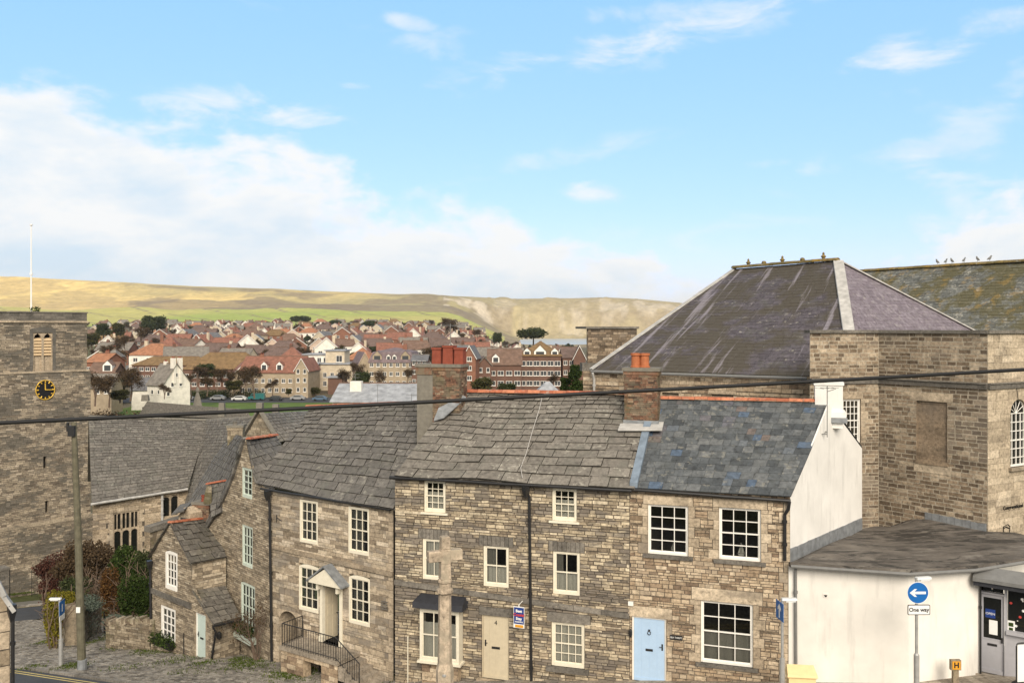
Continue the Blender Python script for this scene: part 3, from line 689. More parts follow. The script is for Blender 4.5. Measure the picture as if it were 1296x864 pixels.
def chimney(par, o, ux, wd, dp, zb, zt, m, cap='concrete', pots=(), pm='pot_orange', brick=True, capth=.12, stone_side=None, flash=True, name='chimney', capov=.06):
    """o: centre in plan, ux: horizontal unit vector of the wide face"""
    ux = V((ux[0], ux[1])).normalized(); uy = V((-ux.y, ux.x)); mb = MB(); a = V((o[0], o[1]))
    cs = [a-ux*wd/2-uy*dp/2, a+ux*wd/2-uy*dp/2, a+ux*wd/2+uy*dp/2, a-ux*wd/2+uy*dp/2]
    hh = (.072, .078) if brick else (.14, .24); ll = (.20, .23) if brick else (.25, .5)
    for i in range(4):
        p, q_ = cs[i], cs[(i+1) % 4]; W = Wall(p, q_); Wn = W
        stone_wall(mb, Wn, [(0, zb), (W.L, zb), (W.L, zt), (0, zt)], (), hh, ll, gap=.012, prot=(.003, .016), mi=0, mm=1)
    mb.obox((a.x, a.y, 0), ux, uy, -wd/2-capov, wd/2+capov, -dp/2-capov, dp/2+capov, zt, zt+capth, 2)
    mb.obox((a.x, a.y, 0), ux, uy, -wd/2-capov*.5, wd/2+capov*.5, -dp/2-capov*.5, dp/2+capov*.5, zt-.14, zt-.002, 0, (.6, .2, .5))
    ch = mb.build(name, [m, 'mortar', cap], par)
    for (off, r, h, sq) in pots:
        pb = MB(); c0 = a+ux*off
        if sq: pb.obox((c0.x, c0.y, zt+capth), ux, uy, -r, r, -r, r, 0, h, 0, (.4, .5, .5), tap=.012); pb.obox((c0.x, c0.y, zt+capth), ux, uy, -r-.02, r+.02, -r-.02, r+.02, h-.06, h+.02); pb.obox((c0.x, c0.y, zt+capth), ux, uy, -r+.06, r-.06, -r+.06, r-.06, h+.02, h+.024, 1)
        else: pb.lathe((c0.x, c0.y, zt+capth), [(r, 0), (r*1.02, .04), (r*.84, .06), (r*.80, h*.8), (r*.98, h*.84), (r*1.0, h), (r*.72, h), (r*.70, h-.1)], 14)
        pb.build('chimney_pot', [pm, 'dark_void'], ch, smooth=False)
    if flash:
        fb = MB(); fb.obox((a.x, a.y, 0), ux, uy, -wd/2-.035, wd/2+.035, -dp/2-.035, dp/2+.035, zb, flash if isinstance(flash, float) else zb+.5); fb.build('flashing', 'lead', ch)
    return ch
# ------------------------------------------------------------------ plants
def leafball(mb, c, rx, ry, rz, n, size, m=0, flat=.0, hollow=.35, up=0):
    c = V(c)
    for _ in range(n):
        d = V((R.gauss(0, 1), R.gauss(0, 1), R.gauss(0, 1))).normalized(); rr = (hollow+(1-hollow)*R.random()**.6)
        if up and d.z < -.3: d.z *= .4
        bump_ = 1+.28*mn.noise(d*2.3+c*.7)
        p = c+V((d.x*rx, d.y*ry, d.z*rz))*rr*bump_
        s = size*rn(.6, 1.4); a = V((R.gauss(0, 1), R.gauss(0, 1), R.gauss(0, 1))).normalized(); b = a.cross(V((R.gauss(0, 1), R.gauss(0, 1), R.gauss(0, 1)))).normalized(); e = a.cross(b)
        cc = (min(1, max(0, R.gauss(.5, .22)+.15*mn.noise(p*1.2))), R.random(), 0)
        mb.face([p-b*s*.5, p+e*s*.32, p+b*s*.6, p-e*s*.32], m, cc)
def branches(mb, p, d, ln, r, dep, m=0, spread=.55, kids=(2, 3), gr=0.08, n=4):
    p = V(p); pts = [p]; dd = V(d).normalized(); q = p.copy()
    for i in range(3):
        dd = (dd+V((rn(-1, 1), rn(-1, 1), rn(-1, 1)))*.13+V((0, 0, gr))).normalized(); q = q+dd*ln/3; pts.append(q.copy())
    mb.tube(pts, [r, r*.88, r*.76, r*.62], n if dep > 1 else 3, m, cap=False)
    if dep <= 0: return [q]
    out = []
    for _ in range(R.randint(*kids)):
        nd_ = (dd+V((R.gauss(0, 1), R.gauss(0, 1), R.gauss(0, .7)))*spread).normalized()
        out += branches(mb, pts[R.choice((2, 3, 3))], nd_, ln*rn(.58, .8), r*.58, dep-1, m, spread, kids, gr, n)
    return out
# ================================================================== THE NEAR ROW OF COTTAGES
def zat(W, px, py): return W.px(px, py)[1]
def hsub(W, *r): return W.rect(*r)
def closewall(mb, A, B, z0a, z0b, zta, ztb, m=0):
    mb.face([(A[0], A[1], z0a), (B[0], B[1], z0b), (B[0], B[1], ztb), (A[0], A[1], zta)], m, (.5, .5, .5))
GRB = CZ-14.5                                       # foundations go down to here
# ---- cottage A: dressed stone front, slate roof, white rendered gable, blue door
pa = P(797, 0, 29.05); pb_ = P(1000, 0, 27.5); WA = Wall(pa.xy, pb_.xy)
cA = thing('stone_cottage', (WA.pt(2, near(pa.x, 29))), 'stone cottage with a blue front door, blue-grey slate roof and white rendered gable end', 'house', 'cottages in the street row')
zeA = CZ-5.36
hA = [WA.rect(820, 871, 639, 702), WA.rect(910, 963, 643, 709), WA.rect(887, 953, 762, 841), WA.rect(800, 843, 781, 862.5)]
bA = []
for i, h in enumerate(hA[:3]): bA += quoins(h, (.2, .34), (.26, .36))
bA += quoins(hA[3], (.04, .2), (.3, .45), 'r')
bA += lint(hA[0], .30, .16) + lint(hA[1], .30, .2) + lint(hA[2], .42, .3) + lint(hA[3], .36, .14, .2)
u_end = WA.L
z = GRB; k = 0
while z < zeA-.45:
    z2 = z+rn(.24, .34); w_ = .34 if k % 2 else .2; bA.append((u_end-w_, u_end, z, z2)); k += 1; z = z2
mb = MB(); stone_wall(mb, WA, [(0, GRB), (WA.L, GRB), (WA.L, zeA), (0, zeA)], hA, (.08, .14), (.16, .42), gap=.022, blocks=bA, prot=(.006, .028))
dressed(mb, WA, bA, 2)
mb.build('front_wall', ['stone_a', 'mortar', 'stone_dress'], cA)
for h in hA[:3]:
    cur = [(0, 1, 0, .5, 'curtain_dark')] if h is hA[2] else None
    window(cA, WA, h, 3, 4, 'white_paint', setb=.05, fw=.055, bar=.026, curtain=cur, sill=('stone_grey', .09, .16, .12), glass='glass' if cur else 'glass')
def ornament(par, W, h, fu, sz):
    u = lerp(h[0], h[1], fu); z0 = h[2]+.1; m_ = MB()
    m_.tube([W.pt(u, z0, -.25), W.pt(u, z0+sz, -.25)], .012, 5); m_.ngon_prism([W.pt(u+.02, z0+.08, -.25), W.pt(u+sz*.28, z0+.08, -.25), W.pt(u+.02, z0+sz*.95, -.25)], V((0, .006, 0))); m_.ngon_prism([W.pt(u-.02, z0+.08, -.25), W.pt(u-sz*.24, z0+.08, -.25), W.pt(u-.02, z0+sz*.8, -.25)], V((0, .006, 0)))
    m_.ngon_prism([W.pt(u-sz*.25, z0+.06, -.25), W.pt(u+sz*.28, z0+.06, -.25), W.pt(u+sz*.2, z0, -.25), W.pt(u-sz*.18, z0, -.25)], V((0, .04, 0))); return m_
tag(ornament(None, WA, hA[1], .52, .42).build('model_boat', 'curtain', loc=WA.pt(hA[1][0], hA[1][2], -.25)), 'white toy sailing boat inside the upstairs window nearest the white gable', 'ornament')
tag(ornament(None, WA, hA[0], .6, .24).build('model_boat', 'curtain', loc=WA.pt(hA[0][0], hA[0][2], -.25)), 'small pale toy sailing boat inside the upstairs window above the blue door', 'ornament')
def plank_door(par, W, h, m, fm, planks=4, fw=.05, knocker=True, hand='r', name='door', box_w=.24):
    u0, u1, z0, z1 = h[:4]; fb = MB(); W.box(fb, u0, u0+fw, z0, z1, -.12, -.03); W.box(fb, u1-fw, u1, z0, z1, -.12, -.03); W.box(fb, u0+fw, u1-fw, z1-fw, z1, -.12, -.03)
    fb.build('door_frame', fm, par)
    db = MB(); a, b = u0+fw+.004, u1-fw-.004; w_ = (b-a)/planks
    for i in range(planks): W.box(db, a+i*w_+.004, a+(i+1)*w_-.004, z0+.02, z1-fw-.006, -.11, -.062, 0, rc())
    W.box(db, a, b, z0+.02, z1-fw-.006, -.115, -.068); W.box(db, a, b, z0, z0+.1, -.11, -.045)
    d = db.build(name, m, par); um = (a+b)/2; H = z1-z0
    lb = MB(); W.box(lb, um-box_w/2, um+box_w/2, z0+H*.47, z0+H*.505, -.062, -.045); lb.build('letterbox', 'black_iron', d)
    hb = MB(); uh = b-.08 if hand == 'r' else a+.08; W.box(hb, uh-.025, uh+.025, z0+H*.5, z0+H*.6, -.062, -.05); hb.tube([W.pt(uh, z0+H*.56, -.05), W.pt(uh, z0+H*.56, -.0), W.pt(uh+(-.09 if hand == 'r' else .09), z0+H*.56, -.0)], .012, 6); hb.build('handle', 'black_iron', d)
    if knocker:
        kb = MB(); zk = z0+H*.76; pts = [W.pt(um+.055*math.sin(t*.7), zk+.06*math.cos(t*.7)-.01, -.035) for t in range(10)]; kb.tube(pts, .013, 5); W.box(kb, um-.03, um+.03, zk+.03, zk+.1, -.062, -.03); kb.build('knocker', 'black_iron', d)
    return d
plank_door(cA, WA, hA[3], 'door_blue', 'white_paint', 4)
st = MB(); WA.box(st, hA[3][0]-.1, hA[3][1]+.1, hA[3][2]-.2, hA[3][2], -.12, .22, 0, (.5, .5, .5)); st.build('doorstep', 'stone_dress', cA)
# house name plate, little alarm box
pl = MB(); r_ = WA.rect(848, 864, 803, 809); WA.box(pl, *r_, .02, .045); np_ = pl.build('name_plate', 'sign_black', cA)
text_mesh('lettering', 'SEA THRIFT', .075, 'sign_white', np_, WA.pt((r_[0]+r_[1])/2, (r_[2]+r_[3])/2, .047), (WA.u.x, WA.u.y, 0), (0, 0, 1))
pl = MB(); WA.box(pl, *WA.rect(795.5, 802, 760, 765), .02, .10); pl.build('alarm_box', 'white_paint', cA)
ln_ = MB(); p0 = WA.pt(.02, zat(WA, 797, 799), .03); ln_.lathe(p0+V((0, -.09, -.12)), [(.03, 0), (.06, .06), (.06, .2), (.02, .26)], 8); ln_.build('wall_lantern', 'black_iron', cA)
# roof of A
RLa, RRa = P(829, 505, 32.5), P(1052, 510, 30.6)
EL, ER = P(803, 617, 28.85), P(1001, 628.5, 27.3)
rear = P(1091, 565, 33)-P(1052, 510, 30.6)
mb = MB(); tiles(mb, EL, ER, RLa, RRa, 15, 1.15, (.36, .32), .012, .4, .03, cf=rc); tiles(mb, RRa+rear, RLa+rear, RRa, RLa, 12, 1.1, (.34, .3), .012)
roofA = mb.build('roof', ['slate_a', 'slate_a'], cA)
mb = MB(); ridge_tiles(mb, RLa+V((.05, 0, .06)), P(1034, 509, 30.8)+V((0, 0, .05)), .12, .45); mb.build('ridge_tiles', 'terracotta', roofA)
mb = MB(); A0, A1 = P(803, 617, 28.8), P(829, 504, 32.45)
sd = WA.u.to_3d()*.16
mb.ngon_prism([A0+V((0, 0, .17))-sd, A0+V((0, 0, .17))+sd*.6, A1+V((0, 0, .17))+sd*.6, A1+V((0, 0, .17))-sd], V((0, 0, -.17))); mb.build('lead_flashing', 'lead_blue', roofA)
gutter(cA, WA.pt(-.1, zeA-.02, .17), WA.pt(WA.L+.02, zeA-.1, .17), .055)
# gable A (white render)
pg = P(1091, 0, 33); WG = Wall(pb_.xy, pg.xy)
gp = WG.poly([(1000, 900), (1000, 627), (1049, 505), (1091, 562), (1090, 760)]); gp = [(a, b-.16) for a, b in gp]; gp[0] = (0, GRB); gp[-1] = (gp[-2][0], GRB)
mb = MB(); WG.quad(mb, gp, -.05, 0); mb.build('gable_wall', 'white_render', cA)
mb = MB()
fl = WG.poly([(1000, 711), (1000, 694), (1090, 655), (1090, 668)]); n = 14
for i in range(n):
    t0, t1 = i/n, (i+1)/n; lo0 = lerp(fl[0][1], fl[3][1], t0)-.1; lo1 = lerp(fl[0][1], fl[3][1], t1)-.1; hi0 = lerp(fl[1][1], fl[2][1], t0); hi1 = lerp(fl[1][1], fl[2][1], t1)
    L_ = fl[2][0]; WG.quad(mb, [(t0*L_+.006, lo0), (t1*L_-.006, lo1), (t1*L_-.006, hi1), (t0*L_+.006, hi1+rn(0, .03))], .0, .035+.01*(i % 2), 0, rc())
mb.build('lead_flashing', 'lead', cA)
mb = MB(); bk = [P(829, 0, 32.5), ]
rb0, rb1 = RLa+rear, RRa+rear; closewall(mb, rb0, rb1, GRB, GRB, rb0.z-.05, rb1.z-.05)
pl0 = P(797, 0, 29.05)
mb.face([(pl0.x, pl0.y, GRB), (rb0.x, rb0.y, GRB), (rb0.x, rb0.y, rb0.z), (RLa.x, RLa.y, RLa.z), (pl0.x, pl0.y, zeA)]); mb.build('back_wall', 'stone_grey', cA)
# white chimney
cc_ = P(1048.5, 0, 30.9); uxa = WA.u
mb = MB(); o = (cc_.x, cc_.y, 0); uy = V((-uxa.y, uxa.x)); zt = CZ-(483-CY)/FX*30.9
mb.obox(o, uxa, uy, -.46, .46, -.4, .4, zt-1.6, zt-.1, 0); mb.obox(o, uxa, uy, -.50, .50, -.44, .44, zt-.1, zt, 0); mb.obox(o, uxa, uy, -.56, .56, -.5, .5, zt-1.22, zt-1.02, 0); mb.obox(o, uxa, uy, -.50, .50, -.45, .45, zt-1.02, zt-.96, 0)
chA = mb.build('chimney', 'white_render', cA)
mb = MB(); mb.obox(o, uxa, uy, -.6, .6, -.52, .52, zt-1.4, zt-1.224); mb.build('flashing', 'lead', chA)
def aerial(par, base, top, arms=5, yaw=.5, m='galv', size=.6, loc=None):
    mb = MB(); b, t = V(base), V(top); mb.tube([b, t], .016, 5); dx, dy = math.cos(yaw), math.sin(yaw)
    c = t-V((0, 0, .08)); mb.tube([c-V((dx, dy, 0))*size, c+V((dx, dy, 0))*size], .010, 4)
    for i in range(arms):
        q_ = c+V((dx, dy, 0))*size*lerp(-1, 1, i/(arms-1)); h = .22-.02*i; mb.tube([q_-V((-dy, dx, 0))*h, q_+V((-dy, dx, 0))*h], .007, 4)
    return mb
ab = P(1047, 553, 29.6); at_ = P(1047, 488, 29.6)
mb = aerial(None, ab, at_, 4, .4, size=.35); mb.tube([ab+V((0, 0, .1)), ab+V((-.25, .1, .1)), ab+V((-.25, .1, -.05))], .02, 5); mb.tube([ab+V((0, .02, .15)), ab+V((.12, .5, .15))], .02, 5)
mb.tube([at_-V((0, 0, .2)), at_+V((.3, 0, -.1))], .012, 4)
tag(mb.build('tv_aerial', 'pipe_grey', loc=ab), 'thin grey aerial mast fixed to the white gable beside the white chimney', 'aerial')
downpipe(cA, [WA.pt(WA.L-.02, zeA-.12, .2), WA.pt(WA.L-.05, zeA-.35, .16), WA.pt(WA.L-.16, zeA-.55, .1), WA.pt(WA.L-.16, zat(WA, 994, 708), .1)], .055, hop=False)

# ---- cottage B: long stone front with three storeys
a_ = P(500, 0, 31.5); WB = Wall(a_.xy, pa.xy)
cB = thing('stone_cottage', WB.pt(4, near(0, 30)), 'long three-storey stone cottage with cream sash windows, a black-canopied bay and a cream door', 'house', 'cottages in the street row')
zeB = CZ-5.34
up = [WB.rect(537, 564, 608, 648), WB.rect(699, 730, 618, 659)]
md = [WB.rect(535, 563, 682, 733), WB.rect(612, 644, 691, 742), WB.rect(700, 734, 698, 752)]
gw = WB.rect(698, 740, 788, 844); dr = WB.rect(610, 644, 779, 859); bay = WB.rect(537, 586, 768, 832)
hB = up+md+[gw, dr, bay]
bB = []
for h in md: bB += voussoirs(h, .36, 8, .16)
bB += voussoirs(up[0], .04, 1, .0)
bB += lint(gw, .34, .16, .2)+lint(dr, .30, .1, .3)
s0 = WB.px(500, 735)[1]; s1 = WB.px(797, 778)[1]
mb = MB(); stone_wall(mb, WB, [(0, GRB), (WB.L, GRB), (WB.L, zeB), (0, zeB)], hB, (.075, .135), (.18, .46), gap=.028, prot=(.010, .045), blocks=bB, jit=.010)
dressed(mb, WB, [b for b in bB if b[3]-b[2] > .1], 2)
n = 9
for i in range(n):
    t0, t1 = i/n, (i+1)/n; za, zb = lerp(s0, s1, t0), lerp(s0, s1, t1); WB.quad(mb, [(t0*WB.L+.006, za-.10), (t1*WB.L-.006, zb-.10), (t1*WB.L-.006, zb+.07), (t0*WB.L+.006, za+.07)], 0, .085+rn(0, .02), 3, rc())
mb.build('front_wall', ['stone_b', 'mortar', 'stone_grey', 'stone_grey'], cB)
CU = 'curtain'
window(cB, WB, up[0], 3, 4, 'cream_paint', .02, .075, curtain=[(0, 1, 0, .62, CU)], sill=('cream_paint', .1, .1, .07))
window(cB, WB, up[1], 3, 4, 'cream_paint', .02, .075, curtain=[(0, 1, 0, .62, CU)], sill=('cream_paint', .1, .1, .07))
window(cB, WB, md[0], 2, 2, 'cream_paint', .02, .075, curtain=[(0, .8, 0, 1, CU)])
window(cB, WB, md[1], 2, 2, 'cream_paint', .02, .075, curtain=[(0, .45, .45, 1, 'curtain_dark'), (0, 1, 0, .5, CU)])
window(cB, WB, md[2], 2, 2, 'cream_paint', .02, .075, curtain=[(0, .3, .45, 1, 'curtain_dark'), (0, 1, 0, .5, CU)])
window(cB, WB, gw, 4, 4, 'cream_paint', .05, .09, curtain=[(0, 1, 0, 1, CU)], sill=('stone_grey', .16, .16, .15))
d4 = plank_door(cB, WB, dr, 'door_cream', 'door_cream', 4, .03, knocker=False, hand='l', box_w=.3)
text_mesh('door_number', '4', .22, 'sign_black', d4, WB.pt((dr[0]+dr[1])/2, dr[3]-.26, -.055), (WB.u.x, WB.u.y, 0), (0, 0, 1))
st = MB(); WB.box(st, dr[0]-.15, dr[1]+.15, dr[2]-.2, dr[2], -.12, .2, 0, (.5, .5, .5)); st.build('doorstep', 'stone_dress', cB)
# bay window: box bay with canopy and plinth
u0, u1, z0, z1 = bay; PJ = .42
Wb2 = Wall(WB.pt(u0, 0, PJ).xy, WB.pt(u1, 0, PJ).xy)
bw = window(cB, Wb2, (0, Wb2.L, z0, z1), 3, 2, 'cream_paint', 0, .09, .03, curtain=[(0, 1, 0, .75, CU)])
mb = MB()
for us in (u0, u1-.05):
    WB.box(mb, us, us+.05, z0, z1, 0, PJ-.085)
WB.box(mb, u0-.08, u1+.08, z0-.07, z0-.002, 0, PJ+.08); WB.box(mb, u0, u1, z1, z1+.1, 0, PJ); mb.build('bay_cheek', 'cream_paint', bw)
mb = MB(); WB.quad(mb, [(u0-.2, z1+.10), (u1+.2, z1+.10), (u1+.2, z1+.36), (u0-.2, z1+.36)], 0, .02); p_ = WB.pt
mb.hexa([p_(u0-.2, z1+.10, PJ+.22), p_(u1+.2, z1+.10, PJ+.22), p_(u1+.2, z1+.10, .02), p_(u0-.2, z1+.10, .02)], [p_(u0-.2, z1+.3, PJ+.17), p_(u1+.2, z1+.3, PJ+.17), p_(u1+.12, z1+.44, .02), p_(u0-.12, z1+.44, .02)])
mb.build('bay_canopy', 'canopy_black', cB)
mb = MB(); Wp = Wb2; stone_wall(mb, Wall(WB.pt(u0+.06, 0, PJ-.06).xy, WB.pt(u1-.06, 0, PJ-.06).xy), [(0, GRB), (u1-u0-.12, GRB), (u1-u0-.12, z0-.07), (0, z0-.07)], (), (.14, .2), (.3, .5)); WB.box(mb, u0+.06, u0+.08, GRB, z0-.07, 0, PJ-.07); WB.box(mb, u1-.08, u1-.06, GRB, z0-.07, 0, PJ-.07); mb.build('bay_plinth', ['stone_a', 'mortar'], cB)
# roof B
RLb, RRb = P(578, 497, 34.8), P(829, 501, 32.55)
ELb, ERb = P(499, 603, 31.2), P(803.5, 618, 28.75)
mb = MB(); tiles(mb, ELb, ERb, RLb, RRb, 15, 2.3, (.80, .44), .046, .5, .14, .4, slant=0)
rearB = V((.6, 3.3, -2.6)); tiles(mb, RRb+rearB, RLb+rearB, RRb, RLb, 8, 1.8, (.6, .4), .04)
roofB = mb.build('roof', ['tile_b', 'stone_grey'], cB)
mb = MB(); ridge_tiles(mb, RLb+V((-.1, 0, .08)), RRb+V((-.3, 0, .08)), .13, .5); mb.build('ridge_tiles', 'terracotta', roofB)
gutter(cB, WB.pt(-.1, zeB-.06, .24), WB.pt(WB.L+.1, zeB-.08, .24), .06)
mb = MB(); rb0, rb1 = RLb+rearB, RRb+rearB; closewall(mb, rb0, rb1, GRB-2, GRB, rb0.z-.05, rb1.z-.05)
mb.face([(a_.x, a_.y, GRB), (rb0.x, rb0.y, GRB), (rb0.x, rb0.y, rb0.z), (RLb.x, RLb.y, RLb.z-.1), (a_.x, a_.y, zeB)]); mb.build('back_wall', 'stone_grey', cB)
downpipe(cB, [WB.pt(WB.px(668, 0)[0], zat(WB, 668, 617), .26), WB.pt(WB.px(671, 0)[0], zat(WB, 671, 628), .12), WB.pt(WB.px(674, 0)[0], GRB+1, .1)], .05)
u9 = WB.px(517, 0)[0]; mb = MB(); mb.tube([WB.pt(u9, zat(WB, 517, 804), .06), WB.pt(u9, GRB+1, .06)], .022, 6); mb.build('waste_pipe', 'cream_paint', cB)
# chimney B, left: half stone and half brick, three red pots
cl = P(559.5, 0, 34.2); wdt = 57/FX*34.2
zt = CZ-(464-CY)/FX*34.2; zb = CZ-(545-CY)/FX*34.2
c1 = V((cl.x, cl.y))+WB.u*(.33); 
ch1 = chimney(cB, c1, WB.u, wdt-.66, .85, zb, zt, 'brick_old', 'concrete', [(-.5, .19, .62, True), (-.02, .21, .70, True), (.43, .19, .62, True)], 'pot_red', flash=False, capov=.07)
mb = MB(); uyb = V((-WB.u.y, WB.u.x)); oo = (cl.x, cl.y, 0)
mb.obox(oo, WB.u, uyb, -wdt/2, -wdt/2+.66, -.43, .43, zb-.9, zt-.30, 0)
mb.obox(oo, WB.u, uyb, -wdt/2-.05, -wdt/2+.655, -.46, .46, zt-.298, zt-.002, 1); mb.obox(oo, WB.u, uyb, -wdt/2-.07, -wdt/2+.58, -.5, .5, zt, zt+.12, 0); mb.build('rendered_side', ['concrete', 'brick_old'], ch1)
mb = MB(); g0, g1 = P(543, 519, 33.6), P(588, 519, 33.4)
mb.ngon_prism([P(549, 531, 33.2), P(562, 527, 33.2), P(590, 502, 33.7), P(586, 500, 33.8), P(555, 516, 33.5)], V((0, 0, -.05))); mb.build('flashing', 'lead', ch1)
# chimney B, right
cr = P(813, 0, 31.7); zt = CZ-(469-CY)/FX*31.7; zb = CZ-(545-CY)/FX*31.7
ch2 = chimney(cB, cr.xy, WB.u, 1.2, .75, zb, zt, 'brick_old', 'concrete', [(-.24, .20, .52, False), (.08, .20, .52, False)], 'pot_orange', flash=zb+.42, capov=.08)
mb = MB(); a1, a2, a3, a4 = P(782, 546, 31.0), P(838, 546, 30.6), P(840, 536, 31.3), P(786, 536, 31.6); up_ = V((0, 0, .07)); mb.ngon_prism([a1+up_, a2+up_, a3+up_, a4+up_], V((0, 0, -.04))); mb.build('lead_apron', 'lead_pale', ch2)
# estate agent's board
eb = WB.px(661, 775); ob_ = WB.pt(eb[0], eb[1], .42)
brd = thing('agent_board', ob_, 'small blue and white agent board hung between the cream door and the downpipe', 'sign')
mb = MB(); nx = V((.93, -.36, 0)).normalized(); ny = V((.36, .93, 0)).normalized()
mb.obox(ob_, nx, ny, -.19, .20, -.02, .02, -.38, .34, 0); mb.build('board', 'sign_white', brd)
mb = MB(); mb.obox(ob_, nx, ny, -.17, .19, -.028, -.021, -.24, .32, 0); mb.build('panel', 'board_blue', brd)
mb = MB(); mb.tube([ob_+V((0, .02, .40)), WB.pt(eb[0]+.05, eb[1]+.45, -.02)], .014, 5); mb.tube([ob_+V((0, 0, .2)), ob_+V((0, 0, .42))], .02, 5); mb.build('bracket', 'white_paint', brd)
for i, (tx, mm_) in enumerate((('Best', 'sign_white'), ('Coastal', 'sign_red'), ('Stay', 'sign_white'))):
    text_mesh('lettering', tx, .13, mm_, brd, ob_+nx*.01-ny*.032+V((0, 0, .20-i*.13)), nx, (0, 0, 1), .004)
text_mesh('lettering', 'HOLIDAYS', .06, 'sign_white', brd, ob_+nx*.01-ny*.032+V((0, 0, -.17)), nx, (0, 0, 1), .002)
mb = MB(); mb.obox(ob_, nx, ny, -.13, .17, -.028, -.021, -.36, -.27, 0); mb.build('strip', 'hydrant_yellow', brd)
# thin white wire lying down the roof
mb = MB(); pts = []
for x, y, t in ((690, 500, .93), (686, 525, .78), (676, 555, .48), (670, 580, .27), (664, 600, .12), (667, 612, .02)):
    u = (x-500)/303; e = ELb.lerp(ERb, min(1, (x-lerp(499, 578, t))/(lerp(803, 829, t)-lerp(499, 578, t)))); r_ = RLb.lerp(RRb, min(1, (x-lerp(499, 578, t))/(lerp(803, 829, t)-lerp(499, 578, t)))); pts.append(e.lerp(r_, t)+V((0, -.05, .12)))
mb.tube(pts, .011, 4); tag(mb.build('aerial_cable', 'wire_white', loc=pts[0]), 'thin pale wire trailing down the grey stone roof of the long cottage', 'cable')

# ---- cottage C: pediment door, landing and railings
pc0 = P(345, 0, 35.5); pc1 = P(498, 0, 32.0); WC = Wall(pc0.xy, pc1.xy)
cC = thing('stone_cottage', WC.pt(3, near(-6, 33)), 'pale ashlar cottage with a white pedimented doorway above railed steps and an arched side passage', 'house', 'cottages in the street row')
zc0, zc1 = zat(WC, 345, 622), zat(WC, 498, 643); GRC = CZ-16
hC = [WC.rect(379.5, 402.5, 633, 687), WC.rect(441, 467.5, 642, 701), WC.rect(378.5, 403.5, 714, 773), WC.rect(441.5, 468.5, 728, 790), WC.rect(406, 434, 738, 814), WC.rect(353.5, 377, 773, 850)]
bC = voussoirs(hC[2], .2, 6, .0)+voussoirs(hC[3], .2, 6, .0)+quoins(hC[5], (.2, .32), (.3, .42))
z = GRC; k = 0
while z < zc1-.3:
    z2 = z+rn(.26, .36); bC.append((WC.L-(.36 if k % 2 else .24), WC.L, z, z2)); k += 1; z = z2
ar = hC[5]; am = (ar[0]+ar[1])/2
mb = MB(); stone_wall(mb, WC, [(0, GRC), (WC.L, GRC), (WC.L, zc1), (0, zc0)], hC, (.11, .22), (.24, .7), gap=.012, prot=(.002, .010), blocks=bC, jit=.003, reveal=.16)
dressed(mb, WC, bC, 2, .012)
s0, s1 = zat(WC, 345, 691), zat(WC, 498, 727); n = 8
for i in range(n):
    t0, t1 = i/n, (i+1)/n; za, zb = lerp(s0, s1, t0), lerp(s0, s1, t1); WC.quad(mb, [(t0*WC.L+.005, za-.07), (t1*WC.L-.005, zb-.07), (t1*WC.L-.005, zb+.09), (t0*WC.L+.005, za+.09)], 0, .07+rn(0, .012), 2, (rn(0, .3), .9, .3))
# arch head of the passage: spandrels in front of the opening
ap = arch_pts(ar[0], ar[1], ar[3]-.42, .42, 12)
WC.quad(mb, [(ar[1]+.02, ar[3]+.02)]+ap[:7]+[(am, ar[3]+.02)], -.2, .012, 2, (.6, .4, .4)); WC.quad(mb, [(am, ar[3]+.02)]+ap[6:]+[(ar[0]-.02, ar[3]+.02)], -.2, .012, 2, (.6, .4, .4))
mb.build('front_wall', ['stone_c', 'mortar', 'stone_dress'], cC)
mb = MB(); # passage lining: stone sides going in
for us in (ar[0], ar[1]): mb.face([WC.pt(us, GRC, -.15), WC.pt(us, ar[3], -.15), WC.pt(us, ar[3], -1.6), WC.pt(us, GRC, -1.6)], 0, (.4, .5, .5))
mb.face([WC.pt(ar[0], GRC, -1.6), WC.pt(ar[1], GRC, -1.6), WC.pt(ar[1], ar[3], -1.6), WC.pt(ar[0], ar[3], -1.6)], 0, (.3, .5, .5)); mb.face([WC.pt(ar[0], ar[3], -.15), WC.pt(ar[1], ar[3], -.15), WC.pt(ar[1], ar[3], -1.6), WC.pt(ar[0], ar[3], -1.6)], 0, (.2, .5, .5))
mb.build('passage', 'stone_c', cC)
for h in hC[:2]: window(cC, WC, h, 3, 4, 'cream_paint', .0, .085, .022, curtain=[(0, .7, .0, 1, 'curtain_dark')])
for h in hC[2:4]: window(cC, WC, h, 3, 4, 'cream_paint', .0, .085, .022, rise=.12, curtain=[(0, .65, .0, .95, 'curtain_dark')])
# doorway: pilasters, pediment, open door
h = hC[4]; mb = MB(); u0, u1, z0, z1 = h; fw = .14
WC.box(mb, u0, u0+fw, z0, z1, -.1, .06); WC.box(mb, u1-fw, u1, z0, z1, -.1, .06); WC.box(mb, u0+fw, u1-fw, z1-.12, z1, -.1, .05)
WC.box(mb, u0-.03, u0+fw+.03, z0, z0+.2, .0, .09); WC.box(mb, u1-fw-.03, u1+.03, z0, z0+.2, .0, .09)
for us in (u0+.02, u1-.12): WC.quad(mb, [(us, z1-.25), (us+.1, z1-.25), (us+.1, z1+.02), (us, z1+.02)], .0, .28)
ap_ = WC.px(420, 712); el_ = WC.px(402, 735)[1]
um = (u0+u1)/2; zb_ = z1+.02
WC.quad(mb, [(u0-.26, zb_), (u1+.26, zb_), (u1+.26, zb_+.08), (um, zb_+.62), (u0-.26, zb_+.08)], 0, .40)
mb.build('door_surround', 'cream_paint', cC)
mb = MB()
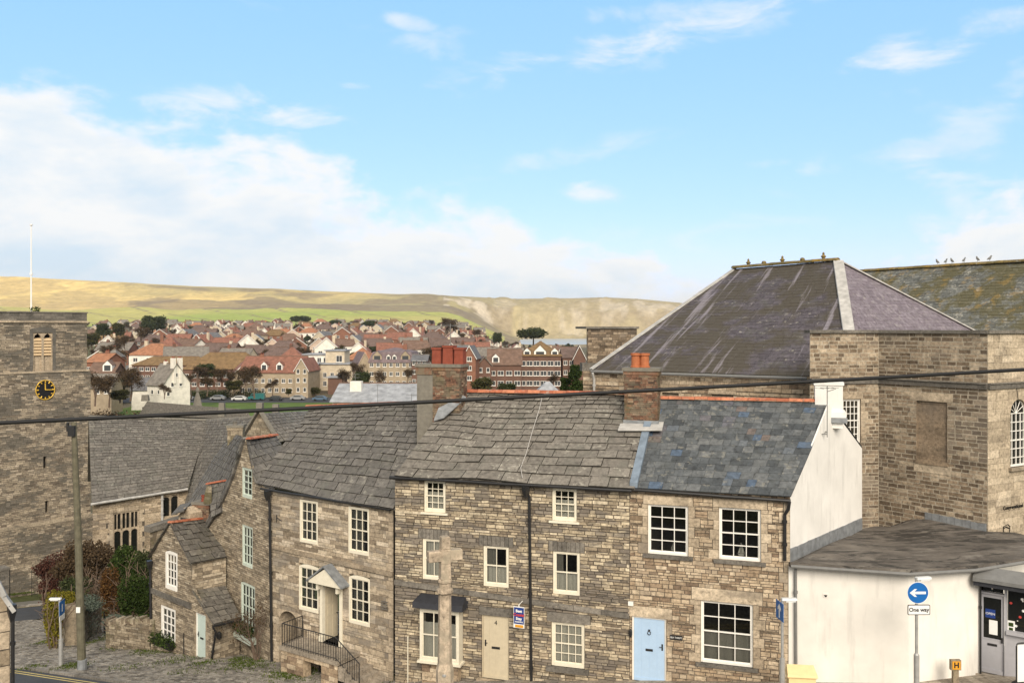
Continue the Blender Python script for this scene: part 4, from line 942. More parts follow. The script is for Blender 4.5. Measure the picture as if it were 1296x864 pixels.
for sgn in (-1, 1):
    ue = um+sgn*(u1-um+.34); e0, e1 = WC.pt(ue, zb_+.02, .46), WC.pt(ue, zb_+.02, 0); r0, r1 = WC.pt(um, zb_+.70, .46), WC.pt(um, zb_+.70, 0)
    mb.ngon_prism([e0, e1, r1, r0], V((0, 0, .07)))
mb.build('pediment_roof', 'lead', cC)
mb = MB(); hing = WC.pt(u0+fw, 0, -.12); inn = (V((WC.u.x, WC.u.y))*.04+V((-WC.n.x, -WC.n.y))).normalized(); Wd = Wall(hing.xy, hing.xy+inn*.62)
Wd.box(mb, 0, .62, z0+.03, z1-.14, -.02, .02)
for a, b in ((.08, .27), (.35, .54)):
    for c, d_ in ((.12, .85), (.95, 1.35), (1.45, 1.75)):
        if z0+d_ < z1-.2: Wd.box(mb, a, b, z0+c, z0+d_, .02, .03)
dc = mb.build('door', 'door_cream', cC); mb = MB(); mb.tube([Wd.pt(.56, z0+.95, .02), Wd.pt(.56, z0+.95, .08)], .02, 6); mb.build('handle', 'black_iron', dc)
mb = MB(); WC.box(mb, u0+fw, u1-fw, z0, z1, -1.2, -1.15); WC.box(mb, u0, u1, z0-.1, z0, -1.2, .1); mb.build('hallway', 'dark_void', cC)
# vent grille
mb = MB(); v_ = WC.rect(483, 491, 759, 771)
for i in range(4): WC.box(mb, v_[0], v_[1], lerp(v_[2], v_[3], i/4)+.01, lerp(v_[2], v_[3], (i+.6)/4), 0, .05)
mb.build('vent', 'stone_grey', cC)
# landing + steps + railings
lu0, lu1 = WC.px(384, 0)[0], WC.px(455, 0)[0]; lz = z0-.02; D_ = 1.15
mb = MB(); 
Wl = Wall(WC.pt(lu0, 0, D_).xy, WC.pt(lu1, 0, D_).xy); hl = (Wl.L*.40, Wl.L*.72, GRC, lz-.32)
stone_wall(mb, Wl, [(0, GRC), (Wl.L, GRC), (Wl.L, lz-.14), (0, lz-.14)], [hl], (.12, .2), (.25, .55), reveal=.4)
Wl2 = Wall(WC.pt(lu0, 0, 0).xy, WC.pt(lu0, 0, D_).xy); stone_wall(mb, Wl2, [(0, GRC), (D_, GRC), (D_, lz-.14), (0, lz-.14)], (), (.12, .2), (.25, .5))
Wl.box(mb, hl[0]-.05, hl[1]+.05, GRC, lz-.1, -.9, -.85, 3)
WC.box(mb, lu0-.06, lu1+.05, lz-.14, lz, .0, D_+.08, 2, (.2, .9, .3))
ns = 7
for i in range(ns):
    za = lz-.17*(i+1); ua = lu1+.05+i*.3; WC.box(mb, ua, ua+.34, za-.5, za, .02, D_+.04, 2, (rn(.2, .6), .7, .3))
mb.build('landing_steps', ['stone_a', 'mortar', 'paving', 'dark_void'], cC)
def rail(par, pts, h=.86, sp=.125, label=None, kinkr=.02):
    mb = MB(); pts = [V(p) for p in pts]; up = V((0, 0, h)); mb.tube([p+up for p in pts], .020, 6); mb.tube([p+V((0, 0, .09)) for p in pts], .014, 5)
    for a, b in zip(pts, pts[1:]):
        n = max(1, int((b-a).length/sp))
        for i in range(n):
            p = a.lerp(b, i/n); mb.tube([p, p+up], .0095 if i else .017, 4, cap=False)
    mb.tube([pts[-1]-V((0, 0, .05)), pts[-1]+up+V((0, 0, .03))], .02, 6)
    return mb.build('railing', 'black_iron', par)
rl = [WC.pt(lu0+.05, lz, .1), WC.pt(lu0+.05, lz, D_), WC.pt(lu1-.1, lz, D_), WC.pt(lu1+1.05, lz-.72, D_)]
rail(cC, rl)
# roof C
ELc0, ERc = P(323, 611, 36.2), P(499, 645, 31.65); RLc, RRc = P(393, 517, 39.2), P(545, 510, 36.6)
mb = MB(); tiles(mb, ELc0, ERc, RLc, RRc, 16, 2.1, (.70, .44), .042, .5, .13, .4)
rearC = V((.8, 3.4, -2.8)); tiles(mb, RRc+rearC, RLc+rearC, RRc, RLc, 8, 1.7, (.6, .4), .035)
roofC = mb.build('roof', ['tile_c', 'stone_grey'], cC)
mb = MB(); ridge_tiles(mb, RLc+V((-.2, .1, .08)), RRc+V((0, 0, .06)), .12, .42); mb.build('ridge_tiles', 'terracotta', roofC)
mb = MB(); rb0, rb1 = RLc+rearC, RRc+rearC; closewall(mb, rb0, rb1, GRC-2, GRC, rb0.z-.05, rb1.z-.05); mb.build('back_wall', 'stone_grey', cC)
gutter(cC, WC.pt(-.55, zc0+.10, .15), WC.pt(WC.L-.02, zc1-.03, .15), .05)
downpipe(cC, [WC.pt(-.05, zc0-.05, .22), WC.pt(-.02, zc0-.45, .14), WC.pt(.06, near(-10, 35.4)+.05, .1)], .055)
mb = MB(); bx_ = WC.px(356, 655); mb.tube([WC.pt(bx_[0]-.25, bx_[1], .02), WC.pt(bx_[0]+.2, bx_[1]+.02, .3), WC.pt(bx_[0]+.35, bx_[1]-.03, .3)], .018, 5); mb.tube([WC.pt(bx_[0]-.25, bx_[1]-.2, .02), WC.pt(bx_[0]-.25, bx_[1]+.1, .02)], .02, 5); mb.build('wall_bracket', 'black_iron', cC)

# ---- cottage D: tall curved gable
pd0 = P(265, 0, 39.8); WD = Wall(pd0.xy, pc0.xy)
cD = thing('stone_cottage', WD.pt(2, near(-12, 37)), 'tall narrow stone cottage whose gable sweeps down in a curve to the left', 'house', 'cottages in the street row')
gp = WD.poly([(265, 900), (265, 668), (276, 650), (288, 625), (299, 597), (306, 573), (311, 556), (318, 590), (325, 610), (345, 622), (345, 900)])
gp[0] = (gp[0][0], GRC-1); gp[-1] = (gp[-1][0], GRC-1)
hD = [WD.rect(306.5, 319.5, 592, 630), WD.rect(306.5, 320, 665, 717), WD.rect(305, 323, 738, 798)]
bD = []
for h in hD[:2]: bD += voussoirs(h, .16, 5, .08)
bD += voussoirs(hD[2], .22, 6, .12)
mb = MB(); stone_wall(mb, WD, gp, hD, (.07, .12), (.16, .40), gap=.022, prot=(.005, .025), blocks=bD); dressed(mb, WD, bD, 0, .016); mb.build('gable_wall', ['stone_d', 'mortar'], cD)
window(cD, WD, hD[0], 2, 4, 'sage_paint', .01, .10, .028, curtain=[(0, 1, 0, 1, 'curtain_dark')]); window(cD, WD, hD[1], 3, 4, 'sage_paint', .01, .09, .028, curtain=[(0, 1, 0, .9, 'curtain_dark')]); window(cD, WD, hD[2], 4, 4, 'sage_paint', .01, .09, .028, rise=.08, curtain=[(0, 1, 0, .9, 'curtain_dark')])
# verge stones following the curve
mb = MB(); vg = WD.poly([(262, 669), (275, 651), (287, 626), (298, 598), (305, 574), (310.5, 554)])
for (a, b) in zip(vg, vg[1:]):
    n = 4
    for i in range(n):
        q0 = (lerp(a[0], b[0], i/n), lerp(a[1], b[1], i/n)); q1 = (lerp(a[0], b[0], (i+1)/n), lerp(a[1], b[1], (i+1)/n))
        WD.quad(mb, [(q0[0]-.10, q0[1]+.0), (q0[0]+.02, q0[1]-.04), (q1[0]+.02, q1[1]-.04), (q1[0]-.10, q1[1]+.03)], -.3, .13+rn(-.02, .03), 0, rc())
# left (back) slope, curved: strips from the verge curve going back over the house
back = V((-.75, -.66, 0)); prevL = None
vz = [WD.pt(u, z, .1) for u, z in vg]
bk2 = [P(236, 642, 46), P(243, 628, 46.5), P(255, 606, 47), P(268, 585, 47.5), P(282, 564, 48), P(296, 548, 48.5)]
for i in range(5):
    tiles(mb, bk2[i], vz[i], bk2[i+1], vz[i+1], 3, 1.05, (.42, .38), .03, .6)
# right slope under the short ridge
apx = WD.pt(*gp[6], 0); rr_ = P(350, 551, 40.5)
tiles(mb, WD.pt(*gp[8], .1), P(372, 590, 37.6), apx, rr_, 6, 1.3, (.5, .4), .03, .6)
tiles(mb, rr_+V((0, 3, -3)), bk2[5], rr_, apx, 5, 1.3, (.5, .4), .03, .6)
roofD = mb.build('roof', ['tile_c', 'stone_grey'], cD)
mb = MB(); ridge_tiles(mb, apx+V((.1, 0, .04)), rr_+V((0, 0, .04)), .11, .4); mb.build('ridge_tiles', 'terracotta', roofD)
mb = MB(); closewall(mb, bk2[0], vz[0], GRC-4, GRC-2, bk2[0].z-.05, vz[0].z-.05); mb.face([(bk2[0].x, bk2[0].y, GRC-4)]+[tuple(p-V((0, 0, .05))) for p in bk2]+[(bk2[-1].x, bk2[-1].y, GRC-4)]); mb.build('back_wall', 'stone_d', cD)
# chimney of D, rough stone with a small pot
cd = P(299, 0, 45); chimney(cD, cd.xy, (1, .1), .75, .6, CZ-(585-CY)/FX*45, CZ-(540-CY)/FX*45, 'stone_garden', 'concrete', [(-.05, .13, .16, False)], 'stone_grey', brick=False, flash=False)
# small low wall, window box and climbing shrub at the foot of D
mb = MB(); a, b = G(303, 822), G(345, 846); Ww = Wall((a.x, a.y-.5), (b.x, b.y-.35)); tz = WD.px(315, 812)[1]
stone_wall(mb, Ww, [(0, GRC-1), (Ww.L, GRC-1), (Ww.L, tz-.45), (0, tz)], (), (.12, .2), (.3, .5)); mb.build('forecourt_wall', ['stone_d', 'mortar'], cD)
wbx = WD.rect(301, 327, 797, 803)
bx = MB(); WD.box(bx, wbx[0]-.1, wbx[1]+.1, wbx[2]-.1, wbx[3]-.05, .12, .42); fb_ = thing('flower_trough', WD.pt(wbx[0], wbx[2], .2), 'pale green trough of flowers and leaves below the lowest window of the curved-gable cottage', 'planter'); bx.build('trough', 'sage_paint', fb_)
lf = MB(); 
for t in (.12, .38, .62, .88): leafball(lf, WD.pt(lerp(wbx[0], wbx[1], t), wbx[3]+.16, .28), .32, .25, .26, 260, .10, 0)
lf.build('foliage', 'leaf_green', fb_); lf = MB(); leafball(lf, WD.pt((wbx[0]+wbx[1])/2, wbx[3]+.25, .32), .7, .25, .2, 50, .07); lf.build('blossom', 'leaf_rust', fb_)
cs_ = WD.px(335, 830); b0 = WD.pt(cs_[0], near(-10.5, 36)+.1, .35); sh = thing('climbing_shrub', b0, 'bare twiggy climbing shrub trained up the wall between the black downpipe and the trough', 'shrub')
br = MB(); tips = []
for i in range(7): tips += branches(br, b0+V((rn(-.1, .1), 0, 0)), (rn(-.5, .5), rn(-.1, .1), 1), rn(.7, 1.0), .025, 4, kids=(2, 3), spread=.5)
br.build('stem', 'twig', sh); lf = MB()
for t_ in tips: leafball(lf, t_, .1, .08, .1, 3, .07)
lf.build('foliage', 'leaf_brown', sh)

# ---- cottage E: little gabled house with porch
pe0 = P(193, 0, 39.4); pe1 = P(269, 0, 36.3); WE = Wall(pe0.xy, pe1.xy)
cE = thing('stone_cottage', WE.pt(3, near(-15, 39)), 'little gabled stone cottage with white sashes and a pale green door under a catslide porch', 'house', 'cottages in the street row')
gp = WE.poly([(193, 900), (193, 702), (217, 661), (241, 706), (243, 735), (269, 786), (269, 900)]); gp[0] = (0, GRC-2); gp[-1] = (gp[-2][0], GRC-2)
hE = [WE.rect(209.5, 225, 697, 746), WE.rect(204, 222.5, 768, 812), WE.rect(247.5, 260.5, 776, 838)]
mb = MB(); bE = voussoirs(hE[1], .18, 5, .05)+quoins(hE[2], (.1, .2), (.3, .4)); stone_wall(mb, WE, gp, hE, (.07, .12), (.16, .40), gap=.022, blocks=bE); dressed(mb, WE, bE, 0, .02)
s0, s1 = WE.px(193, 746), WE.px(243, 766); WE.quad(mb, [(s0[0], s0[1]-.12), (s1[0], s1[1]-.12), (s1[0], s1[1]+.1), (s0[0], s0[1]+.1)], 0, .1, 2, (.3, .5, .5))
mb.build('gable_wall', ['stone_d', 'mortar', 'stone_grey'], cE)
window(cE, WE, hE[0], 3, 4, 'white_paint', .0, .14, .04, rise=.12, curtain=[(0, 1, 0, .6, 'curtain_dark')]); window(cE, WE, hE[1], 3, 4, 'white_paint', .0, .12, .04, curtain=[(0, 1, 0, 1, CU)])
plank_door(cE, WE, hE[2], 'door_green', 'white_paint', 3, .06, knocker=False, hand='l')
pu = WE.px(243, 735)[0]; plu = WE.pt(pu, 0); plb = P(286, 0, 38.3); WE2 = Wall(plu.xy, plb.xy)
zl0, zl1 = WE2.px(243, 712)[1], WE2.px(285, 704)[1]
mb = MB(); stone_wall(mb, WE2, [(0, GRC), (WE2.L, GRC), (WE2.L, zl1+.05), (0, zl0)], (), (.1, .18), (.25, .5)); mb.build('side_wall', ['stone_d', 'mortar'], cE)
RL_e, RR_e = WE.pt(*gp[2], .1), P(272, 655, 41.2); EL_e, ER_e = P(240.5, 713, 37.0), P(287, 705, 38.1)
mb = MB(); tiles(mb, EL_e, ER_e, RL_e, RR_e, 8, 1.4, (.5, .4), .04, .7, .03)
el2, er2 = WE.pt(0, gp[1][1], .1)+V((-.15, 0, -.1)), WE.pt(0, gp[1][1], .1)+(RR_e-RL_e); tiles(mb, er2, el2, RR_e, RL_e, 7, 1.4, (.5, .4), .04, .7)
roofE = mb.build('roof', ['tile_e', 'stone_grey'], cE)
mb = MB(); ridge_tiles(mb, RL_e+V((0, 0, .04)), RR_e+V((0, 0, .04)), .10, .4); mb.build('ridge_tiles', 'terracotta', roofE)
# porch
pr0 = P(243, 747, 37.2); pr1 = P(285, 741, 38.0); pq0 = P(270, 790, 35.9); pq1 = P(305, 781, 37.0)
mb = MB(); tiles(mb, pq0, pq1, pr0, pr1, 7, 1.3, (.45, .4), .035, .7); mb.build('porch_roof', ['tile_e', 'stone_grey'], cE)
pw0 = WE.pt(WE.L, 0); pw1 = P(303, 0, 37.4); WE3 = Wall(pw0.xy, pw1.xy); mb = MB(); z_ = WE3.px(270, 793)[1]; stone_wall(mb, WE3, [(0, GRC-1), (WE3.L, GRC-1), (WE3.L, z_+.12), (0, z_)], (), (.1, .18), (.2, .45)); mb.build('porch_wall', ['stone_d', 'mortar'], cE)
gutter(cE, pq0+V((0, -.08, -.05)), pq1+V((.03, -.08, -.05)), .045); downpipe(cE, [pq0+V((.02, -.08, -.1)), pq0+V((.1, .0, -.3)), WE.pt(WE.L, near(-12.5, 36.2), .06)], .045, hop=False)
downpipe(cE, [WE.pt(-.05, zat(WE, 193, 712), .1), WE.pt(-.05, zat(WE, 193, 720), .08), WE.pt(.05, near(-17, 42), .08)], .06)
lb = WE3.px(275, 803); mb = MB(); mb.lathe(WE3.pt(lb[0], lb[1]-.15, .12), [(.04, 0), (.10, .06), (.11, .24), (.03, .32)], 8); mb.build('wall_lantern', 'black_iron', cE)
mb = MB(); q = WE.px(234, 800); mb.tube([WE.pt(q[0], q[1], .06), WE.pt(q[0]+.02, near(-14, 39), .06)], .02, 5); mb.build('waste_pipe', 'black_iron', cE)
hb = WE.rect(200, 223, 808, 820); hp = thing('window_box', WE.pt(hb[0], hb[2]), 'dark trailing window box under the lower white window of the little gabled cottage', 'planter')
mb = MB(); WE.box(mb, hb[0], hb[1]-.1, hb[2]+.12, hb[3], .02, .28); mb.build('trough', 'black_iron', hp); lf = MB()
for t in (.15, .5, .85): leafball(lf, WE.pt(lerp(hb[0], hb[1], t), hb[3]-.02, .22), .4, .25, .3, 240, .09)
lf.build('foliage', 'leaf_dark', hp)
# rear extension with its little ridge, chimney with red pot and dormer, seen between D and the church
ex = thing('rear_extension', P(270, 660, 40.5), 'small slate-roofed rear extension with a terracotta ridge tucked behind the curved gable', 'outbuilding')
mb = MB(); Wx = wallpp(250, 39.7, 269, 39.2)
gp = Wx.poly([(257, 638), (262, 613), (268, 616), (268, 638)])
stone_wall(mb, Wx, gp, (), (.12, .2), (.25, .5)); mb.build('gable_wall', ['stone_garden', 'mortar'], ex)
mb = MB(); tiles(mb, P(268, 655, 38.9), P(281, 648, 38.7), P(263, 613, 39.9), P(289, 607, 39.2), 6, 1.3, (.4, .35), .03); tiles(mb, P(290, 650, 41), P(250, 652, 41.5), P(294, 606, 39.0), P(263, 613, 39.9), 6, 1.3, (.4, .35), .03)
rx_ = mb.build('roof', ['tile_c', 'stone_grey'], ex); mb = MB(); ridge_tiles(mb, P(262, 612, 39.9), P(289, 607, 39.2), .09, .4); mb.build('ridge_tiles', 'terracotta', rx_)
q_ = P(259, 0, 40.6); sc = thing('chimney_stack', P(259, 690, 40.1), 'squat mossy brick chimney stack with one red pot behind the little gabled cottage', 'chimney')
chimney(sc, q_.xy, (1, -.25), 0.86, .6, CZ-(700-CY)/FX*40.6, CZ-(637-CY)/FX*40.6, 'brick_old', 'concrete', [(-.0, .17, .28, False)], 'pot_red', flash=False, name='stack')
dm = thing('roof_dormer', P(232, 660, 39.9), 'tiny gabled dormer with a dark window and slate roof beside the red chimney pot', 'dormer')
mb = MB(); Wz = wallpp(226, 40.1, 241, 39.7); gp = Wz.poly([(226, 672), (226, 652), (233, 642), (241, 650), (241, 672)]); Wz.quad(mb, gp, -1.2, 0); mb.build('wall', 'stone_dress', dm)
mb = MB(); a = P(221, 648, 46.8); b = P(241, 636.5, 47.6); mb.ngon_prism([P(217, 650, 39.8), P(233, 645, 39.4), P(243, 635, 41), P(228, 638, 41.5)], V((0, 0, -.07))); mb.build('roof', 'tile_c', dm)
mb = MB(); w_ = Wz.rect(229, 238, 655, 668); Wz.box(mb, *w_, 0, .03); mb.build('window', 'far_glass', dm)
# ================================================================== THE CHAPEL HALL ON THE RIGHT
ht = thing('chapel_hall', P(1150, 700, 36), 'large dark stone chapel hall with a great hipped slate roof and tall parapets', 'chapel')
h0 = P(1025, 0, 34.6); h1 = P(1112, 0, 35.0); h2 = P(1250, 0, 31.6); h3 = P(1345, 0, 33.9)
ZP = CZ-(417.5-CY)/FX*34.8; GH = CZ-13
def hallwall(name, W, x0, x1, holes, blocks=(), sm='stone_hall', mort='mortar_hall', ch=(.12, .18), ln=(.22, .5), gap=.036, top=ZP, st=None, copi=True):
    mb = MB(); stone_wall(mb, W, [(0, GH), (W.L, GH), (W.L, top-.12), (0, top-.12)], holes, ch, ln, gap=gap, blocks=blocks, prot=(.002, .010), reveal=.14)
    dressed(mb, W, blocks, 2, .015)
    if copi: W.box(mb, -.05, W.L+.05, top-.12, top, -.4, .10, 3, (.5, .5, .5))
    if st:
        W.box(mb, 0, W.L, st-.13, st+.05, 0, .09, 3, (.2, .6, .3)); W.box(mb, 0, W.L, st+.055, st+.10, 0, .14, 3, (.7, .5, .3))
    return mb.build(name, [sm, mort, 'stone_dress', 'stone_grey'], ht)
Wh1 = Wall(h0.xy, h1.xy); zs1 = Wh1.px(1100, 481)[1]
hw = Wh1.rect(1066, 1089, 505, 560)
hallwall('wall', Wh1, 0, 0, [hw], lint(hw, .3, .1)+quoins(hw, (.2, .32), (.25, .36), 'r'), st=zs1)
window(ht, Wh1, hw, 4, 6, 'white_paint', .05, .05, .025)
Wh2 = Wall(h1.xy, h2.xy); bh = Wh2.rect(1160, 1199, 508, 588); bl = lint(bh, .34, .25, .2)+[(bh[0]-.1, bh[1]+.15, bh[2]-.32, bh[2])]
hallwall('wall', Wh2, 0, 0, [bh], bl, gap=.040, st=zs1)
mb = MB(); Wh2.box(mb, bh[0], bh[1], bh[2], bh[3]-.1, -.12, -.06); Wh2.quad(mb, [(bh[0], bh[3]-.12)]+[(bh[1], bh[3]-.12)]+arch_pts(bh[0], bh[1], bh[3]-.12, .1), -.12, -.06); Wh2.box(mb, bh[0]-.03, bh[1]+.03, bh[2], bh[2]+.16, -.05, .05)
mb.build('blocked_window', 'stone_grey_brown' if 'stone_grey_brown' in M else 'stone_hall', ht)
Wh3 = Wall(h2.xy, h3.xy); aw = Wh3.rect(1278.5, 1300, 505, 590)
hallwall('wall', Wh3, 0, 0, [aw], [], 'stone_ashlar', 'mortar', (.2, .32), (.4, .9), .008, st=zs1)
# arched window on the pale face
u0, u1, z0, z1 = aw; ap = arch_pts(u0, u1, z1-(u1-u0)/2, (u1-u0)/2*.999, 12); um = (u0+u1)/2; zsprg = z1-(u1-u0)/2
mb = MB(); Wh3.quad(mb, [(u1+.02, z1+.02)]+ap[:7]+[(um, z1+.02)], -.2, .006, 0, (.6, .4, .4)); Wh3.quad(mb, [(um, z1+.02)]+ap[6:]+[(u0-.02, z1+.02)], -.2, .006, 0, (.6, .4, .4)); mb.build('arch_head', 'stone_ashlar', ht)
mb = MB(); fwd = -.08
Wh3.box(mb, u0, u0+.05, z0, zsprg, fwd-.08, fwd); Wh3.box(mb, u1-.05, u1, z0, zsprg, fwd-.08, fwd); Wh3.box(mb, u0, u1, z0, z0+.08, fwd-.08, fwd)
for i in range(1, 4): u = lerp(u0, u1, i/4); Wh3.box(mb, u-.014, u+.014, z0, zsprg, fwd-.05, fwd-.01)
nr = 6
for i in range(1, nr+1): z = lerp(z0, zsprg, i/nr); Wh3.box(mb, u0, u1, z-.014-(.02 if i == 3 else 0), z+.014, fwd-.05, fwd-.01)
for i in range(1, 6):
    an = math.pi*i/6; e = (um+math.cos(an)*(u1-u0)/2, zsprg+math.sin(an)*(u1-u0)/2); mb.tube([Wh3.pt(um, zsprg, fwd-.03), Wh3.pt(e[0], e[1], fwd-.03)], .014, 4)
mb.tube([Wh3.pt(a, b, fwd-.04) for a, b in ap], .035, 5); wf = mb.build('window', 'white_paint', ht)
mb = MB(); mb.face([Wh3.pt(u0, z0, fwd-.06), Wh3.pt(u1, z0, fwd-.06), Wh3.pt(u1, z1, fwd-.06), Wh3.pt(u0, z1, fwd-.06)]); mb.build('pane', 'glass_dark', wf)
mb = MB(); Wh3.box(mb, u0-.12, u1+.12, z0-.12, z0, -.1, .14, 0, (.3, .6, .4)); mb.build('sill', 'stone_dress', wf)
mb = MB(); mb.tube([Wh3.pt(Wh3.px(1286, 0)[0], Wh3.px(1286, 490)[1], .02), Wh3.pt(Wh3.px(1288, 0)[0], Wh3.px(1288, 506)[1], .02)], .012, 4); mb.build('conduit', 'black_iron', ht)
# lettering and carved badge
tp = Wh3.px(1269, 643); text_mesh('lettering', 'Congregational', .20, 'dark_void', ht, Wh3.pt(tp[0], tp[1], .022), (Wh3.u.x, Wh3.u.y, 0), (0, 0, 1), .004, 'LEFT')
bd = Wh3.px(1272.5, 673); mb = MB()
pts = [Wh3.pt(bd[0]+x, bd[1]+z, .025) for x, z in ((-.16, .22), (.1, .28), (.24, .2), (.2, -.1), (.05, -.25), (-.1, -.16), (-.16, .1))]; mb.tube(pts+[pts[0]], .014, 4); pts = [Wh3.pt(bd[0]+x, bd[1]+z, .025) for x, z in ((-.14, .15), (0, .2), (.18, .13))]; mb.tube(pts, .02, 4); mb.tube([Wh3.pt(bd[0]-.02, bd[1]-.05, .02), Wh3.pt(bd[0]+.12, bd[1]-.04, .02)], .03, 4); mb.build('carved_badge', 'dark_void', ht)
# lead flashing at the foot of the wall
mb = MB(); f0 = Wh2.px(1171, 655); f1 = Wh2.px(1249, 671); n = 8
for i in range(n):
    t0, t1 = i/n, (i+1)/n; Wh2.quad(mb, [(lerp(f0[0], f1[0], t0), lerp(f0[1], f1[1], t0)-.2), (lerp(f0[0], f1[0], t1)-.01, lerp(f0[1], f1[1], t1)-.2), (lerp(f0[0], f1[0], t1)-.01, lerp(f0[1], f1[1], t1)+.22+.03*(i % 2)), (lerp(f0[0], f1[0], t0), lerp(f0[1], f1[1], t0)+.22)], 0, .04+.01*(i % 2))
mb.build('lead_flashing', 'lead', ht)
# long wall under the big roof
e0 = P(748, 469, 42.9); e1 = P(1083, 479, 36.0); ZE = CZ-2.12; e0.z = e1.z = ZE
q0 = P(735, 0, 43.2); Wh4 = Wall(P(738, 0, 43.4).xy, P(1027, 0, 36.9).xy)
hh = [Wh4.rect(787, 802, 494, 520), Wh4.rect(838, 859, 497, 520), Wh4.rect(900, 928, 499, 520)]
mb = MB(); stone_wall(mb, Wh4, [(0, GH-4), (Wh4.L, GH-4), (Wh4.L, ZE-.05), (0, ZE-.05)], hh, (.11, .18), (.2, .5), gap=.018, prot=(.004, .02), blocks=[(b[0]-.15, b[1]+.15, b[3], b[3]+.18) for b in hh])
dressed(mb, Wh4, [(b[0]-.15, b[1]+.15, b[3], b[3]+.18) for b in hh], 2)
for h in hh: Wh4.box(mb, h[0], h[1], h[2], h[3], -.2, -.12, 2, (.1, .9, .1))
mb.build('wall', ['stone_a', 'mortar', 'stone_dress'], ht)
gutter(ht, e0+V((0, -.1, -.05)), P(1020, 477.5, 36.9)+V((0, -.1, -.05)), .07, 'pipe_grey')
downpipe(ht, [P(750, 472, 42.6), P(752, 480, 42.7), P(752, 530, 42.9)], .06, False, 'lead_pale')
apA, apB = P(930, 341, 50), P(1061, 331, 44.5)
fr_ = P(1302, 455, 50)
mb = MB(); tiles(mb, e0, e1, apA, apB, 36, 1.0, (.42, .42), .010, .5, .10, .15); r_a = mb.build('roof', ['slate_hall', 'slate_hall'], ht)
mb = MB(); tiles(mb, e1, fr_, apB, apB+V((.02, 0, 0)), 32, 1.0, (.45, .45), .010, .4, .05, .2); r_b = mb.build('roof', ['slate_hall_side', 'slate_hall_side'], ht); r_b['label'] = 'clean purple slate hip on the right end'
mb = MB(); bk0, bk1 = e0+V((6, 13, 0)), fr_+V((2, 3, 0)); mb.face([e0, apA, bk0]); mb.face([apA, apB, fr_, bk0]); mb.build('rear_slope', 'slate_hall', ht)
mb = MB()
def hip(mb, a, b, wd, th=.05, m=0):
    a, b = V(a), V(b); t = (b-a).normalized(); s_ = t.cross(V((0, 0, 1))).normalized(); u = s_.cross(t); mb.hexa([a-s_*wd, a+s_*wd, b+s_*wd, b-s_*wd], [a-s_*wd*.9+u*th, a+s_*wd*.9+u*th, b+s_*wd*.9+u*th, b-s_*wd*.9+u*th], m)
hip(mb, e1+V((0, 0, .04)), apB+V((0, 0, .04)), .26, .05); mb.build('lead_hip', 'lead_pale', ht)
mb = MB(); hip(mb, e0+V((0, -.02, .03)), apA+V((0, 0, .03)), .12, .06); hip(mb, fr_, apB+V((.05, 0, 0)), .12, .07); mb.build('lead_hip', 'lead_pale', ht)
mb = MB(); ridge_tiles(mb, apA+V((-.1, 0, .1)), apB+V((0, 0, .1)), .17, .5); rg_ = mb.build('ridge_tiles', 'ridge_moss', ht)
for x, big in ((949, 1), (970, 0), (994, 1), (1019, 0), (1044, 1)):
    t = (x-930)/131.; t = t*44.5/50/(1-t+t*44.5/50) if 0 else t; p = apA.lerp(apB, t)+V((0, 0, .18)); mb = MB()
    if big: mb.lathe(p, [(.11, 0), (.07, .05), (.12, .11), (.15, .15), (.08, .21), (.05, .25), (.075, .29), (.04, .35), (.0, .38)], 8)
    else: mb.lathe(p, [(.12, 0), (.14, .07), (.10, .16), (.0, .18)], 6)
    mb.build('finial', 'ridge_moss', rg_)
# second roof, mossy, with a skylight
r2 = thing('chapel', P(1200, 600, 62), 'mossy grey-slated chapel roof with yellow lichen and a small skylight, behind the tall parapet', 'chapel')
m0, m1 = P(1086, 343.5, 64), P(1345, 327.5, 52); w0, w1 = P(1010, 462, 58), P(1420, 470, 44)
mb = MB(); tiles(mb, w0, w1, m0, m1, 34, 1.0, (.5, .5), .014, .6, .08, .2); rf2 = mb.build('roof', ['slate_moss', 'slate_moss'], r2)
mb = MB(); mb.face([m0, m1, m1+V((8, 12, -6)), m0+V((3, 12, -6))]); mb.face([m0, w0, m0+V((3, 12, -6))]); mb.build('rear_slope', 'slate_moss', r2)
mb = MB(); ridge_tiles(mb, m0, m1, .2, .55); mb.build('ridge_tiles', 'ridge_moss', rf2)
mb = MB(); W5 = Wall(w0.xy, w1.xy); mb.face([W5.pt(0, GH, -.5), W5.pt(W5.L, GH, -.5), W5.pt(W5.L, w1.z, -.5), W5.pt(0, w0.z, -.5)]); mb.build('wall', 'stone_hall', r2)
nn = (w1-w0).cross(m0-w0).normalized(); nn = nn if nn.z > 0 else -nn
def onr(px, py):
    d = P(px, py, 1)-V((0, 0, CZ)); t = (w0-V((0, 0, CZ))).dot(nn)/d.dot(nn); return V((0, 0, CZ))+d*t
mb = MB(); sk = [onr(1254, 356), onr(1276, 355), onr(1284, 344), onr(1263, 345)]; mb.ngon_prism([p+nn*.12 for p in sk], -nn*.1); sko = mb.build('skylight', 'lead_pale', r2)
mb = MB(); c_ = sum(sk, V((0, 0, 0)))/4; mb.face([c_+(p-c_)*.86+nn*.13 for p in sk]); mb.build('pane', 'glass_dark', sko)
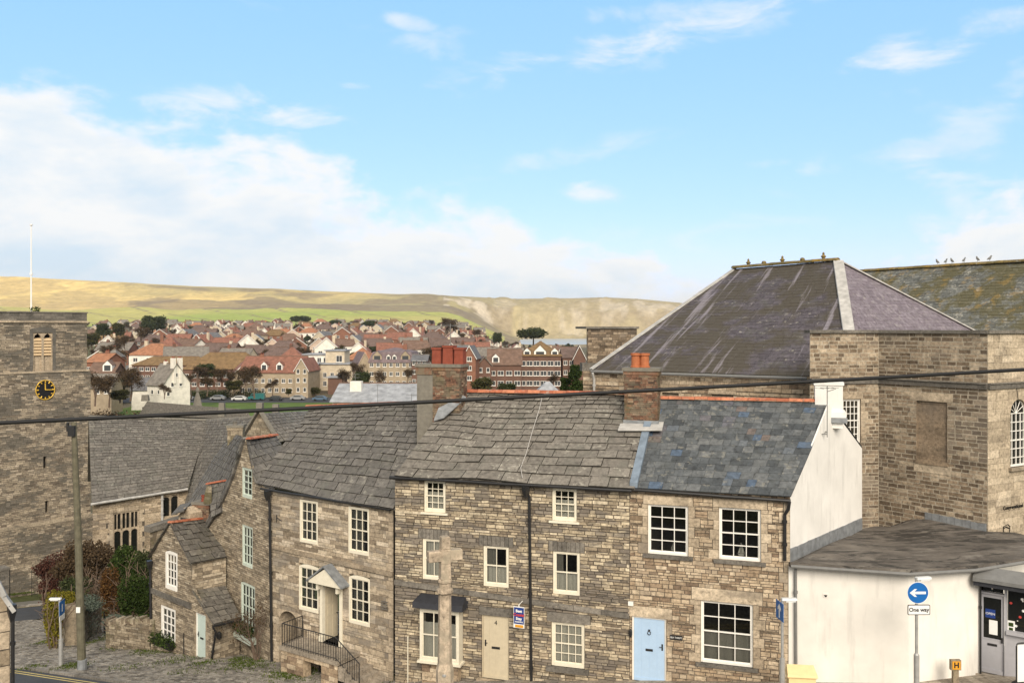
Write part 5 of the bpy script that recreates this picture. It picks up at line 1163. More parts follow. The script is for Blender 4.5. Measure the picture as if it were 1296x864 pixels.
for i, x in enumerate((1186.5, 1197, 1205, 1220, 1237.5, 1252.5)):
    t = None; lo, hi = 0, 1
    for _ in range(40):
        mid = (lo+hi)/2; p = m0.lerp(m1, mid); 
        if CX+p.x/p.y*FX < x: lo = mid
        else: hi = mid
    p = p+V((0, 0, .17)); mb = MB(); f = (-1, 1)[i % 2]*.8+(.3 if i == 5 else 0)
    # one continuous body: breast, back, neck, head, beak
    mb.tube([p+V((-.17*f, 0, .06)), p+V((-.08*f, 0, .12)), p+V((.02*f, 0, .17)), p+V((.07*f, 0, .25)), p+V((.085*f, 0, .31)), p+V((.12*f, 0, .315)), p+V((.155*f, 0, .30))], [.012, .055, .082, .058, .042, .03, .006], 8)
    mb.tube([p+V((0, .03, .10)), p+V((.01*f, .03, 0))], .010, 4); mb.tube([p+V((0, -.03, .10)), p+V((.01*f, -.03, 0))], .010, 4)
    nth = ('leftmost', 'second from left', 'third from left', 'fourth from left', 'fifth from left', 'rightmost')[i]
    tag(mb.build('bird', 'pipe_grey', loc=p, smooth=True), 'small dark bird perched on the mossy chapel ridge, '+nth+' of six', 'bird', 'birds on the chapel ridge')
# stub tower left of the big roof
stb = thing('stone_turret', P(770, 520, 47), 'square stone turret with a flat coping standing against the left hip of the hall roof', 'turret')
s_a, s_b = P(744, 0, 46), P(806, 0, 46.2); Ws = Wall(s_a.xy, s_b.xy); tz = CZ-(416-CY)/FX*46
mb = MB(); stone_wall(mb, Ws, [(0, GH-4), (Ws.L, GH-4), (Ws.L, tz), (0, tz)], (), (.11, .18), (.2, .5), gap=.018, prot=(.004, .02))
Wsb = Wall((s_a.x+.3, s_a.y+4), s_a.xy); stone_wall(mb, Wsb, [(0, GH-4), (Wsb.L, GH-4), (Wsb.L, tz), (0, tz)], (), (.14, .22), (.3, .6))
Ws.box(mb, -.12, Ws.L+.1, tz, tz+.12, -3.6, .12, 2); mb.face([Ws.pt(Ws.L, GH, 0), Ws.pt(Ws.L, GH, -4), Ws.pt(Ws.L, tz, -4), Ws.pt(Ws.L, tz, 0)]); mb.build('wall', ['stone_hall', 'mortar', 'stone_grey'], stb)
mb = MB(); lb_ = Ws.px(742, 462); Ws.box(mb, -.35, .9, lb_[1]-.3, lb_[1]+.12, -.5, .3, 0, (.5, .5, .5)); mb.build('ledge', 'stone_grey', stb)

# ================================================================== THE WHITE SHOP WITH THE FELT ROOF
sh_ = thing('corner_shop', P(1150, 864, 26.5), 'low white rendered corner shop with a dark felt roof and a grey shop door', 'shop')
k0 = P(998, 0, 27.45); k1 = P(1150, 0, 26.3); k2 = P(1240, 0, 26.9); k3 = P(1345, 0, 25.6)
def solveY(x, py, z): return (CZ-z)*FX/(py-CY)
ze = CZ-7.42
GS = CZ-12.5
mb = MB()
W1 = Wall(k0.xy, k1.xy); W2 = Wall(k1.xy, k2.xy)
W1.quad(mb, [(.0, GS), (W1.L, GS), (W1.L, W1.px(1149, 724)[1]), (.0, W1.px(1000, 714)[1])], -.25, 0); W2.quad(mb, [(0, GS), (W2.L, GS), (W2.L, W2.px(1238, 722)[1]), (0, W2.px(1151, 724)[1])], -.25, 0)
mb.build('wall', 'cream_render', sh_)
mb = MB(); vt = W1.px(1045, 753); W1.box(mb, vt[0]-.075, vt[0]+.075, vt[1]-.06, vt[1]+.06, 0, .02, 0); mb.build('vent_frame', 'cream_render', sh_); mb = MB(); W1.quad(mb, [(vt[0]-.05, vt[1]+.02), (vt[0]-.02, vt[1]-.04), (vt[0]+.02, vt[1]-.04), (vt[0]+.05, vt[1]+.02)], .02, .028); mb.build('vent_hole', 'dark_void', sh_)
# roof: front edge E0-E1-E2-E3, back edge along gable A and the hall
E = [P(1000, 712, 27.2), P(1150, 722, 26.0), P(1233, 717, 26.6), P(1320, 703, 27.2)]
B_ = [P(1092, 668, 33.1), P(1114, 670, 34.9), P(1176, 656, 33.4), P(1251, 672, 31.6), P(1330, 694, 33)]
mb = MB()
from mathutils import geometry as geo
poly2 = E+list(reversed(B_))
def roofz(x, y):
    ws = 0; zz = 0
    for p in poly2:
        d = (p.x-x)**2+(p.y-y)**2; wq = 1/(d+.02)**1.6; ws += wq; zz += wq*p.z
    return zz/ws
def inside(x, y):
    c = False; n = len(poly2)
    for i in range(n):
        a, b = poly2[i], poly2[i-1]
        if (a.y > y) != (b.y > y) and x < (b.x-a.x)*(y-a.y)/(b.y-a.y)+a.x: c = not c
    return c
tri = geo.tessellate_polygon([[V((p.x, p.y, 0)) for p in poly2]])
pts = [V((p.x, p.y)) for p in poly2]; extra = []
x = 8.
while x < 22:
    y = 25.
    while y < 36:
        if inside(x, y): extra.append(V((x, y)))
        y += .5
    x += .5
edges_ = [(i, (i+1) % len(pts)) for i in range(len(pts))]
dv = geo.delaunay_2d_cdt(pts+extra, edges_, [list(range(len(pts)))], 1, .001)
for f in dv[2]:
    mb.face([(dv[0][i].x, dv[0][i].y, roofz(*dv[0][i])+(.03*mn.noise(V((dv[0][i].x, dv[0][i].y, 0))))) for i in f])
mb.build('roof', 'felt', sh_, smooth=True)
mb = MB()
for a, b in zip(E, E[1:]): mb.hexa([a+V((0, .15, -.13)), b+V((0, .15, -.13)), b+V((0, -.02, -.13)), a+V((0, -.02, -.13))], [a+V((0, .15, -.0)), b+V((0, .15, -.0)), b+V((0, -.02, .035)), a+V((0, -.02, .035))])
mb.build('fascia', 'felt', sh_)
mb = MB(); mb.tube([p+V((0, -.09, -.08)) for p in E], .055, 8); mb.build('gutter', 'pipe_grey', sh_)
downpipe(sh_, [W1.pt(W1.px(1007, 0)[0], zat(W1, 1007, 718), .08), W1.pt(W1.px(1008, 0)[0], GS, .08)], .045, False, 'pipe_grey')
# shop front: door, window, awning
W3 = Wall(k2.xy, k3.xy)
dr = W3.rect(1240, 1271, 752, 853); tr = W3.rect(1240, 1271, 730, 750); sw_ = W3.rect(1274, 1330, 728, 803)
mb = MB(); zt_ = W3.px(1255, 724)[1]
W3.box(mb, 0, dr[0]+.03, GS, zt_, -.2, 0); W3.box(mb, dr[1], sw_[0], GS, zt_, -.2, 0); W3.box(mb, dr[0], dr[1], dr[3]+.0, tr[2], -.15, .0); W3.box(mb, dr[0], W3.L, tr[3], zt_, -.2, 0)
W3.box(mb, sw_[0], W3.L, GS, sw_[2]-.08, -.2, -.02); W3.box(mb, sw_[0], W3.L, sw_[2]-.08, sw_[2]+.02, -.2, .1); mb.build('shopfront', 'door_grey', sh_)
mb = MB(); W3.box(mb, dr[0]-.1, W3.L, GS, dr[2]-.02, -.1, .12); mb.build('doorstep', 'paving', sh_)
db = MB(); gl = (dr[0]+.09, dr[1]-.09, lerp(dr[2], dr[3], .44), dr[3]-.12); a, b, c, d_ = dr[0]+.02, dr[1]-.02, dr[2]+.02, dr[3]-.02
W3.box(db, a, gl[0], c, d_, -.12, -.07); W3.box(db, gl[1], b, c, d_, -.12, -.07); W3.box(db, gl[0], gl[1], c, gl[2], -.12, -.07); W3.box(db, gl[0], gl[1], gl[3], d_, -.12, -.07); W3.box(db, a, b, c, c+.12, -.07, -.04); W3.box(db, gl[0]-.02, gl[1]+.02, gl[2]-.03, gl[2], -.07, -.055)
dd = db.build('door', 'door_grey', sh_)
g = MB(); g.face([W3.pt(gl[0], gl[2], -.1), W3.pt(gl[1], gl[2], -.1), W3.pt(gl[1], gl[3], -.1), W3.pt(gl[0], gl[3], -.1)]); g.build('pane', 'glass_dark', dd)
g = MB(); W3.box(g, (a+b)/2-.13, (a+b)/2+.13, gl[2]-.22, gl[2]-.15, -.07, -.058); g.build('letterbox', 'black_iron', dd)
g = MB(); W3.box(g, b-.07, b-.03, gl[2]-.08, gl[2]+.08, -.07, -.03); g.build('handle', 'black_iron', dd)
g = MB(); um = (gl[0]+gl[1])/2; W3.box(g, um-.19, um+.08, lerp(gl[2], gl[3], .50), lerp(gl[2], gl[3], .71), -.098, -.09, 0); nt1 = g.build('notice', 'board_blue', dd)
text_mesh('lettering', 'OPEN', .10, 'sign_white', nt1, W3.pt(um-.055, lerp(gl[2], gl[3], .60), -.088), (W3.u.x, W3.u.y, 0), (0, 0, 1))
g = MB(); W3.box(g, um-.09, um+.14, lerp(gl[2], gl[3], .10), lerp(gl[2], gl[3], .45), -.098, -.09, 0); g.build('notice', 'sign_white', dd)
g = MB(); g.face([W3.pt(tr[0]+.03, tr[2]+.02, -.08), W3.pt(tr[1]-.03, tr[2]+.02, -.08), W3.pt(tr[1]-.03, tr[3], -.08), W3.pt(tr[0]+.03, tr[3], -.08)]); g.build('fanlight', 'glass_dark', sh_)
g = MB(); W3.box(g, (tr[0]+tr[1])/2-.02, (tr[0]+tr[1])/2+.02, tr[2]+.1, tr[3]-.05, -.078, -.05); g.build('hanging_ornament', 'white_paint', sh_)
g = MB(); g.face([W3.pt(sw_[0]+.02, sw_[2], -.1), W3.pt(W3.L, sw_[2], -.1), W3.pt(W3.L, sw_[3], -.1), W3.pt(sw_[0]+.02, sw_[3], -.1)]); swp = g.build('shop_window', 'glass_dark', sh_)
g = MB()
for _ in range(26):
    u, z = rn(sw_[0]+.08, sw_[0]+.9), rn(sw_[2]+.1, sw_[3]-.1); r_ = rn(.012, .045); ps = [W3.pt(u+r_*math.cos(t*1.047), z+r_*math.sin(t*1.047), -.092) for t in range(6)]; g.ngon_prism(ps, V((0, .004, 0)), R.choice((0, 0, 0, 1)))
g.build('window_stickers', ['sign_white', 'sign_red'], swp)
g = MB(); po = W3.rect(1274.5, 1284, 786, 802); W3.box(g, po[0], po[1], po[2], po[3], -.095, -.085); po_ = g.build('poster', 'sign_white', swp)
g = MB(); W3.box(g, po[0]+.03, po[1]-.04, lerp(po[2], po[3], .55), lerp(po[2], po[3], .85), -.085, -.080, 0); W3.box(g, po[0]+.04, po[1]-.05, lerp(po[2], po[3], .25), lerp(po[2], po[3], .45), -.085, -.080, 0); g.build('print', 'leaf_green', po_)
mb = MB(); aw_ = (-.12, W3.L, W3.px(1255, 733)[1], W3.px(1255, 722)[1]); g0 = W3.pt
mb.hexa([g0(aw_[0], aw_[2], .5), g0(aw_[1], aw_[2], .5), g0(aw_[1], aw_[2]+.05, 0), g0(aw_[0], aw_[2]+.05, 0)], [g0(aw_[0], aw_[2]+.11, .5), g0(aw_[1], aw_[2]+.11, .5), g0(aw_[1], aw_[3]+.1, 0), g0(aw_[0], aw_[3]+.1, 0)]); aw1 = mb.build('awning_box', 'pipe_grey', sh_)
mb = MB(); W3.box(mb, aw_[0]+.01, aw_[1], aw_[2]-.14, aw_[2]-.002, .05, .44); mb.build('awning', 'canopy_black', aw1)
downpipe(sh_, [W3.pt(.03, aw_[2]-.2, .07), W3.pt(.03, GS, .07)], .03, False)
mb = MB(); # back closure
for a, b in zip(B_, B_[1:]): mb.face([(a.x, a.y-.02, GS), (b.x, b.y-.02, GS), (b.x, b.y-.02, b.z-.03), (a.x, a.y-.02, a.z-.03)])
mb.build('back_wall', 'cream_render', sh_)

# ================================================================== THE PARISH CHURCH
ch = thing('church', P(180, 760, 65), 'stone parish church with a long slate nave roof and mullioned window behind the shrubs', 'church')
n0 = P(117, 0, 60); n1 = P(238, 0, 64.5); WN = Wall(n0.xy, n1.xy); ZN0 = WN.px(120, 634)[1]; GN = CZ-23.5
bw = WN.rect(143, 176, 647, 702); sw1 = WN.rect(204.5, 227, 625, 654)
mb = MB(); stone_wall(mb, WN, [(0, GN), (WN.L, GN), (WN.L, ZN0), (0, ZN0)], [bw, sw1], (.13, .24), (.3, .7), gap=.015, prot=(.004, .02), blocks=voussoirs(bw, .35, 9, .25)+quoins(bw, (.25, .4), (.3, .45)))
dressed(mb, WN, voussoirs(bw, .35, 9, .25)+quoins(bw, (.25, .4), (.3, .45)), 2, .03); mb.build('nave_wall', ['stone_nave', 'mortar', 'stone_dress'], ch)
def church_window(par, W, h, n, split=True):
    u0, u1, z0, z1 = h; mb = MB(); t = .09
    W.box(mb, u0, u0+t, z0, z1, -.2, -.02); W.box(mb, u1-t, u1, z0, z1, -.2, -.02); W.box(mb, u0, u1, z1-t, z1, -.2, -.02); W.box(mb, u0, u1, z0, z0+t, -.2, -.02)
    zm = lerp(z0, z1, .60) if split else z1-t
    for i in range(1, n): u = lerp(u0, u1, i/n); W.box(mb, u-t*.6, u+t*.6, z0, z1, -.18, -.03)
    if split:
        W.box(mb, u0, u1, zm-.05, zm+.05, -.18, -.03)
        for i in range(2*n): u = lerp(u0, u1, (i+.5)/(2*n)) if 0 else lerp(u0, u1, (i+1)/(2*n)); W.box(mb, u-.03, u+.03, zm, z1, -.17, -.05)
    for i in range(n):
        a, b = lerp(u0, u1, i/n)+t*.6, lerp(u0, u1, (i+1)/n)-t*.6; um = (a+b)/2; r = (b-a)/2; top = zm-.05
        ap = arch_pts(a, b, top-r*1.1, r*.999, 8)
        W.quad(mb, [(b, top)]+ap[:5]+[(um, top)], -.17, -.04); W.quad(mb, [(um, top)]+ap[4:]+[(a, top)], -.17, -.04)
    f = mb.build('window', 'stone_dress', par); g = MB(); g.face([W.pt(u0, z0, -.15), W.pt(u1, z0, -.15), W.pt(u1, z1, -.15), W.pt(u0, z1, -.15)]); g.build('pane', 'glass_dark', f); return f
church_window(ch, WN, bw, 3); church_window(ch, WN, sw1, 2, False)
nE0, nE1 = P(116, 636, 59.6), P(238, 617, 64.3); nR0, nR1 = P(112, 527, 66), P(264, 531.5, 72)
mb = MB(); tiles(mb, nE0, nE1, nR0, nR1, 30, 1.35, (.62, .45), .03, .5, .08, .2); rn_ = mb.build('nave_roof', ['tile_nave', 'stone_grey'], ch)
tE0, tE1 = P(233, 642, 63.5), P(345, 668, 50); tR0, tR1 = P(261, 531.2, 71.7), P(352, 526, 60)
mb = MB(); tiles(mb, tE0, tE1, tR0, tR1, 28, 1.3, (.6, .45), .03, .5, .06, .2); mb.build('transept_roof', ['tile_nave', 'stone_grey'], ch)
mb = MB(); ridge_tiles(mb, nR0, nR1, .16, .5); ridge_tiles(mb, nR1, tR1, .16, .5); mb.build('ridge_tiles', 'concrete', ch)
gutter(ch, nE0+V((0, -.1, -.08)), nE1+V((0, -.1, -.08)), .09, 'lead_pale')
downpipe(ch, [WN.pt(WN.px(204.5, 0)[0], zat(WN, 204, 626), .12), WN.pt(WN.px(204.5, 0)[0], zat(WN, 204, 662), .12)], .09, False, 'lead_pale')
mb = MB(); mb.face([nR0, nR1, nR1+V((-3, 6, -6)), nR0+V((-3, 6, -6))]); mb.face([tR0, tR1, tR1+V((5, 4, -7)), tR0+V((3, 6, -7))]); mb.build('rear_slope', 'tile_nave', ch)
# low parapet block below the small window
mb = MB(); Wq = wallpp(190, 55, 232, 57); tzz = Wq.px(210, 652)[1]
stone_wall(mb, Wq, [(0, GN), (Wq.L, GN), (Wq.L, Wq.px(228, 655)[1]), (0, Wq.px(195, 668)[1])], (), (.14, .24), (.3, .6)); mb.build('vestry_wall', ['stone_garden', 'mortar'], ch)
mb = MB(); a, b = Wq.px(190, 668), Wq.px(232, 655); Wq.quad(mb, [(a[0]-.1, a[1]-.25), (b[0], b[1]-.25), (b[0], b[1]+.1), (a[0]-.1, a[1]+.1)], -.5, .15); mb.build('vestry_parapet', 'stone_grey', ch)
# steep stone gable with coping, and its roof to the right
Wg = wallpp(305, 53, 351, 51.5); gt = Wg.poly([(305, 600), (305, 562), (329, 521), (349, 556), (349, 600)]); mb = MB()
stone_wall(mb, Wg, gt, (), (.12, .2), (.25, .55)); mb.build('porch_gable', ['stone_garden', 'mortar'], ch)
gs = [Wg.pt(*g_) for g_ in gt]
mb = MB(); hip(mb, gs[1]+V((-.1, -.1, 0)), gs[2]+V((0, -.1, .1)), .14, .12); mb.build('coping', 'concrete', ch)
mb = MB(); hip(mb, gs[3]+V((.1, -.1, 0)), gs[2]+V((0, -.1, .1)), .14, .12); mb.build('coping', 'concrete', ch)
mb = MB(); mb.obox((gs[2].x, gs[2].y, gs[2].z), (1, 0), (0, 1), -.18, .18, -.2, .2, .0, .55, 0); mb.build('finial', 'concrete', ch)
mb = MB(); tiles(mb, P(350, 560, 51.5), P(425, 545, 55), P(329, 523, 52), P(402, 519, 60), 9, 1.2, (.6, .5), .03); mb.build('porch_roof', ['tile_nave', 'stone_grey'], ch)
# far gable copings and finial stubs on the church ridges
mb = MB(); mb.obox(tuple(P(184, 506, 84)), (1, 0), (0, 1), -.35, .35, -.2, .2, -.1, .5, tap=.05); mb.build('finial', 'concrete', ch)
for x, y, Y in ((281, 513, 80), (349, 515, 74)):
    p = P(x, y, Y); mb = MB(); mb.obox(tuple(p), (1, 0), (0, 1), -.3, .3, -.25, .25, -1.0, .25, 0, (.5, .5, .5), tap=.06); mb.build('finial', 'concrete', ch)
mb = MB(); 
mb.face([P(176, 524, 84), P(186, 508, 84), P(312, 518, 84), P(320, 532, 84)], 0); mb.face([P(186, 508, 84), P(312, 518, 84), P(312, 540, 96), P(186, 540, 96)]); mb.build('aisle_roof', 'tile_nave', ch)
pn = thing('stone_pinnacle', P(250, 530, 88), 'pointed stone pinnacle rising behind the church roof in front of the parked cars', 'pinnacle')
mb = MB(); p = P(250, 534, 88); k_ = FX/88; mb.lathe(p, [(.85, -1), (.80, 0), (.55, 1.2), (.30, 2.4), (.12, 3.0), (.2, 3.15), (.16, 3.4), (.0, 3.6)], 4); mb.build('spire', 'concrete', pn)
# the tower
tw = thing('church_tower', P(55, 755, 73), 'tall square stone church tower with a black and gold clock and louvred belfry window', 'tower')
WT = wallpp(-14, 69.2, 110, 75)
def TZ(y): return WT.px(55, y)[1]
def stage(y0, y1, ov, holes=(), m='stone_tower', top=None):
    W = Wall((WT.a-WT.u*.3+WT.n*ov), (WT.a+WT.u*(WT.L+ov)+WT.n*ov)); mb = MB(); zb, zt = y1, y0
    hs = [(h[0]+.3, h[1]+.3, h[2], h[3]) for h in holes]
    stone_wall(mb, W, [(0, zb), (W.L, zb), (W.L, zt), (0, zt)], hs, (.11, .19), (.26, .62), gap=.024, prot=(.004, .028), reveal=.45)
    mb.face([W.pt(W.L, zb), W.pt(W.L, zb, -8), W.pt(W.L, zt, -8), W.pt(W.L, zt)], 0, (.5, .5, .5)); mb.face([W.pt(0, zb), W.pt(0, zb, -8), W.pt(0, zt, -8), W.pt(0, zt)], 0, (.5, .5, .5))
    mb.face([W.pt(0, zb, -8), W.pt(W.L, zb, -8), W.pt(W.L, zt, -8), W.pt(0, zt, -8)], 0, (.5, .5, .5)); mb.face([W.pt(0, zt), W.pt(W.L, zt), W.pt(W.L, zt, -8), W.pt(0, zt, -8)], 0, (.4, .5, .5))
    mb.build('wall', [m, 'mortar'], tw); return W
bel = WT.rect(41.5, 66.5, 421, 469.5); sl1 = WT.rect(53.5, 57.5, 577, 592); sl2 = WT.rect(56, 60, 633, 648)
zs_ = [WT.px(110, 395)[1], WT.px(110, 407)[1], WT.px(112, 469)[1], WT.px(112, 652)[1], CZ-25]
stage(zs_[1], zs_[2], 0, [bel]); stage(zs_[2], zs_[3], .22, [sl1, sl2]); stage(zs_[3], zs_[4], .42)
mb = MB(); W_ = Wall(WT.a-WT.u*.3, WT.a+WT.u*(WT.L)); stone_wall(mb, W_, [(0, zs_[1]), (W_.L, zs_[1]), (W_.L, zs_[0]-.1), (0, zs_[0]-.1)], (), (.2, .3), (.4, .8)); mb.face([W_.pt(W_.L, zs_[1], 0), W_.pt(W_.L, zs_[1], -8), W_.pt(W_.L, zs_[0], -8), W_.pt(W_.L, zs_[0], 0)], 0); mb.build('parapet', ['stone_tower_dark' if 'stone_tower_dark' in M else 'stone_grey', 'stone_grey', 'stone_dress'], tw)
for (u9_, za9, zb9, d9, f9, m9) in ((W_.L+.06, zs_[0]-.1, zs_[0], .08, -.5, 'stone_grey'), (W_.L+.06, zs_[1]-.10, zs_[1]+.06, .14, 0, 'stone_dress'), (W_.L+.1, zs_[2]-.02, zs_[2]+.12, .30, -.02, 'stone_dress'), (W_.L+.5, zs_[3]-.1, zs_[3]+.2, .46, 0, 'stone_tower')):
    mb = MB(); W_.box(mb, -.1, u9_, za9, zb9, f9, d9, 0, (.7, .6, .4)); mb.build('string_course', m9, tw)
# belfry window: two pointed lights with louvres above, stone panels below
u0, u1, z0, z1 = bel; mb = MB(); zm = WT.px(54, 450)[1]; um = (u0+u1)/2
for us in (u0, um, u1): WT.box(mb, us-.09, us+.09, z0, z1, -.3, -.02)
WT.box(mb, u0, u1, z0, zm-.05, -.3, -.14)
for a, b in ((u0+.09, um-.09), (um+.09, u1-.09)):
    r = (b-a)/2; top = z1; c = (a+b)/2
    WT.quad(mb, [(a, top+.05), (a, top-r*1.6), (a+.07, top-r*.8), (c, top-.05), (c, top+.05)], -.28, -.03); WT.quad(mb, [(c, top+.05), (c, top-.05), (b-.07, top-r*.8), (b, top-r*1.6), (b, top+.05)], -.28, -.03)
bf = mb.build('belfry_window', 'stone_dress', tw); mb = MB()
for a, b in ((u0+.09, um-.09), (um+.09, u1-.09)):
    n = 6
    for i in range(n):
        z = lerp(zm, z1-.45, i/n); mb.hexa([WT.pt(a, z, -.03), WT.pt(b, z, -.03), WT.pt(b, z+.20, -.30), WT.pt(a, z+.20, -.30)], [WT.pt(a, z+.05, -.03), WT.pt(b, z+.05, -.03), WT.pt(b, z+.26, -.30), WT.pt(a, z+.26, -.30)])
        WT.box(mb, a, b, z, z+.19, -.06, -.03)
mb.build('louvres', 'louvre', bf); mb = MB(); WT.box(mb, u0, u1, zm-.04, z1, -.44, -.42); mb.build('louvre_back', 'dark_void', bf)
# carved frame strip down to the clock
mb = MB(); z2 = WT.px(54, 469)[1]
for us in (u0-.12, u1+.12): WT.box(mb, us-.12, us+.12, z0-.1, z1+.3, .0, .04, 0, (.3, .8, .3))
WT.quad(mb, [(u0-.24, z1+.0), (u1+.24, z1+.0), (u1+.1, z1+.38), (um, z1+.5), (u0-.1, z1+.38)], 0, .045, 0, (.3, .9, .3)); mb.build('window_hood', 'stone_grey', tw)
ck = WT.px(55.5, 493); cr_ = 12.2/FX*72*1.25; 
def disc(mb, W, u, z, r, d0, d1, n=32, m=0, sx=1): W.quad(mb, [(u+r*sx*math.cos(2*math.pi*i/n), z+r*math.sin(2*math.pi*i/n)) for i in range(n)], d0, d1, m)
cr = .80; sx = .93
mb = MB(); disc(mb, WT, ck[0], ck[1], cr, .2, .29, sx=sx); ckf = mb.build('clock_face', 'clock_black', tw)
mb = MB(); pts = [WT.pt(ck[0]+cr*sx*1.0*math.cos(t*math.pi/16), ck[1]+cr*1.0*math.sin(t*math.pi/16), .30) for t in range(33)]; mb.tube(pts, .035, 6, cap=False)
for i in range(12):
    an = math.pi*i/6; c_, s_ = math.cos(an), math.sin(an); a = WT.pt(ck[0]+.56*sx*s_, ck[1]+.60*c_, .30); b = WT.pt(ck[0]+.86*cr*sx*1.08*s_, ck[1]+.86*cr*1.08*c_, .30); mb.tube([a, b], .045 if i % 3 else .055, 4)
mb.build('numerals', 'gold', ckf)
mb = MB(); mb.tube([WT.pt(ck[0], ck[1], .33), WT.pt(ck[0]-.02, ck[1]+.56, .33)], [.05, .035], 5); mb.tube([WT.pt(ck[0], ck[1], .35), WT.pt(ck[0]+.74*sx, ck[1]-.02, .35)], [.045, .03], 5); mb.build('hands', 'gold', ckf)
for s in (sl1, sl2): mb = MB(); WT.box(mb, s[0]-.02, s[1]+.02, s[2], s[3], -.2, -.16); mb.build('slit_window', 'dark_void', tw)
fp = WT.pt(um-1.3, zs_[0]-.6, -4.0); fpx = P(39.5, 0, 76.5); fp.x, fp.y = fpx.x, fpx.y
mb = MB(); ztop = CZ-(286-CY)/FX*76.5; mb.tube([fp, V((fp.x, fp.y, ztop))], [.07, .045], 8); mb.lathe((fp.x, fp.y, ztop), [(.06, 0), (.12, .06), (.12, .14), (0, .2)], 8); mb.lathe((fp.x, fp.y, CZ-(348-CY)/FX*76.5), [(.13, 0), (.13, .2)], 8)
tag(mb.build('flagpole', 'sign_white', loc=fp), 'bare white flagpole standing on top of the church tower', 'flagpole')
tb = thing('roof_sapling', WT.pt(um-.3, zs_[0], -.3), 'small green sapling sprouting on the church tower parapet beside the flagpole', 'plant'); mb = MB(); leafball(mb, P(45, 392, 73.5), .45, .4, .3, 140, .14); mb.build('foliage', 'leaf_dark', tb); mb = MB(); mb.tube([WT.pt(um-.3, zs_[0]-.1, -.2), P(45, 393, 73.5)], .03, 4); mb.build('stem', 'bark', tb)
# ================================================================== STREET, PAVEMENT AND GARDEN
def surf(name, m, fa, fb, n, k, lift, kind='structure', cells=None):
    """sheet between two plan curves fa(t), fb(t), draped on the near ground"""
    mb = MB()
    g = [[None]*(k+1) for _ in range(n+1)]
    for i in range(n+1):
        a, b = V(fa(i/n)), V(fb(i/n))
        for j in range(k+1):
            p = a.lerp(b, j/k); g[i][j] = V((p.x, p.y, near(p.x, p.y)+lift))
    for i in range(n):
        for j in range(k): mb.face([g[i][j], g[i+1][j], g[i+1][j+1], g[i][j+1]], 0, rc())
    o = mb.build(name, m); o['kind'] = kind; return o
KA, KB = G(17, 845).xy, G(130, 862).xy
kd = (KB-KA).normalized(); kn = V((-kd.y, kd.x))                    # kn points away from the camera
K0, K1 = KA-kd*25, KA+kd*14
Kp = [K0, K1, V((-2, 27.6)), V((9, 24.2)), V((22, 22.5))]
def poly_at(P_, t):
    n = len(P_)-1; i = min(n-1, int(t*n)); return P_[i].lerp(P_[i+1], t*n-i)
surf('road', 'asphalt', lambda t: poly_at(Kp, t)-V((0, 0)), lambda t: V((lerp(-36, 24, t), 12)), 40, 10, .01)
# kerb
mb = MB(); n = 90
for i in range(n):
    a, b = poly_at(Kp, i/n), poly_at(Kp, (i+.985)/n); d = (b-a).normalized(); s = V((-d.y, d.x))*.14; za, zb = near(a.x, a.y), near(b.x, b.y)
    mb.hexa([(a.x, a.y, za-.1), (b.x, b.y, zb-.1), (b.x+s.x, b.y+s.y, zb-.1), (a.x+s.x, a.y+s.y, za-.1)], [(a.x, a.y, za+.10), (b.x, b.y, zb+.10), (b.x+s.x, b.y+s.y, zb+.10), (a.x+s.x, a.y+s.y, za+.10)], 0, rc())
struct(mb.build('kerb', 'cobble'))
for off in (.28, .52):
    mb = MB(); n = 120
    for i in range(n):
        a, b = poly_at(Kp, i/n), poly_at(Kp, (i+1)/n); d = (b-a).normalized(); s = -V((-d.y, d.x))
        q = [a+s*off, b+s*off, b+s*(off+.09), a+s*(off+.09)]; mb.face([(p.x, p.y, near(p.x, p.y)+.016) for p in q])
    struct(mb.build('road_marking', 'yellow_paint'))
# second road climbing past the tower
R0, R1, R2, R3 = G(-60, 800).xy, G(64, 781).xy, G(64, 765).xy, G(-60, 778).xy
surf('side_road', 'asphalt', lambda t: R0.lerp(R1, t), lambda t: R3.lerp(R2, t), 20, 8, .03)
mb = MB()
for i in range(30):
    a, b = R3.lerp(R2, i/30), R3.lerp(R2, (i+.98)/30); za, zb = near(a.x, a.y), near(b.x, b.y); mb.hexa([(a.x, a.y, za-.1), (b.x, b.y, zb-.1), (b.x, b.y+.3, zb-.1), (a.x, a.y+.3, za-.1)], [(a.x, a.y, za+.12), (b.x, b.y, zb+.12), (b.x, b.y+.3, zb+.12), (a.x, a.y+.3, za+.12)], 0, rc())
struct(mb.build('kerb', 'cobble'))
mb = MB(); q = [R3.lerp(R2, t)+V((0, o)) for t, o in ((0, -.3), (1, -.3), (1, -.5), (0, -.5))]; mb.face([(p.x, p.y, near(p.x, p.y)+.045) for p in q]); struct(mb.build('road_marking', 'yellow_paint'))
surf('verge', 'concrete', lambda t: R3.lerp(R2, t)+V((0, .3)), lambda t: R3.lerp(R2, t)+V((0, 6)), 12, 6, .05)
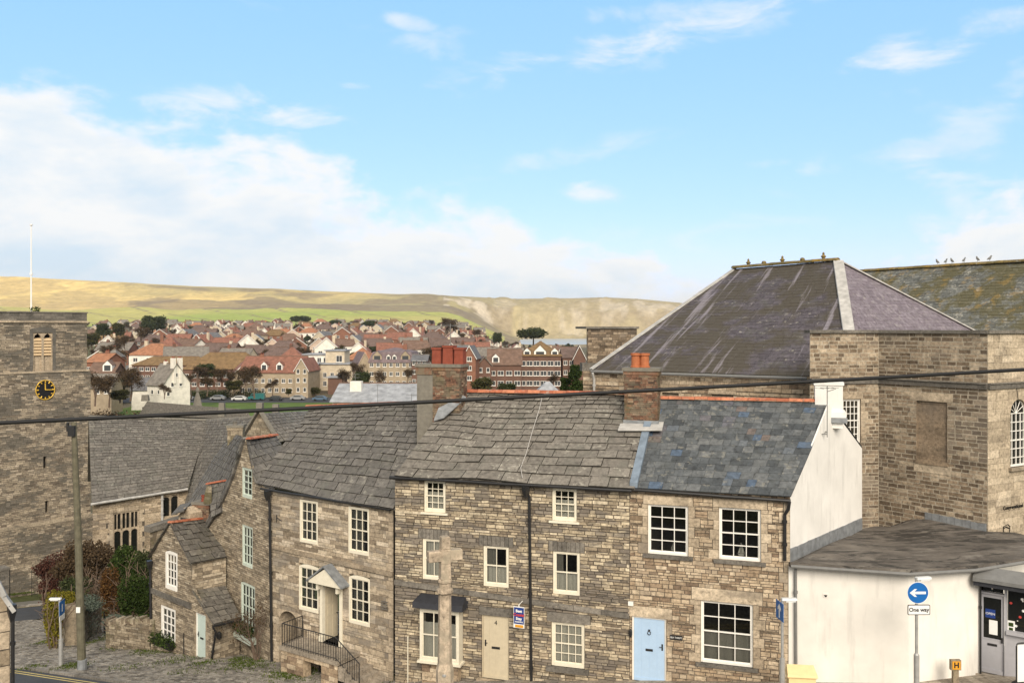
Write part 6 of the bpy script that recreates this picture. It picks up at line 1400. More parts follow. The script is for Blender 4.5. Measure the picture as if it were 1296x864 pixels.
# pitched stone paving in front of the cottages
mb = MB(); base = MB(); O = K0+kn*.15
def incob(p):
    # between the kerb and the side road / house fronts
    if p.x > 1.5: return False
    s = (R1-R0).normalized(); nrm = V((-s.y, s.x))
    if (p-R0).dot(nrm) > -.05 and p.x < R1.x+.5: return False
    if p.x < -40: return False
    return p.y < 52
v = 0.0
while v < 22:
    rh_ = rn(.13, .21); u = 6.0
    while u < 52:
        l = rn(.16, .34)
        c0 = O+kd*(u+l/2)+kn*(v+rh_/2)
        if incob(c0):
            g_ = .014; q = [O+kd*(u+g_)+kn*(v+g_), O+kd*(u+l-g_)+kn*(v+g_), O+kd*(u+l-g_)+kn*(v+rh_-g_), O+kd*(u+g_)+kn*(v+rh_-g_)]
            hh = .085+rn(0, .035); jj = lambda: rn(-.02, .02)
            tz_ = [(p.x+jj(), p.y+jj()*.6, near(p.x, p.y)+hh+rn(-.008, .008)) for p in q]
            c = rc(); k = len(mb.v); mb.v += tz_+[(p.x, p.y, near(p.x, p.y)+.03) for p in q]
            for f in ((0, 1, 2, 3), (4, 5, 1, 0), (5, 6, 2, 1), (6, 7, 3, 2), (7, 4, 0, 3)): mb.f.append(tuple(k+i for i in f)); mb.m.append(0); mb.c.append(c)
        u += l
    v += rh_
surf_pts = None
n = 40
for i in range(n):
    for j in range(24):
        q = [O+kd*(6+46*a/n)+kn*(22*b/24) for a, b in ((i, j), (i+1, j), (i+1, j+1), (i, j+1))]
        if incob((q[0]+q[2])/2): mb.face([(p.x, p.y, near(p.x, p.y)+.065) for p in q], 1, rc())
struct(mb.build('pavement', ['cobble', 'cobble_joint']))
# flagged pavement along the right-hand cottages and the shop
fr = [V((1.2, 30.9)), V((4.09, 29.4)), V((8.9, 28.0)), V((13.2, 27.5)), V((16.5, 28.0)), V((20, 27.5))]; kk = [V((-2, 27.8)), V((2, 26.6)), V((8, 24.7)), V((12.5, 24.0)), V((16, 23.5)), V((22, 22.7))]
mb = MB(); n, k = 60, 6
for i in range(n):
    for j in range(k):
        def q_(a, b):
            p = poly_at(fr, a/n).lerp(poly_at(kk, a/n), b/k); return (p.x, p.y, near(p.x, p.y)+.10)
        c = rc(); mb.face([q_(i+.015, j+.015), q_(i+.985, j+.015), q_(i+.985, j+.985), q_(i+.015, j+.985)], 0, c)
        a_ = [V(q_(*t))-V((0, 0, .012)) for t in ((i, j), (i+1, j), (i+1, j+1), (i, j+1))]; mb.face(a_, 1, c)
struct(mb.build('flagstones', ['paving', 'cobble_joint']))
# grass and weeds
mb = MB()
def tuft(px, py, rx, ry, n, h=.12):
    for _ in range(n):
        x, y = R.gauss(px, rx*.5), R.gauss(py, ry*.5); g = G(x, y) if 0 else None
        yield x, y, h
spots = [(90, 846, 20, 5, 160), (225, 838, 30, 6, 130), (200, 828, 30, 4, 160), (185, 824, 14, 4, 90), (150, 822, 24, 4, 110), (315, 842, 28, 8, 420), (380, 852, 26, 9, 380), (360, 856, 30, 6, 250), (258, 842, 16, 4, 90), (118, 815, 10, 6, 80), (40, 846, 16, 3, 50), (300, 838, 12, 4, 120), (28, 751, 14, 2.5, 250), (445, 860, 30, 5, 140), (55, 815, 8, 4, 60), (500, 858, 8, 6, 60), (160, 848, 30, 5, 60), (240, 852, 30, 6, 60), (130, 810, 14, 8, 80)]
for (x, y, rx, ry, n) in spots:
    c = G(x, y); sc = c.y/FX; slope = c.y*c.y/(FX*10.5)*1.2
    for _ in range(n*4):
        p = V((c.x+R.gauss(0, rx*.5)*sc, c.y+R.gauss(0, ry*.5)*slope*1.4)); z = near(p.x, p.y)+.06; hh = rn(.03, .11); a = rn(0, 6.3); w_ = rn(.012, .03); dx, dy = math.cos(a)*w_, math.sin(a)*w_; t = (rn(-.05, .05), rn(-.05, .05))
        mb.face([(p.x-dx, p.y-dy, z), (p.x+dx, p.y+dy, z), (p.x+dx*.4+t[0], p.y+dy*.4+t[1], z+hh), (p.x-dx*.4+t[0], p.y-dy*.4+t[1], z+hh)], 0, (min(1, max(0, R.gauss(.5, .25))), 0, 0))
tag(mb.build('grass', 'grass_tuft', loc=(-14, 36, near(-14, 36))), 'tufts of green grass and weeds along the cobbles and wall feet', 'grass', kind='stuff')
# garden walls
def gwall(a, b, h0_, h1_, name, label, th=.42, m='stone_garden'):
    a, b = V(a), V(b); W = Wall(a, b); za, zb = near(a.x, a.y), near(b.x, b.y); o = thing(name, (a.x, a.y, za), label, 'wall'); mb = MB()
    stone_wall(mb, W, [(0, za-1.2), (W.L, zb-1.2), (W.L, zb+h1_), (0, za+h0_)], (), (.09, .16), (.18, .45), gap=.018, prot=(.006, .04))
    mb.face([W.pt(0, za-1.2, -th), W.pt(W.L, zb-1.2, -th), W.pt(W.L, zb+h1_, -th), W.pt(0, za+h0_, -th)], 0, (.5, .5, .5))
    for u, z in ((0, za+h0_), (W.L, zb+h1_)): mb.face([W.pt(u, za-1.5, 0), W.pt(u, za-1.5, -th), W.pt(u, z, -th), W.pt(u, z, 0)], 0, (.5, .5, .5))
    mb.face([W.pt(0, za+h0_, 0), W.pt(W.L, zb+h1_, 0), W.pt(W.L, zb+h1_, -th), W.pt(0, za+h0_, -th)], 0, (.5, .5, .5)); mb.build('wall', [m, 'mortar'], o)
    mb = MB(); u = 0
    while u < W.L:
        l = rn(.10, .17); t = u/W.L; z = lerp(za+h0_, zb+h1_, t); W.box(mb, u+.006, min(W.L, u+l)-.006, z-.02, z+rn(.12, .26), -th-.01, .03, 0, rc()); u += l
    mb.build('coping', m, o); return o
g1, g2, g3 = G(60, 808), G(94, 819), G(128, 802); 
gwall(g1.xy, g2.xy, 1.75, 1.75, 'garden_wall', 'left stretch of the tall garden wall, half hidden under yellow-green trailing ivy')
gwall(g2.xy, g3.xy, 1.75, 1.3, 'garden_wall', 'tall rubble garden wall between the telegraph pole and the iron gate')
g4, g5 = G(134, 823), G(196, 825)
gwall(g4.xy, g5.xy, 1.25, 1.3, 'garden_wall', 'lower rubble garden wall joining the iron gate to the little gabled cottage')
def gate(a, b, h, label):
    a, b = V(a), V(b); o = thing('iron_gate', a, label, 'gate'); mb = MB(); n = max(4, int((b-a).length/.11)); up = V((0, 0, h))
    for i in range(n+1):
        p = a.lerp(b, i/n); mb.tube([p, p+up*(1.0 if i in (0, n) else .94)], .022 if i in (0, n) else .011, 5)
    for f in (.1, .85): mb.tube([a+up*f, b+up*f], .015, 5)
    mb.build('bars', 'black_iron', o); return o
a = g3+V((.1, .1, 0)); b = g4+V((0, .3, 0)); b.z = near(b.x, b.y); gate(a, b, 1.15, 'small black iron gate in the gap between the two garden walls')
tg = P(40, 0, 69); tg2 = P(47, 0, 69); a = V((tg.x, tg.y, near(tg.x, tg.y)-.1)); b = V((tg2.x, tg2.y, near(tg2.x, tg2.y)-.1)); gate(a, b, 2.1, 'tall black iron gate at the foot of the church tower')
def shrub(px, py, Y, rx, rz, n, size, m, label, bare=0, name='shrub', cat='shrub', dens2=None, stems=5, flat=1):
    c = P(px, py, Y); s = Y/FX; gz = near(c.x, c.y); o = thing(name, (c.x, c.y, gz), label, cat); mb = MB(); tips = []
    H = max(.3, c.z-gz)
    for i in range(stems):
        tips += branches(mb, (c.x+rn(-.15, .15), c.y+rn(-.15, .15), gz-.1), (rn(-.5, .5)*rx*s/max(H, .5), rn(-.4, .4), 1), H*rn(.55, .8), .03+.012*H, 3 if bare else 2, kids=(2, 3), spread=.6)
    mb.build('stem', 'twig', o); lf = MB()
    leafball(lf, c, rx*s, rx*s*.8, rz*s, n, size, 0, hollow=.25)
    for _ in range(5):
        d = V((rn(-.7, .7)*rx*s, rn(-.5, .3)*rx*s, rn(-.6, .6)*rz*s)); leafball(lf, c+d, rx*s*.45, rx*s*.4, rz*s*.42, n//5, size, 0, hollow=.2)
    leafball(lf, V((c.x, c.y, lerp(gz, c.z, .5))), rx*s*.9, rx*s*.7, H*.55, n//3, size, 0, hollow=.3)
    lf.build('foliage', m, o); return o
shrub(78, 720, 57, 30, 22, 2600, .14, 'leaf_red', 'red-leaved shrub against the foot of the church tower')
shrub(62, 742, 55, 13, 10, 700, .12, 'leaf_red', 'small pinkish-red shrub beside the tall iron gate')
shrub(112, 708, 55, 36, 24, 3600, .15, 'leaf_brown', 'big dark brown shrub below the church nave wall')
shrub(160, 712, 53, 17, 24, 1900, .14, 'leaf_green', 'upright bright green shrub in front of the mullioned church window', stems=3)
shrub(186, 720, 52, 14, 26, 1100, .14, 'leaf_far', 'thin olive shrub between the church window and the little gabled cottage')
shrub(96, 740, 49, 20, 12, 900, .12, 'leaf_far', 'low olive green bush behind the telegraph pole', stems=3)
shrub(140, 742, 49, 13, 28, 1300, .11, 'leaf_rust', 'tall clump of rust-orange dying stems in the garden', name='perennial_clump', cat='plant')
shrub(172, 752, 44, 24, 26, 4200, .11, 'leaf_dark', 'broad dark green bush leaning on the little gabled cottage')
shrub(148, 735, 50, 12, 20, 500, .12, 'leaf_dark', 'dark green bush just behind the rust-orange stems')
shrub(108, 762, 43.5, 20, 9, 1500, .08, 'leaf_grey', 'grey-green lavender-like bush spilling over the tall garden wall', stems=3)
shrub(148, 786, 41, 19, 8, 1300, .08, 'leaf_grey', 'grey-green bush spilling over the lower garden wall', stems=3)
shrub(68, 776, 40.6, 12, 30, 3000, .09, 'leaf_yellow', 'yellow-green trailing ivy hanging over the end of the tall garden wall', name='ivy', cat='climber')
shrub(84, 757, 43, 16, 9, 900, .09, 'leaf_yellow', 'yellow-green bush on top of the tall garden wall beside the ivy', stems=3)
shrub(180, 783, 40, 12, 6, 600, .07, 'leaf_green', 'low green plant with white flowers behind the lower garden wall', stems=2)
# telegraph pole
pb0 = G(104, 850); tp_ = thing('telegraph_pole', pb0, 'tall leaning wooden telegraph pole on the cobbles with a black box near its top', 'telegraph pole')
top = P(93.5, 534, pb0.y+.4); mb = MB(); mb.tube([pb0-V((0, 0, .3)), pb0.lerp(top, .5)+V((.02, 0, 0)), top], [.165, .14, .10], 12); mb.build('pole', 'pole_wood', tp_)
mb = MB(); c = pb0.lerp(top, .965); mb.obox(tuple(c), (1, 0), (0, 1), -.16, .10, -.22, -.08, -.2, .22); mb.obox(tuple(c), (1, 0), (0, 1), -.22, -.15, -.2, -.1, .0, .35); mb.build('terminal_box', 'black_iron', tp_)
mb = MB(); c = pb0.lerp(top, .25); mb.obox(tuple(c), (1, 0), (0, 1), -.08, .08, -.17, -.13, -.1, .12); mb.build('notice', 'sign_white', tp_)
mb = MB(); mb.lathe(pb0-V((0, 0, .05)), [(.19, 0), (.18, .3), (.175, .55), (.16, .56)], 12); mb.build('foot_wrap', 'lead', tp_)
# overhead cable
mb = MB(); pts = []
for i in range(41):
    x = lerp(-260, 1560, i/40); y = 533.5-(x/1296)*67.5+3.2*(1-((x-648)/900)**2); pts.append(P(x, y, lerp(7.6, 9.2, i/40)))
mb.tube(pts, .0185, 8); tag(mb.build('overhead_cable', 'rubber', loc=pts[0]), 'thick black overhead cable crossing the whole view just above the roofs', 'cable')
# small blue one-way plates on lamp-lit posts
def lamp_arm(par, p, dx, L_=.45, dy=0):
    mb = MB(); mb.obox(tuple(p), (dx, dy), (-dy, dx), -.02, L_, -.07, .07, .0, .06, tap=.01); mb.obox(tuple(p), (dx, dy), (-dy, dx), .1, L_-.04, -.05, .05, -.045, -.002); mb.build('lamp', 'lamp_white', par)
sg = G(77, 845); s1_ = thing('street_sign', sg, 'blue road sign over a white plate on a grey lamp-topped post by the telegraph pole', 'road sign', 'road signs on grey posts')
zt = P(73, 758, sg.y).z; mb = MB(); mb.tube([sg-V((0, 0, .2)), V((sg.x, sg.y, lerp(sg.z, zt, .42)))], .085, 10); mb.tube([V((sg.x, sg.y, lerp(sg.z, zt, .42))), V((sg.x-.05, sg.y, zt))], .05, 10); mb.build('post', 'galv', s1_)
na = V((.42, -.9, 0)).normalized(); nb_ = V((.9, .42, 0)).normalized()
def plate(par, c, hw_, z0_, z1_, m, name, th=.012, off=.07, border=None):
    mb = MB(); mb.obox(tuple(c), nb_.xy, (-na).xy, -hw_, hw_, -off-th, -off, z0_, z1_); o = mb.build(name, m, par); return o
nb_ = V((-.145, .99, 0)); na = V((.99, .145, 0))
c = V((sg.x-.03, sg.y, zt)); plate(s1_, c, .30, -.62, -.05, 'sign_blue', 'blue_plate'); plate(s1_, c, .30, -.86, -.65, 'sign_white', 'white_plate'); plate(s1_, c, .045, -.5, -.2, 'sign_white', 'arrow', .003, .083)
lamp_arm(s1_, V((sg.x, sg.y, zt)), -1, .46)
def arrow_pts(cx, cz, s):      # pointing left
    return [(cx-1*s, cz), (cx-.42*s, cz+.46*s), (cx-.12*s, cz+.46*s), (cx-.42*s, cz+.15*s), (cx+.95*s, cz+.15*s), (cx+.95*s, cz-.15*s), (cx-.42*s, cz-.15*s), (cx-.12*s, cz-.46*s), (cx-.42*s, cz-.46*s)]
pc_ = P(990, 0, 25.2); gz = near(pc_.x, pc_.y); s2_ = thing('street_sign', (pc_.x, pc_.y, gz), 'blue upward-arrow sign seen edge-on on a lamp-topped post at the corner of the white shop', 'road sign', 'road signs on grey posts')
zt = P(990, 759, 25.2).z; mb = MB(); mb.tube([(pc_.x, pc_.y, gz-.1), (pc_.x, pc_.y, gz+1.3)], .075, 10); mb.tube([(pc_.x, pc_.y, gz+1.3), (pc_.x, pc_.y, zt)], .04, 10); mb.build('post', 'galv', s2_)
nb_ = V((.32, .947, 0)); na = V((.947, -.32, 0)); nb_, na = V((-.083, .997, 0)), V((-.997, -.083, 0)); c = V((pc_.x, pc_.y, zt)); plate(s2_, c, .27, -.56, -.04, 'sign_blue', 'blue_plate')
mb = MB()
def tri3(pts):
    q = [c+nb_*u+na*.086+V((0, 0, z)) for u, z in pts]; mb.ngon_prism(q, na*.003)
tri3([(-.04, -.5), (.04, -.5), (.04, -.24), (.12, -.3), (.12, -.22), (0, -.10), (-.12, -.22), (-.12, -.3), (-.04, -.24)]); mb.build('arrow', 'sign_white', s2_)
lamp_arm(s2_, c, 1, .42)
# the one-way disc in front of the white wall
pc_ = P(1160, 0, 24.4); gz = near(pc_.x, pc_.y); s3_ = thing('street_sign', (pc_.x, pc_.y, gz), 'round blue sign with white left arrow and One way plate before the white wall', 'road sign', 'road signs on grey posts')
zt = P(1160, 731, 24.4).z; zk = P(1160, 828, 24.4).z; mb = MB(); mb.tube([(pc_.x, pc_.y, gz-.1), (pc_.x, pc_.y, zk)], .075, 12); mb.tube([(pc_.x, pc_.y, zk), (pc_.x, pc_.y, zk+.05)], [.075, .042], 12); mb.tube([(pc_.x, pc_.y, zk), (pc_.x, pc_.y, zt)], .042, 12); mb.build('post', 'galv', s3_)
Wk = Wall((pc_.x-1, pc_.y-.06), (pc_.x+1, pc_.y-.02)); dc_ = Wk.px(1161.5, 749.5)
mb = MB(); disc(mb, Wk, dc_[0], dc_[1], .305, 0, .012, 40); o_ = mb.build('disc', 'sign_white', s3_); mb = MB(); disc(mb, Wk, dc_[0], dc_[1], .290, .012, .015, 40); mb.build('blue_face', 'sign_blue', o_)
mb = MB(); Wk.quad(mb, arrow_pts(dc_[0], dc_[1], .235), .015, .018); mb.build('arrow', 'sign_white', o_)
pr_ = Wk.rect(1148.5, 1177, 764.5, 777.5); mb = MB()
def rrect(u0, u1, z0, z1, r):
    o = []
    for cx, cz, a0 in ((u1-r, z1-r, 0), (u0+r, z1-r, 90), (u0+r, z0+r, 180), (u1-r, z0+r, 270)):
        for i in range(5): a = rad(a0+i*22.5); o.append((cx+r*math.cos(a), cz+r*math.sin(a)))
    return o
Wk.quad(mb, rrect(*pr_, .04), 0, .012); p1_ = mb.build('plate', 'sign_black', s3_); mb = MB(); Wk.quad(mb, rrect(pr_[0]+.02, pr_[1]-.02, pr_[2]+.02, pr_[3]-.02, .03), .012, .015); mb.build('plate_face', 'sign_white', p1_)
text_mesh('lettering', 'One way', .155, 'sign_black', p1_, Wk.pt((pr_[0]+pr_[1])/2, (pr_[2]+pr_[3])/2+.0, .016), (Wk.u.x, Wk.u.y, 0), (0, 0, 1), .004)
mb = MB(); Wk.box(mb, 1.0-.05, 1.0+.05, dc_[1]-.05, dc_[1]+.05, -.03, 0); mb.build('clip', 'galv', s3_)
lamp_arm(s3_, V((pc_.x, pc_.y, zt-.04)), .97, .44, .2); 
# hydrant marker, grit bin, pavement board
hpx = P(1209, 0, 25.9); gz = near(hpx.x, hpx.y); hy = thing('hydrant_marker', (hpx.x, hpx.y, gz), 'short concrete post with a yellow H plate against the white shop wall', 'marker post')
zt = P(1209, 834, 25.9).z; mb = MB(); mb.obox((hpx.x, hpx.y, 0), (1, 0), (0, 1), -.085, .085, -.05, .05, gz-.1, zt-.28, 0, tap=.0); mb.obox((hpx.x, hpx.y, 0), (1, 0), (0, 1), -.15, .15, -.06, .06, zt-.30, zt, 0); mb.build('post', 'stone_garden', hy)
mb = MB(); mb.obox((hpx.x, hpx.y, 0), (1, 0), (0, 1), -.12, .12, -.075, -.0605, zt-.27, zt-.03, 0); hp_ = mb.build('plate', 'hydrant_yellow', hy); text_mesh('lettering', 'H', .22, 'sign_black', hp_, (hpx.x, hpx.y-.077, zt-.15), (1, 0, 0), (0, 0, 1), .008)
gp_ = P(1014, 0, 25.3); gz = near(gp_.x, gp_.y); zt = P(1014, 843, 25.3).z; gb = thing('grit_bin', (gp_.x, gp_.y, gz), 'pale yellow plastic grit bin with a sloping lid below the white wall', 'grit bin')
hw_ = .43; fx_ = (.99, -.12); fy_ = (.12, .99); mb = MB(); mb.obox((gp_.x, gp_.y, 0), fx_, fy_, -hw_+.05, hw_-.05, -.16, .18, gz, zt-.26, 0); mb.obox((gp_.x, gp_.y, 0), fx_, fy_, -hw_+.02, hw_-.02, -.18, .2, zt-.28, zt-.22); mb.build('body', 'grit_yellow', gb)
mb = MB(); g_f = lambda x, y, z: V((gp_.x+fx_[0]*x+fy_[0]*y, gp_.y+fx_[1]*x+fy_[1]*y, z)); mb.hexa([g_f(-hw_, -.23, zt-.24), g_f(hw_, -.23, zt-.24), g_f(hw_, .2, zt-.2), g_f(-hw_, .2, zt-.2)], [g_f(-hw_+.01, -.21, zt-.17), g_f(hw_-.01, -.21, zt-.17), g_f(hw_-.05, .16, zt), g_f(-hw_+.05, .16, zt)]); mb.build('lid', 'grit_yellow', gb)
ax = P(1297, 0, 24.9); gz = near(ax.x, ax.y)+.1; ab_ = thing('pavement_board', (ax.x, ax.y, gz), 'black-framed pavement board with a rounded top outside the shop window', 'board'); zt = P(1297, 813, 24.9).z
mb = MB(); hw_ = .26; pts = [(-hw_, gz+.15)]+[(-hw_+.08-.08*math.cos(a), zt-.08+.08*math.sin(a)) for a in (0, .5, 1, 1.57)]+[(hw_-.08+.08*math.sin(a), zt-.08+.08*math.cos(a)) for a in (0, .5, 1, 1.57)]+[(hw_, gz+.15)]; pts.append(pts[0]); mb.tube([V((ax.x+a, ax.y+.15*a, z)) for a, z in pts], .022, 6); mb.build('frame', 'black_iron', ab_)
mb = MB(); mb.ngon_prism([V((ax.x+a, ax.y+.15*a, z)) for a, z in ((-hw_+.03, gz+.18), (hw_-.03, gz+.18), (hw_-.03, zt-.05), (-hw_+.03, zt-.05))], V((0, .02, 0))); mb.build('panel', 'sign_white', ab_)
mb = MB(); mb.lathe((ax.x, ax.y, gz), [(.34, 0), (.34, .08), (.26, .14), (.1, .16)], 14); mb.tube([(ax.x, ax.y+.05, gz+.1), (ax.x, ax.y+.05, gz+.2)], .05, 6); mb.build('base', 'rubber', ab_)
# the stone wayside cross
YX = 24.; c0 = P(563, 0, YX); gz = near(c0.x, c0.y); cx_ = thing('stone_cross', (c0.x, c0.y, gz), 'tall weathered stone cross on an octagonal shaft standing before the cream bay window', 'cross')
def zz(y): return CZ-(y-CY)/FX*YX
s = YX/FX; mb = MB(); mb.lathe((c0.x, c0.y, 0), [(11.5*s, gz-.2), (11.2*s, zz(846)), (9.2*s, zz(838)), (8.6*s, zz(800)), (8.0*s, zz(751))], 8); mb.build('shaft', 'stone_cross', cx_)
mb = MB(); mb.lathe((c0.x, c0.y, 0), [(8.0*s, zz(751)), (10.6*s, zz(748.5)), (10.6*s, zz(745)), (7.8*s, zz(743)), (7.6*s, zz(737)), (9.2*s, zz(735.5)), (9.2*s, zz(733)), (7.0*s, zz(731))], 10); mb.build('collar', 'stone_cross', cx_)
mb = MB(); ax_ = V((.93, .37)); ay_ = V((-.37, .93)); cc0 = (c0.x, c0.y, 0)
def rough(mb, x0, x1, y0, y1, z0, z1, n=5, ax=2):
    pass
mb.obox(cc0, ax_, ay_, -7*s, 7*s, -6.5*s, 6.5*s, zz(732), zz(712), 0, tap=.01); mb.obox(cc0, ax_, ay_, -6*s, 6*s, -6*s, 6*s, zz(694), zz(678), 0, tap=.008)
mb.obox(cc0, ax_, ay_, -22.5*s, 22.5*s, -5.5*s, 5.5*s, zz(709), zz(695.5), 0, tap=.006); mb.obox(cc0, ax_, ay_, -6.6*s, 6.6*s, -6.2*s, 6.2*s, zz(713), zz(693.9), 0)
hd = mb.build('cross_head', 'stone_cross', cx_)
bm_ = hd.modifiers.new('bevel', 'BEVEL'); bm_.width = .03; bm_.segments = 3
mb = MB(); mb.lathe((c0.x, c0.y-9.5*s, zz(846)-.1), [(.0, -.06), (.06, -.02), (.06, .03), (.0, .07)], 8); mb.build('boss', 'galv', cx_)
# rough stone outhouse corner at the bottom left
oh = thing('stone_outhouse', P(2, 900, 20), 'corner of a rough stone outhouse with a pale sloping coping at the bottom left', 'outbuilding')
Wo = wallpp(-120, 19.2, 13, 20.4); mb = MB(); gp = Wo.poly([(-120, 1000), (-120, 640), (-30, 690), (0, 752), (13, 772), (13, 1000)]); gp[0] = (0, CZ-12); gp[-1] = (gp[-1][0], CZ-12); gp[-2] = (gp[-1][0], gp[-2][1])
stone_wall(mb, Wo, gp, (), (.3, .5), (.3, .6), gap=.03, prot=(.01, .05)); mb.face([Wo.pt(Wo.L, CZ-12), Wo.pt(Wo.L, CZ-12, -3), Wo.pt(Wo.L, gp[-2][1], -3), Wo.pt(Wo.L, gp[-2][1])], 0); mb.build('wall', ['stone_nave', 'mortar'], oh)
mb = MB(); vv = [Wo.pt(*p) for p in gp[1:5]]
for a, b in zip(vv, vv[1:]): hip(mb, a+V((0, 0, .02)), b+V((.05, 0, -.02)), .18, .09)
mb.build('coping', 'lead_pale', oh); downpipe(oh, [Wo.pt(Wo.L+.02, zat(Wo, 12, 770), .1), Wo.pt(Wo.L+.04, zat(Wo, 13, 778), .1), Wo.pt(Wo.L+.04, CZ-11, .1)], .042)
gpr = P(3, 0, 62); gz = near(gpr.x, gpr.y); pr0 = thing('gate_pier', (gpr.x, gpr.y, gz), 'worn stone gate pier with an iron rod at the left edge beneath the tower', 'pier'); mb = MB(); Wv = wallpp(-14, 61.5, 11, 62.5); zt = Wv.px(3, 722)[1]; stone_wall(mb, Wv, [(0, gz-1), (Wv.L, gz-1), (Wv.L, zt), (0, zt)], (), (.16, .26), (.3, .5)); Wv.box(mb, -.08, Wv.L+.08, zt, zt+.15, -1, .08, 0); mb.face([Wv.pt(0, gz-1, -.9), Wv.pt(Wv.L, gz-1, -.9), Wv.pt(Wv.L, zt, -.9), Wv.pt(0, zt, -.9)]); mb.build('pier', ['stone_grey', 'mortar'], pr0); mb = MB(); mb.tube([Wv.pt(Wv.L+.05, gz, .05), Wv.pt(Wv.L+.05, zt+.1, .05)], .035, 5); mb.build('iron_rod', 'black_iron', pr0)
# ================================================================== THE TOWN IN THE VALLEY
def hbox(root, o, ux, w_, d, h, rh, rt, wm, rm, wins=(), chims=(), dormers=(), base=-2.5, ov=.35, gabwin=None, name_w='wall', trim=None, bargeboard=True):
    """a house: o is the middle of its front foot, ux the direction along the front; parts wall, roof, window (> pane), chimney, dormer"""
    ux = V((ux[0], ux[1])).normalized(); uy = V((-ux.y, ux.x))
    def g(x, y, z): return V((o[0]+ux.x*x+uy.x*y, o[1]+ux.y*x+uy.y*y, o[2]+z))
    hw_ = w_/2; mb = MB()
    mb.hexa([g(-hw_, 0, base), g(hw_, 0, base), g(hw_, d, base), g(-hw_, d, base)], [g(-hw_, 0, h), g(hw_, 0, h), g(hw_, d, h), g(-hw_, d, h)])
    if rt == 'side':
        for x in (-hw_, hw_): mb.face([g(x, 0, h), g(x, d, h), g(x, d/2, h+rh)])
    if rt == 'front': mb.face([g(-hw_, 0, h), g(hw_, 0, h), g(0, 0, h+rh)]); mb.face([g(-hw_, d, h), g(hw_, d, h), g(0, d, h+rh)])
    mb.build(name_w, wm, root)
    mb = MB(); t = .14; n_ = 8
    def slab(a, b, c, e): mb.ngon_prism([a, b, c, e] if e is not None else [a, b, c], V((0, 0, t)), 0)
    s = rh/(d/2) if rt in ('side', 'hip') else rh/hw_
    if rt == 'side':
        e = ov; slab(g(-hw_-ov, -e, h-e*s), g(hw_+ov, -e, h-e*s), g(hw_+ov, d/2, h+rh), g(-hw_-ov, d/2, h+rh)); slab(g(-hw_-ov, d+e, h-e*s), g(hw_+ov, d+e, h-e*s), g(hw_+ov, d/2, h+rh), g(-hw_-ov, d/2, h+rh))
    elif rt == 'front':
        e = ov; slab(g(-hw_-e, -ov, h-e*s), g(-hw_-e, d+ov, h-e*s), g(0, d+ov, h+rh), g(0, -ov, h+rh)); slab(g(hw_+e, -ov, h-e*s), g(hw_+e, d+ov, h-e*s), g(0, d+ov, h+rh), g(0, -ov, h+rh))
    elif rt == 'hip':
        k = max(.3, hw_-d/2*.9); A, B_2 = g(-k, d/2, h+rh), g(k, d/2, h+rh); e = ov; c = [g(-hw_-e, -e, h-.1), g(hw_+e, -e, h-.1), g(hw_+e, d+e, h-.1), g(-hw_-e, d+e, h-.1)]
        slab(c[0], c[1], B_2, A); slab(c[2], c[3], A, B_2); slab(c[1], c[2], B_2, None); slab(c[3], c[0], A, None)
    elif rt == 'mansard':
        k = 1.6; A = [g(-hw_+k*.7, k*.7, h+rh*.72), g(hw_-k*.7, k*.7, h+rh*.72), g(hw_-k*.7, d-k*.7, h+rh*.72), g(-hw_+k*.7, d-k*.7, h+rh*.72)]; c = [g(-hw_-.2, -.2, h), g(hw_+.2, -.2, h), g(hw_+.2, d+.2, h), g(-hw_-.2, d+.2, h)]
        for i in range(4): slab(c[i], c[(i+1) % 4], A[(i+1) % 4], A[i])
        kk = max(.4, hw_-d/2); Tt = [g(-kk, d/2, h+rh), g(kk, d/2, h+rh)]; slab(A[0], A[1], Tt[1], Tt[0]); slab(A[2], A[3], Tt[0], Tt[1]); slab(A[1], A[2], Tt[1], None); slab(A[3], A[0], Tt[0], None)
    elif rt == 'flat':
        mb.hexa([g(-hw_-.5, -.5, h), g(hw_+.5, -.5, h), g(hw_+.5, d+.5, h), g(-hw_-.5, d+.5, h)], [g(-hw_-.5, -.5, h+.35), g(hw_+.5, -.5, h+.35), g(hw_+.5, d+.5, h+.35), g(-hw_-.5, d+.5, h+.35)])
    ro = mb.build('roof', rm, root)
    if rt in ('side', 'hip') and not rt == 'flat':
        mb = MB(); k = hw_+ov if rt == 'side' else max(.3, hw_-d/2*.9); mb.tube([g(-k, d/2, h+rh+t), g(k, d/2, h+rh+t)], .14, 5); mb.build('ridge', 'rf_brown' if rm != 'rf_slate' else 'rf_grey', ro)
    if rt == 'front' and trim:
        mb = MB()
        for sg_ in (-1, 1):
            a, b = g(sg_*(hw_+ov), -ov-.02, h-ov*s-.05), g(0, -ov-.02, h+rh-.05); mb.ngon_prism([a, b, b+V((0, 0, .28)), a+V((0, 0, .28))], g(0, -.05, 0)-g(0, 0, 0))
        mb.build('bargeboard', trim, ro)
    for (x, z, ww, wh, *sd) in wins:
        mb = MB(); f = .09
        if sd and sd[0] == 'R': q = lambda a, y, b: g(hw_-y, x+a, z+b)
        elif sd and sd[0] == 'L': q = lambda a, y, b: g(-hw_+y, x-a, z+b)
        else: q = lambda a, y, b: g(x+a, y, z+b)
        def bx(a0, a1, y0, y1, b0, b1, m): mb.hexa([q(a0, y0, b0), q(a1, y0, b0), q(a1, y1, b0), q(a0, y1, b0)], [q(a0, y0, b1), q(a1, y0, b1), q(a1, y1, b1), q(a0, y1, b1)], m)
        bx(-ww/2, ww/2, -.06, .02, 0, f, 0); bx(-ww/2, ww/2, -.06, .02, wh-f, wh, 0); bx(-ww/2, -ww/2+f, -.06, .02, f, wh-f, 0); bx(ww/2-f, ww/2, -.06, .02, f, wh-f, 0)
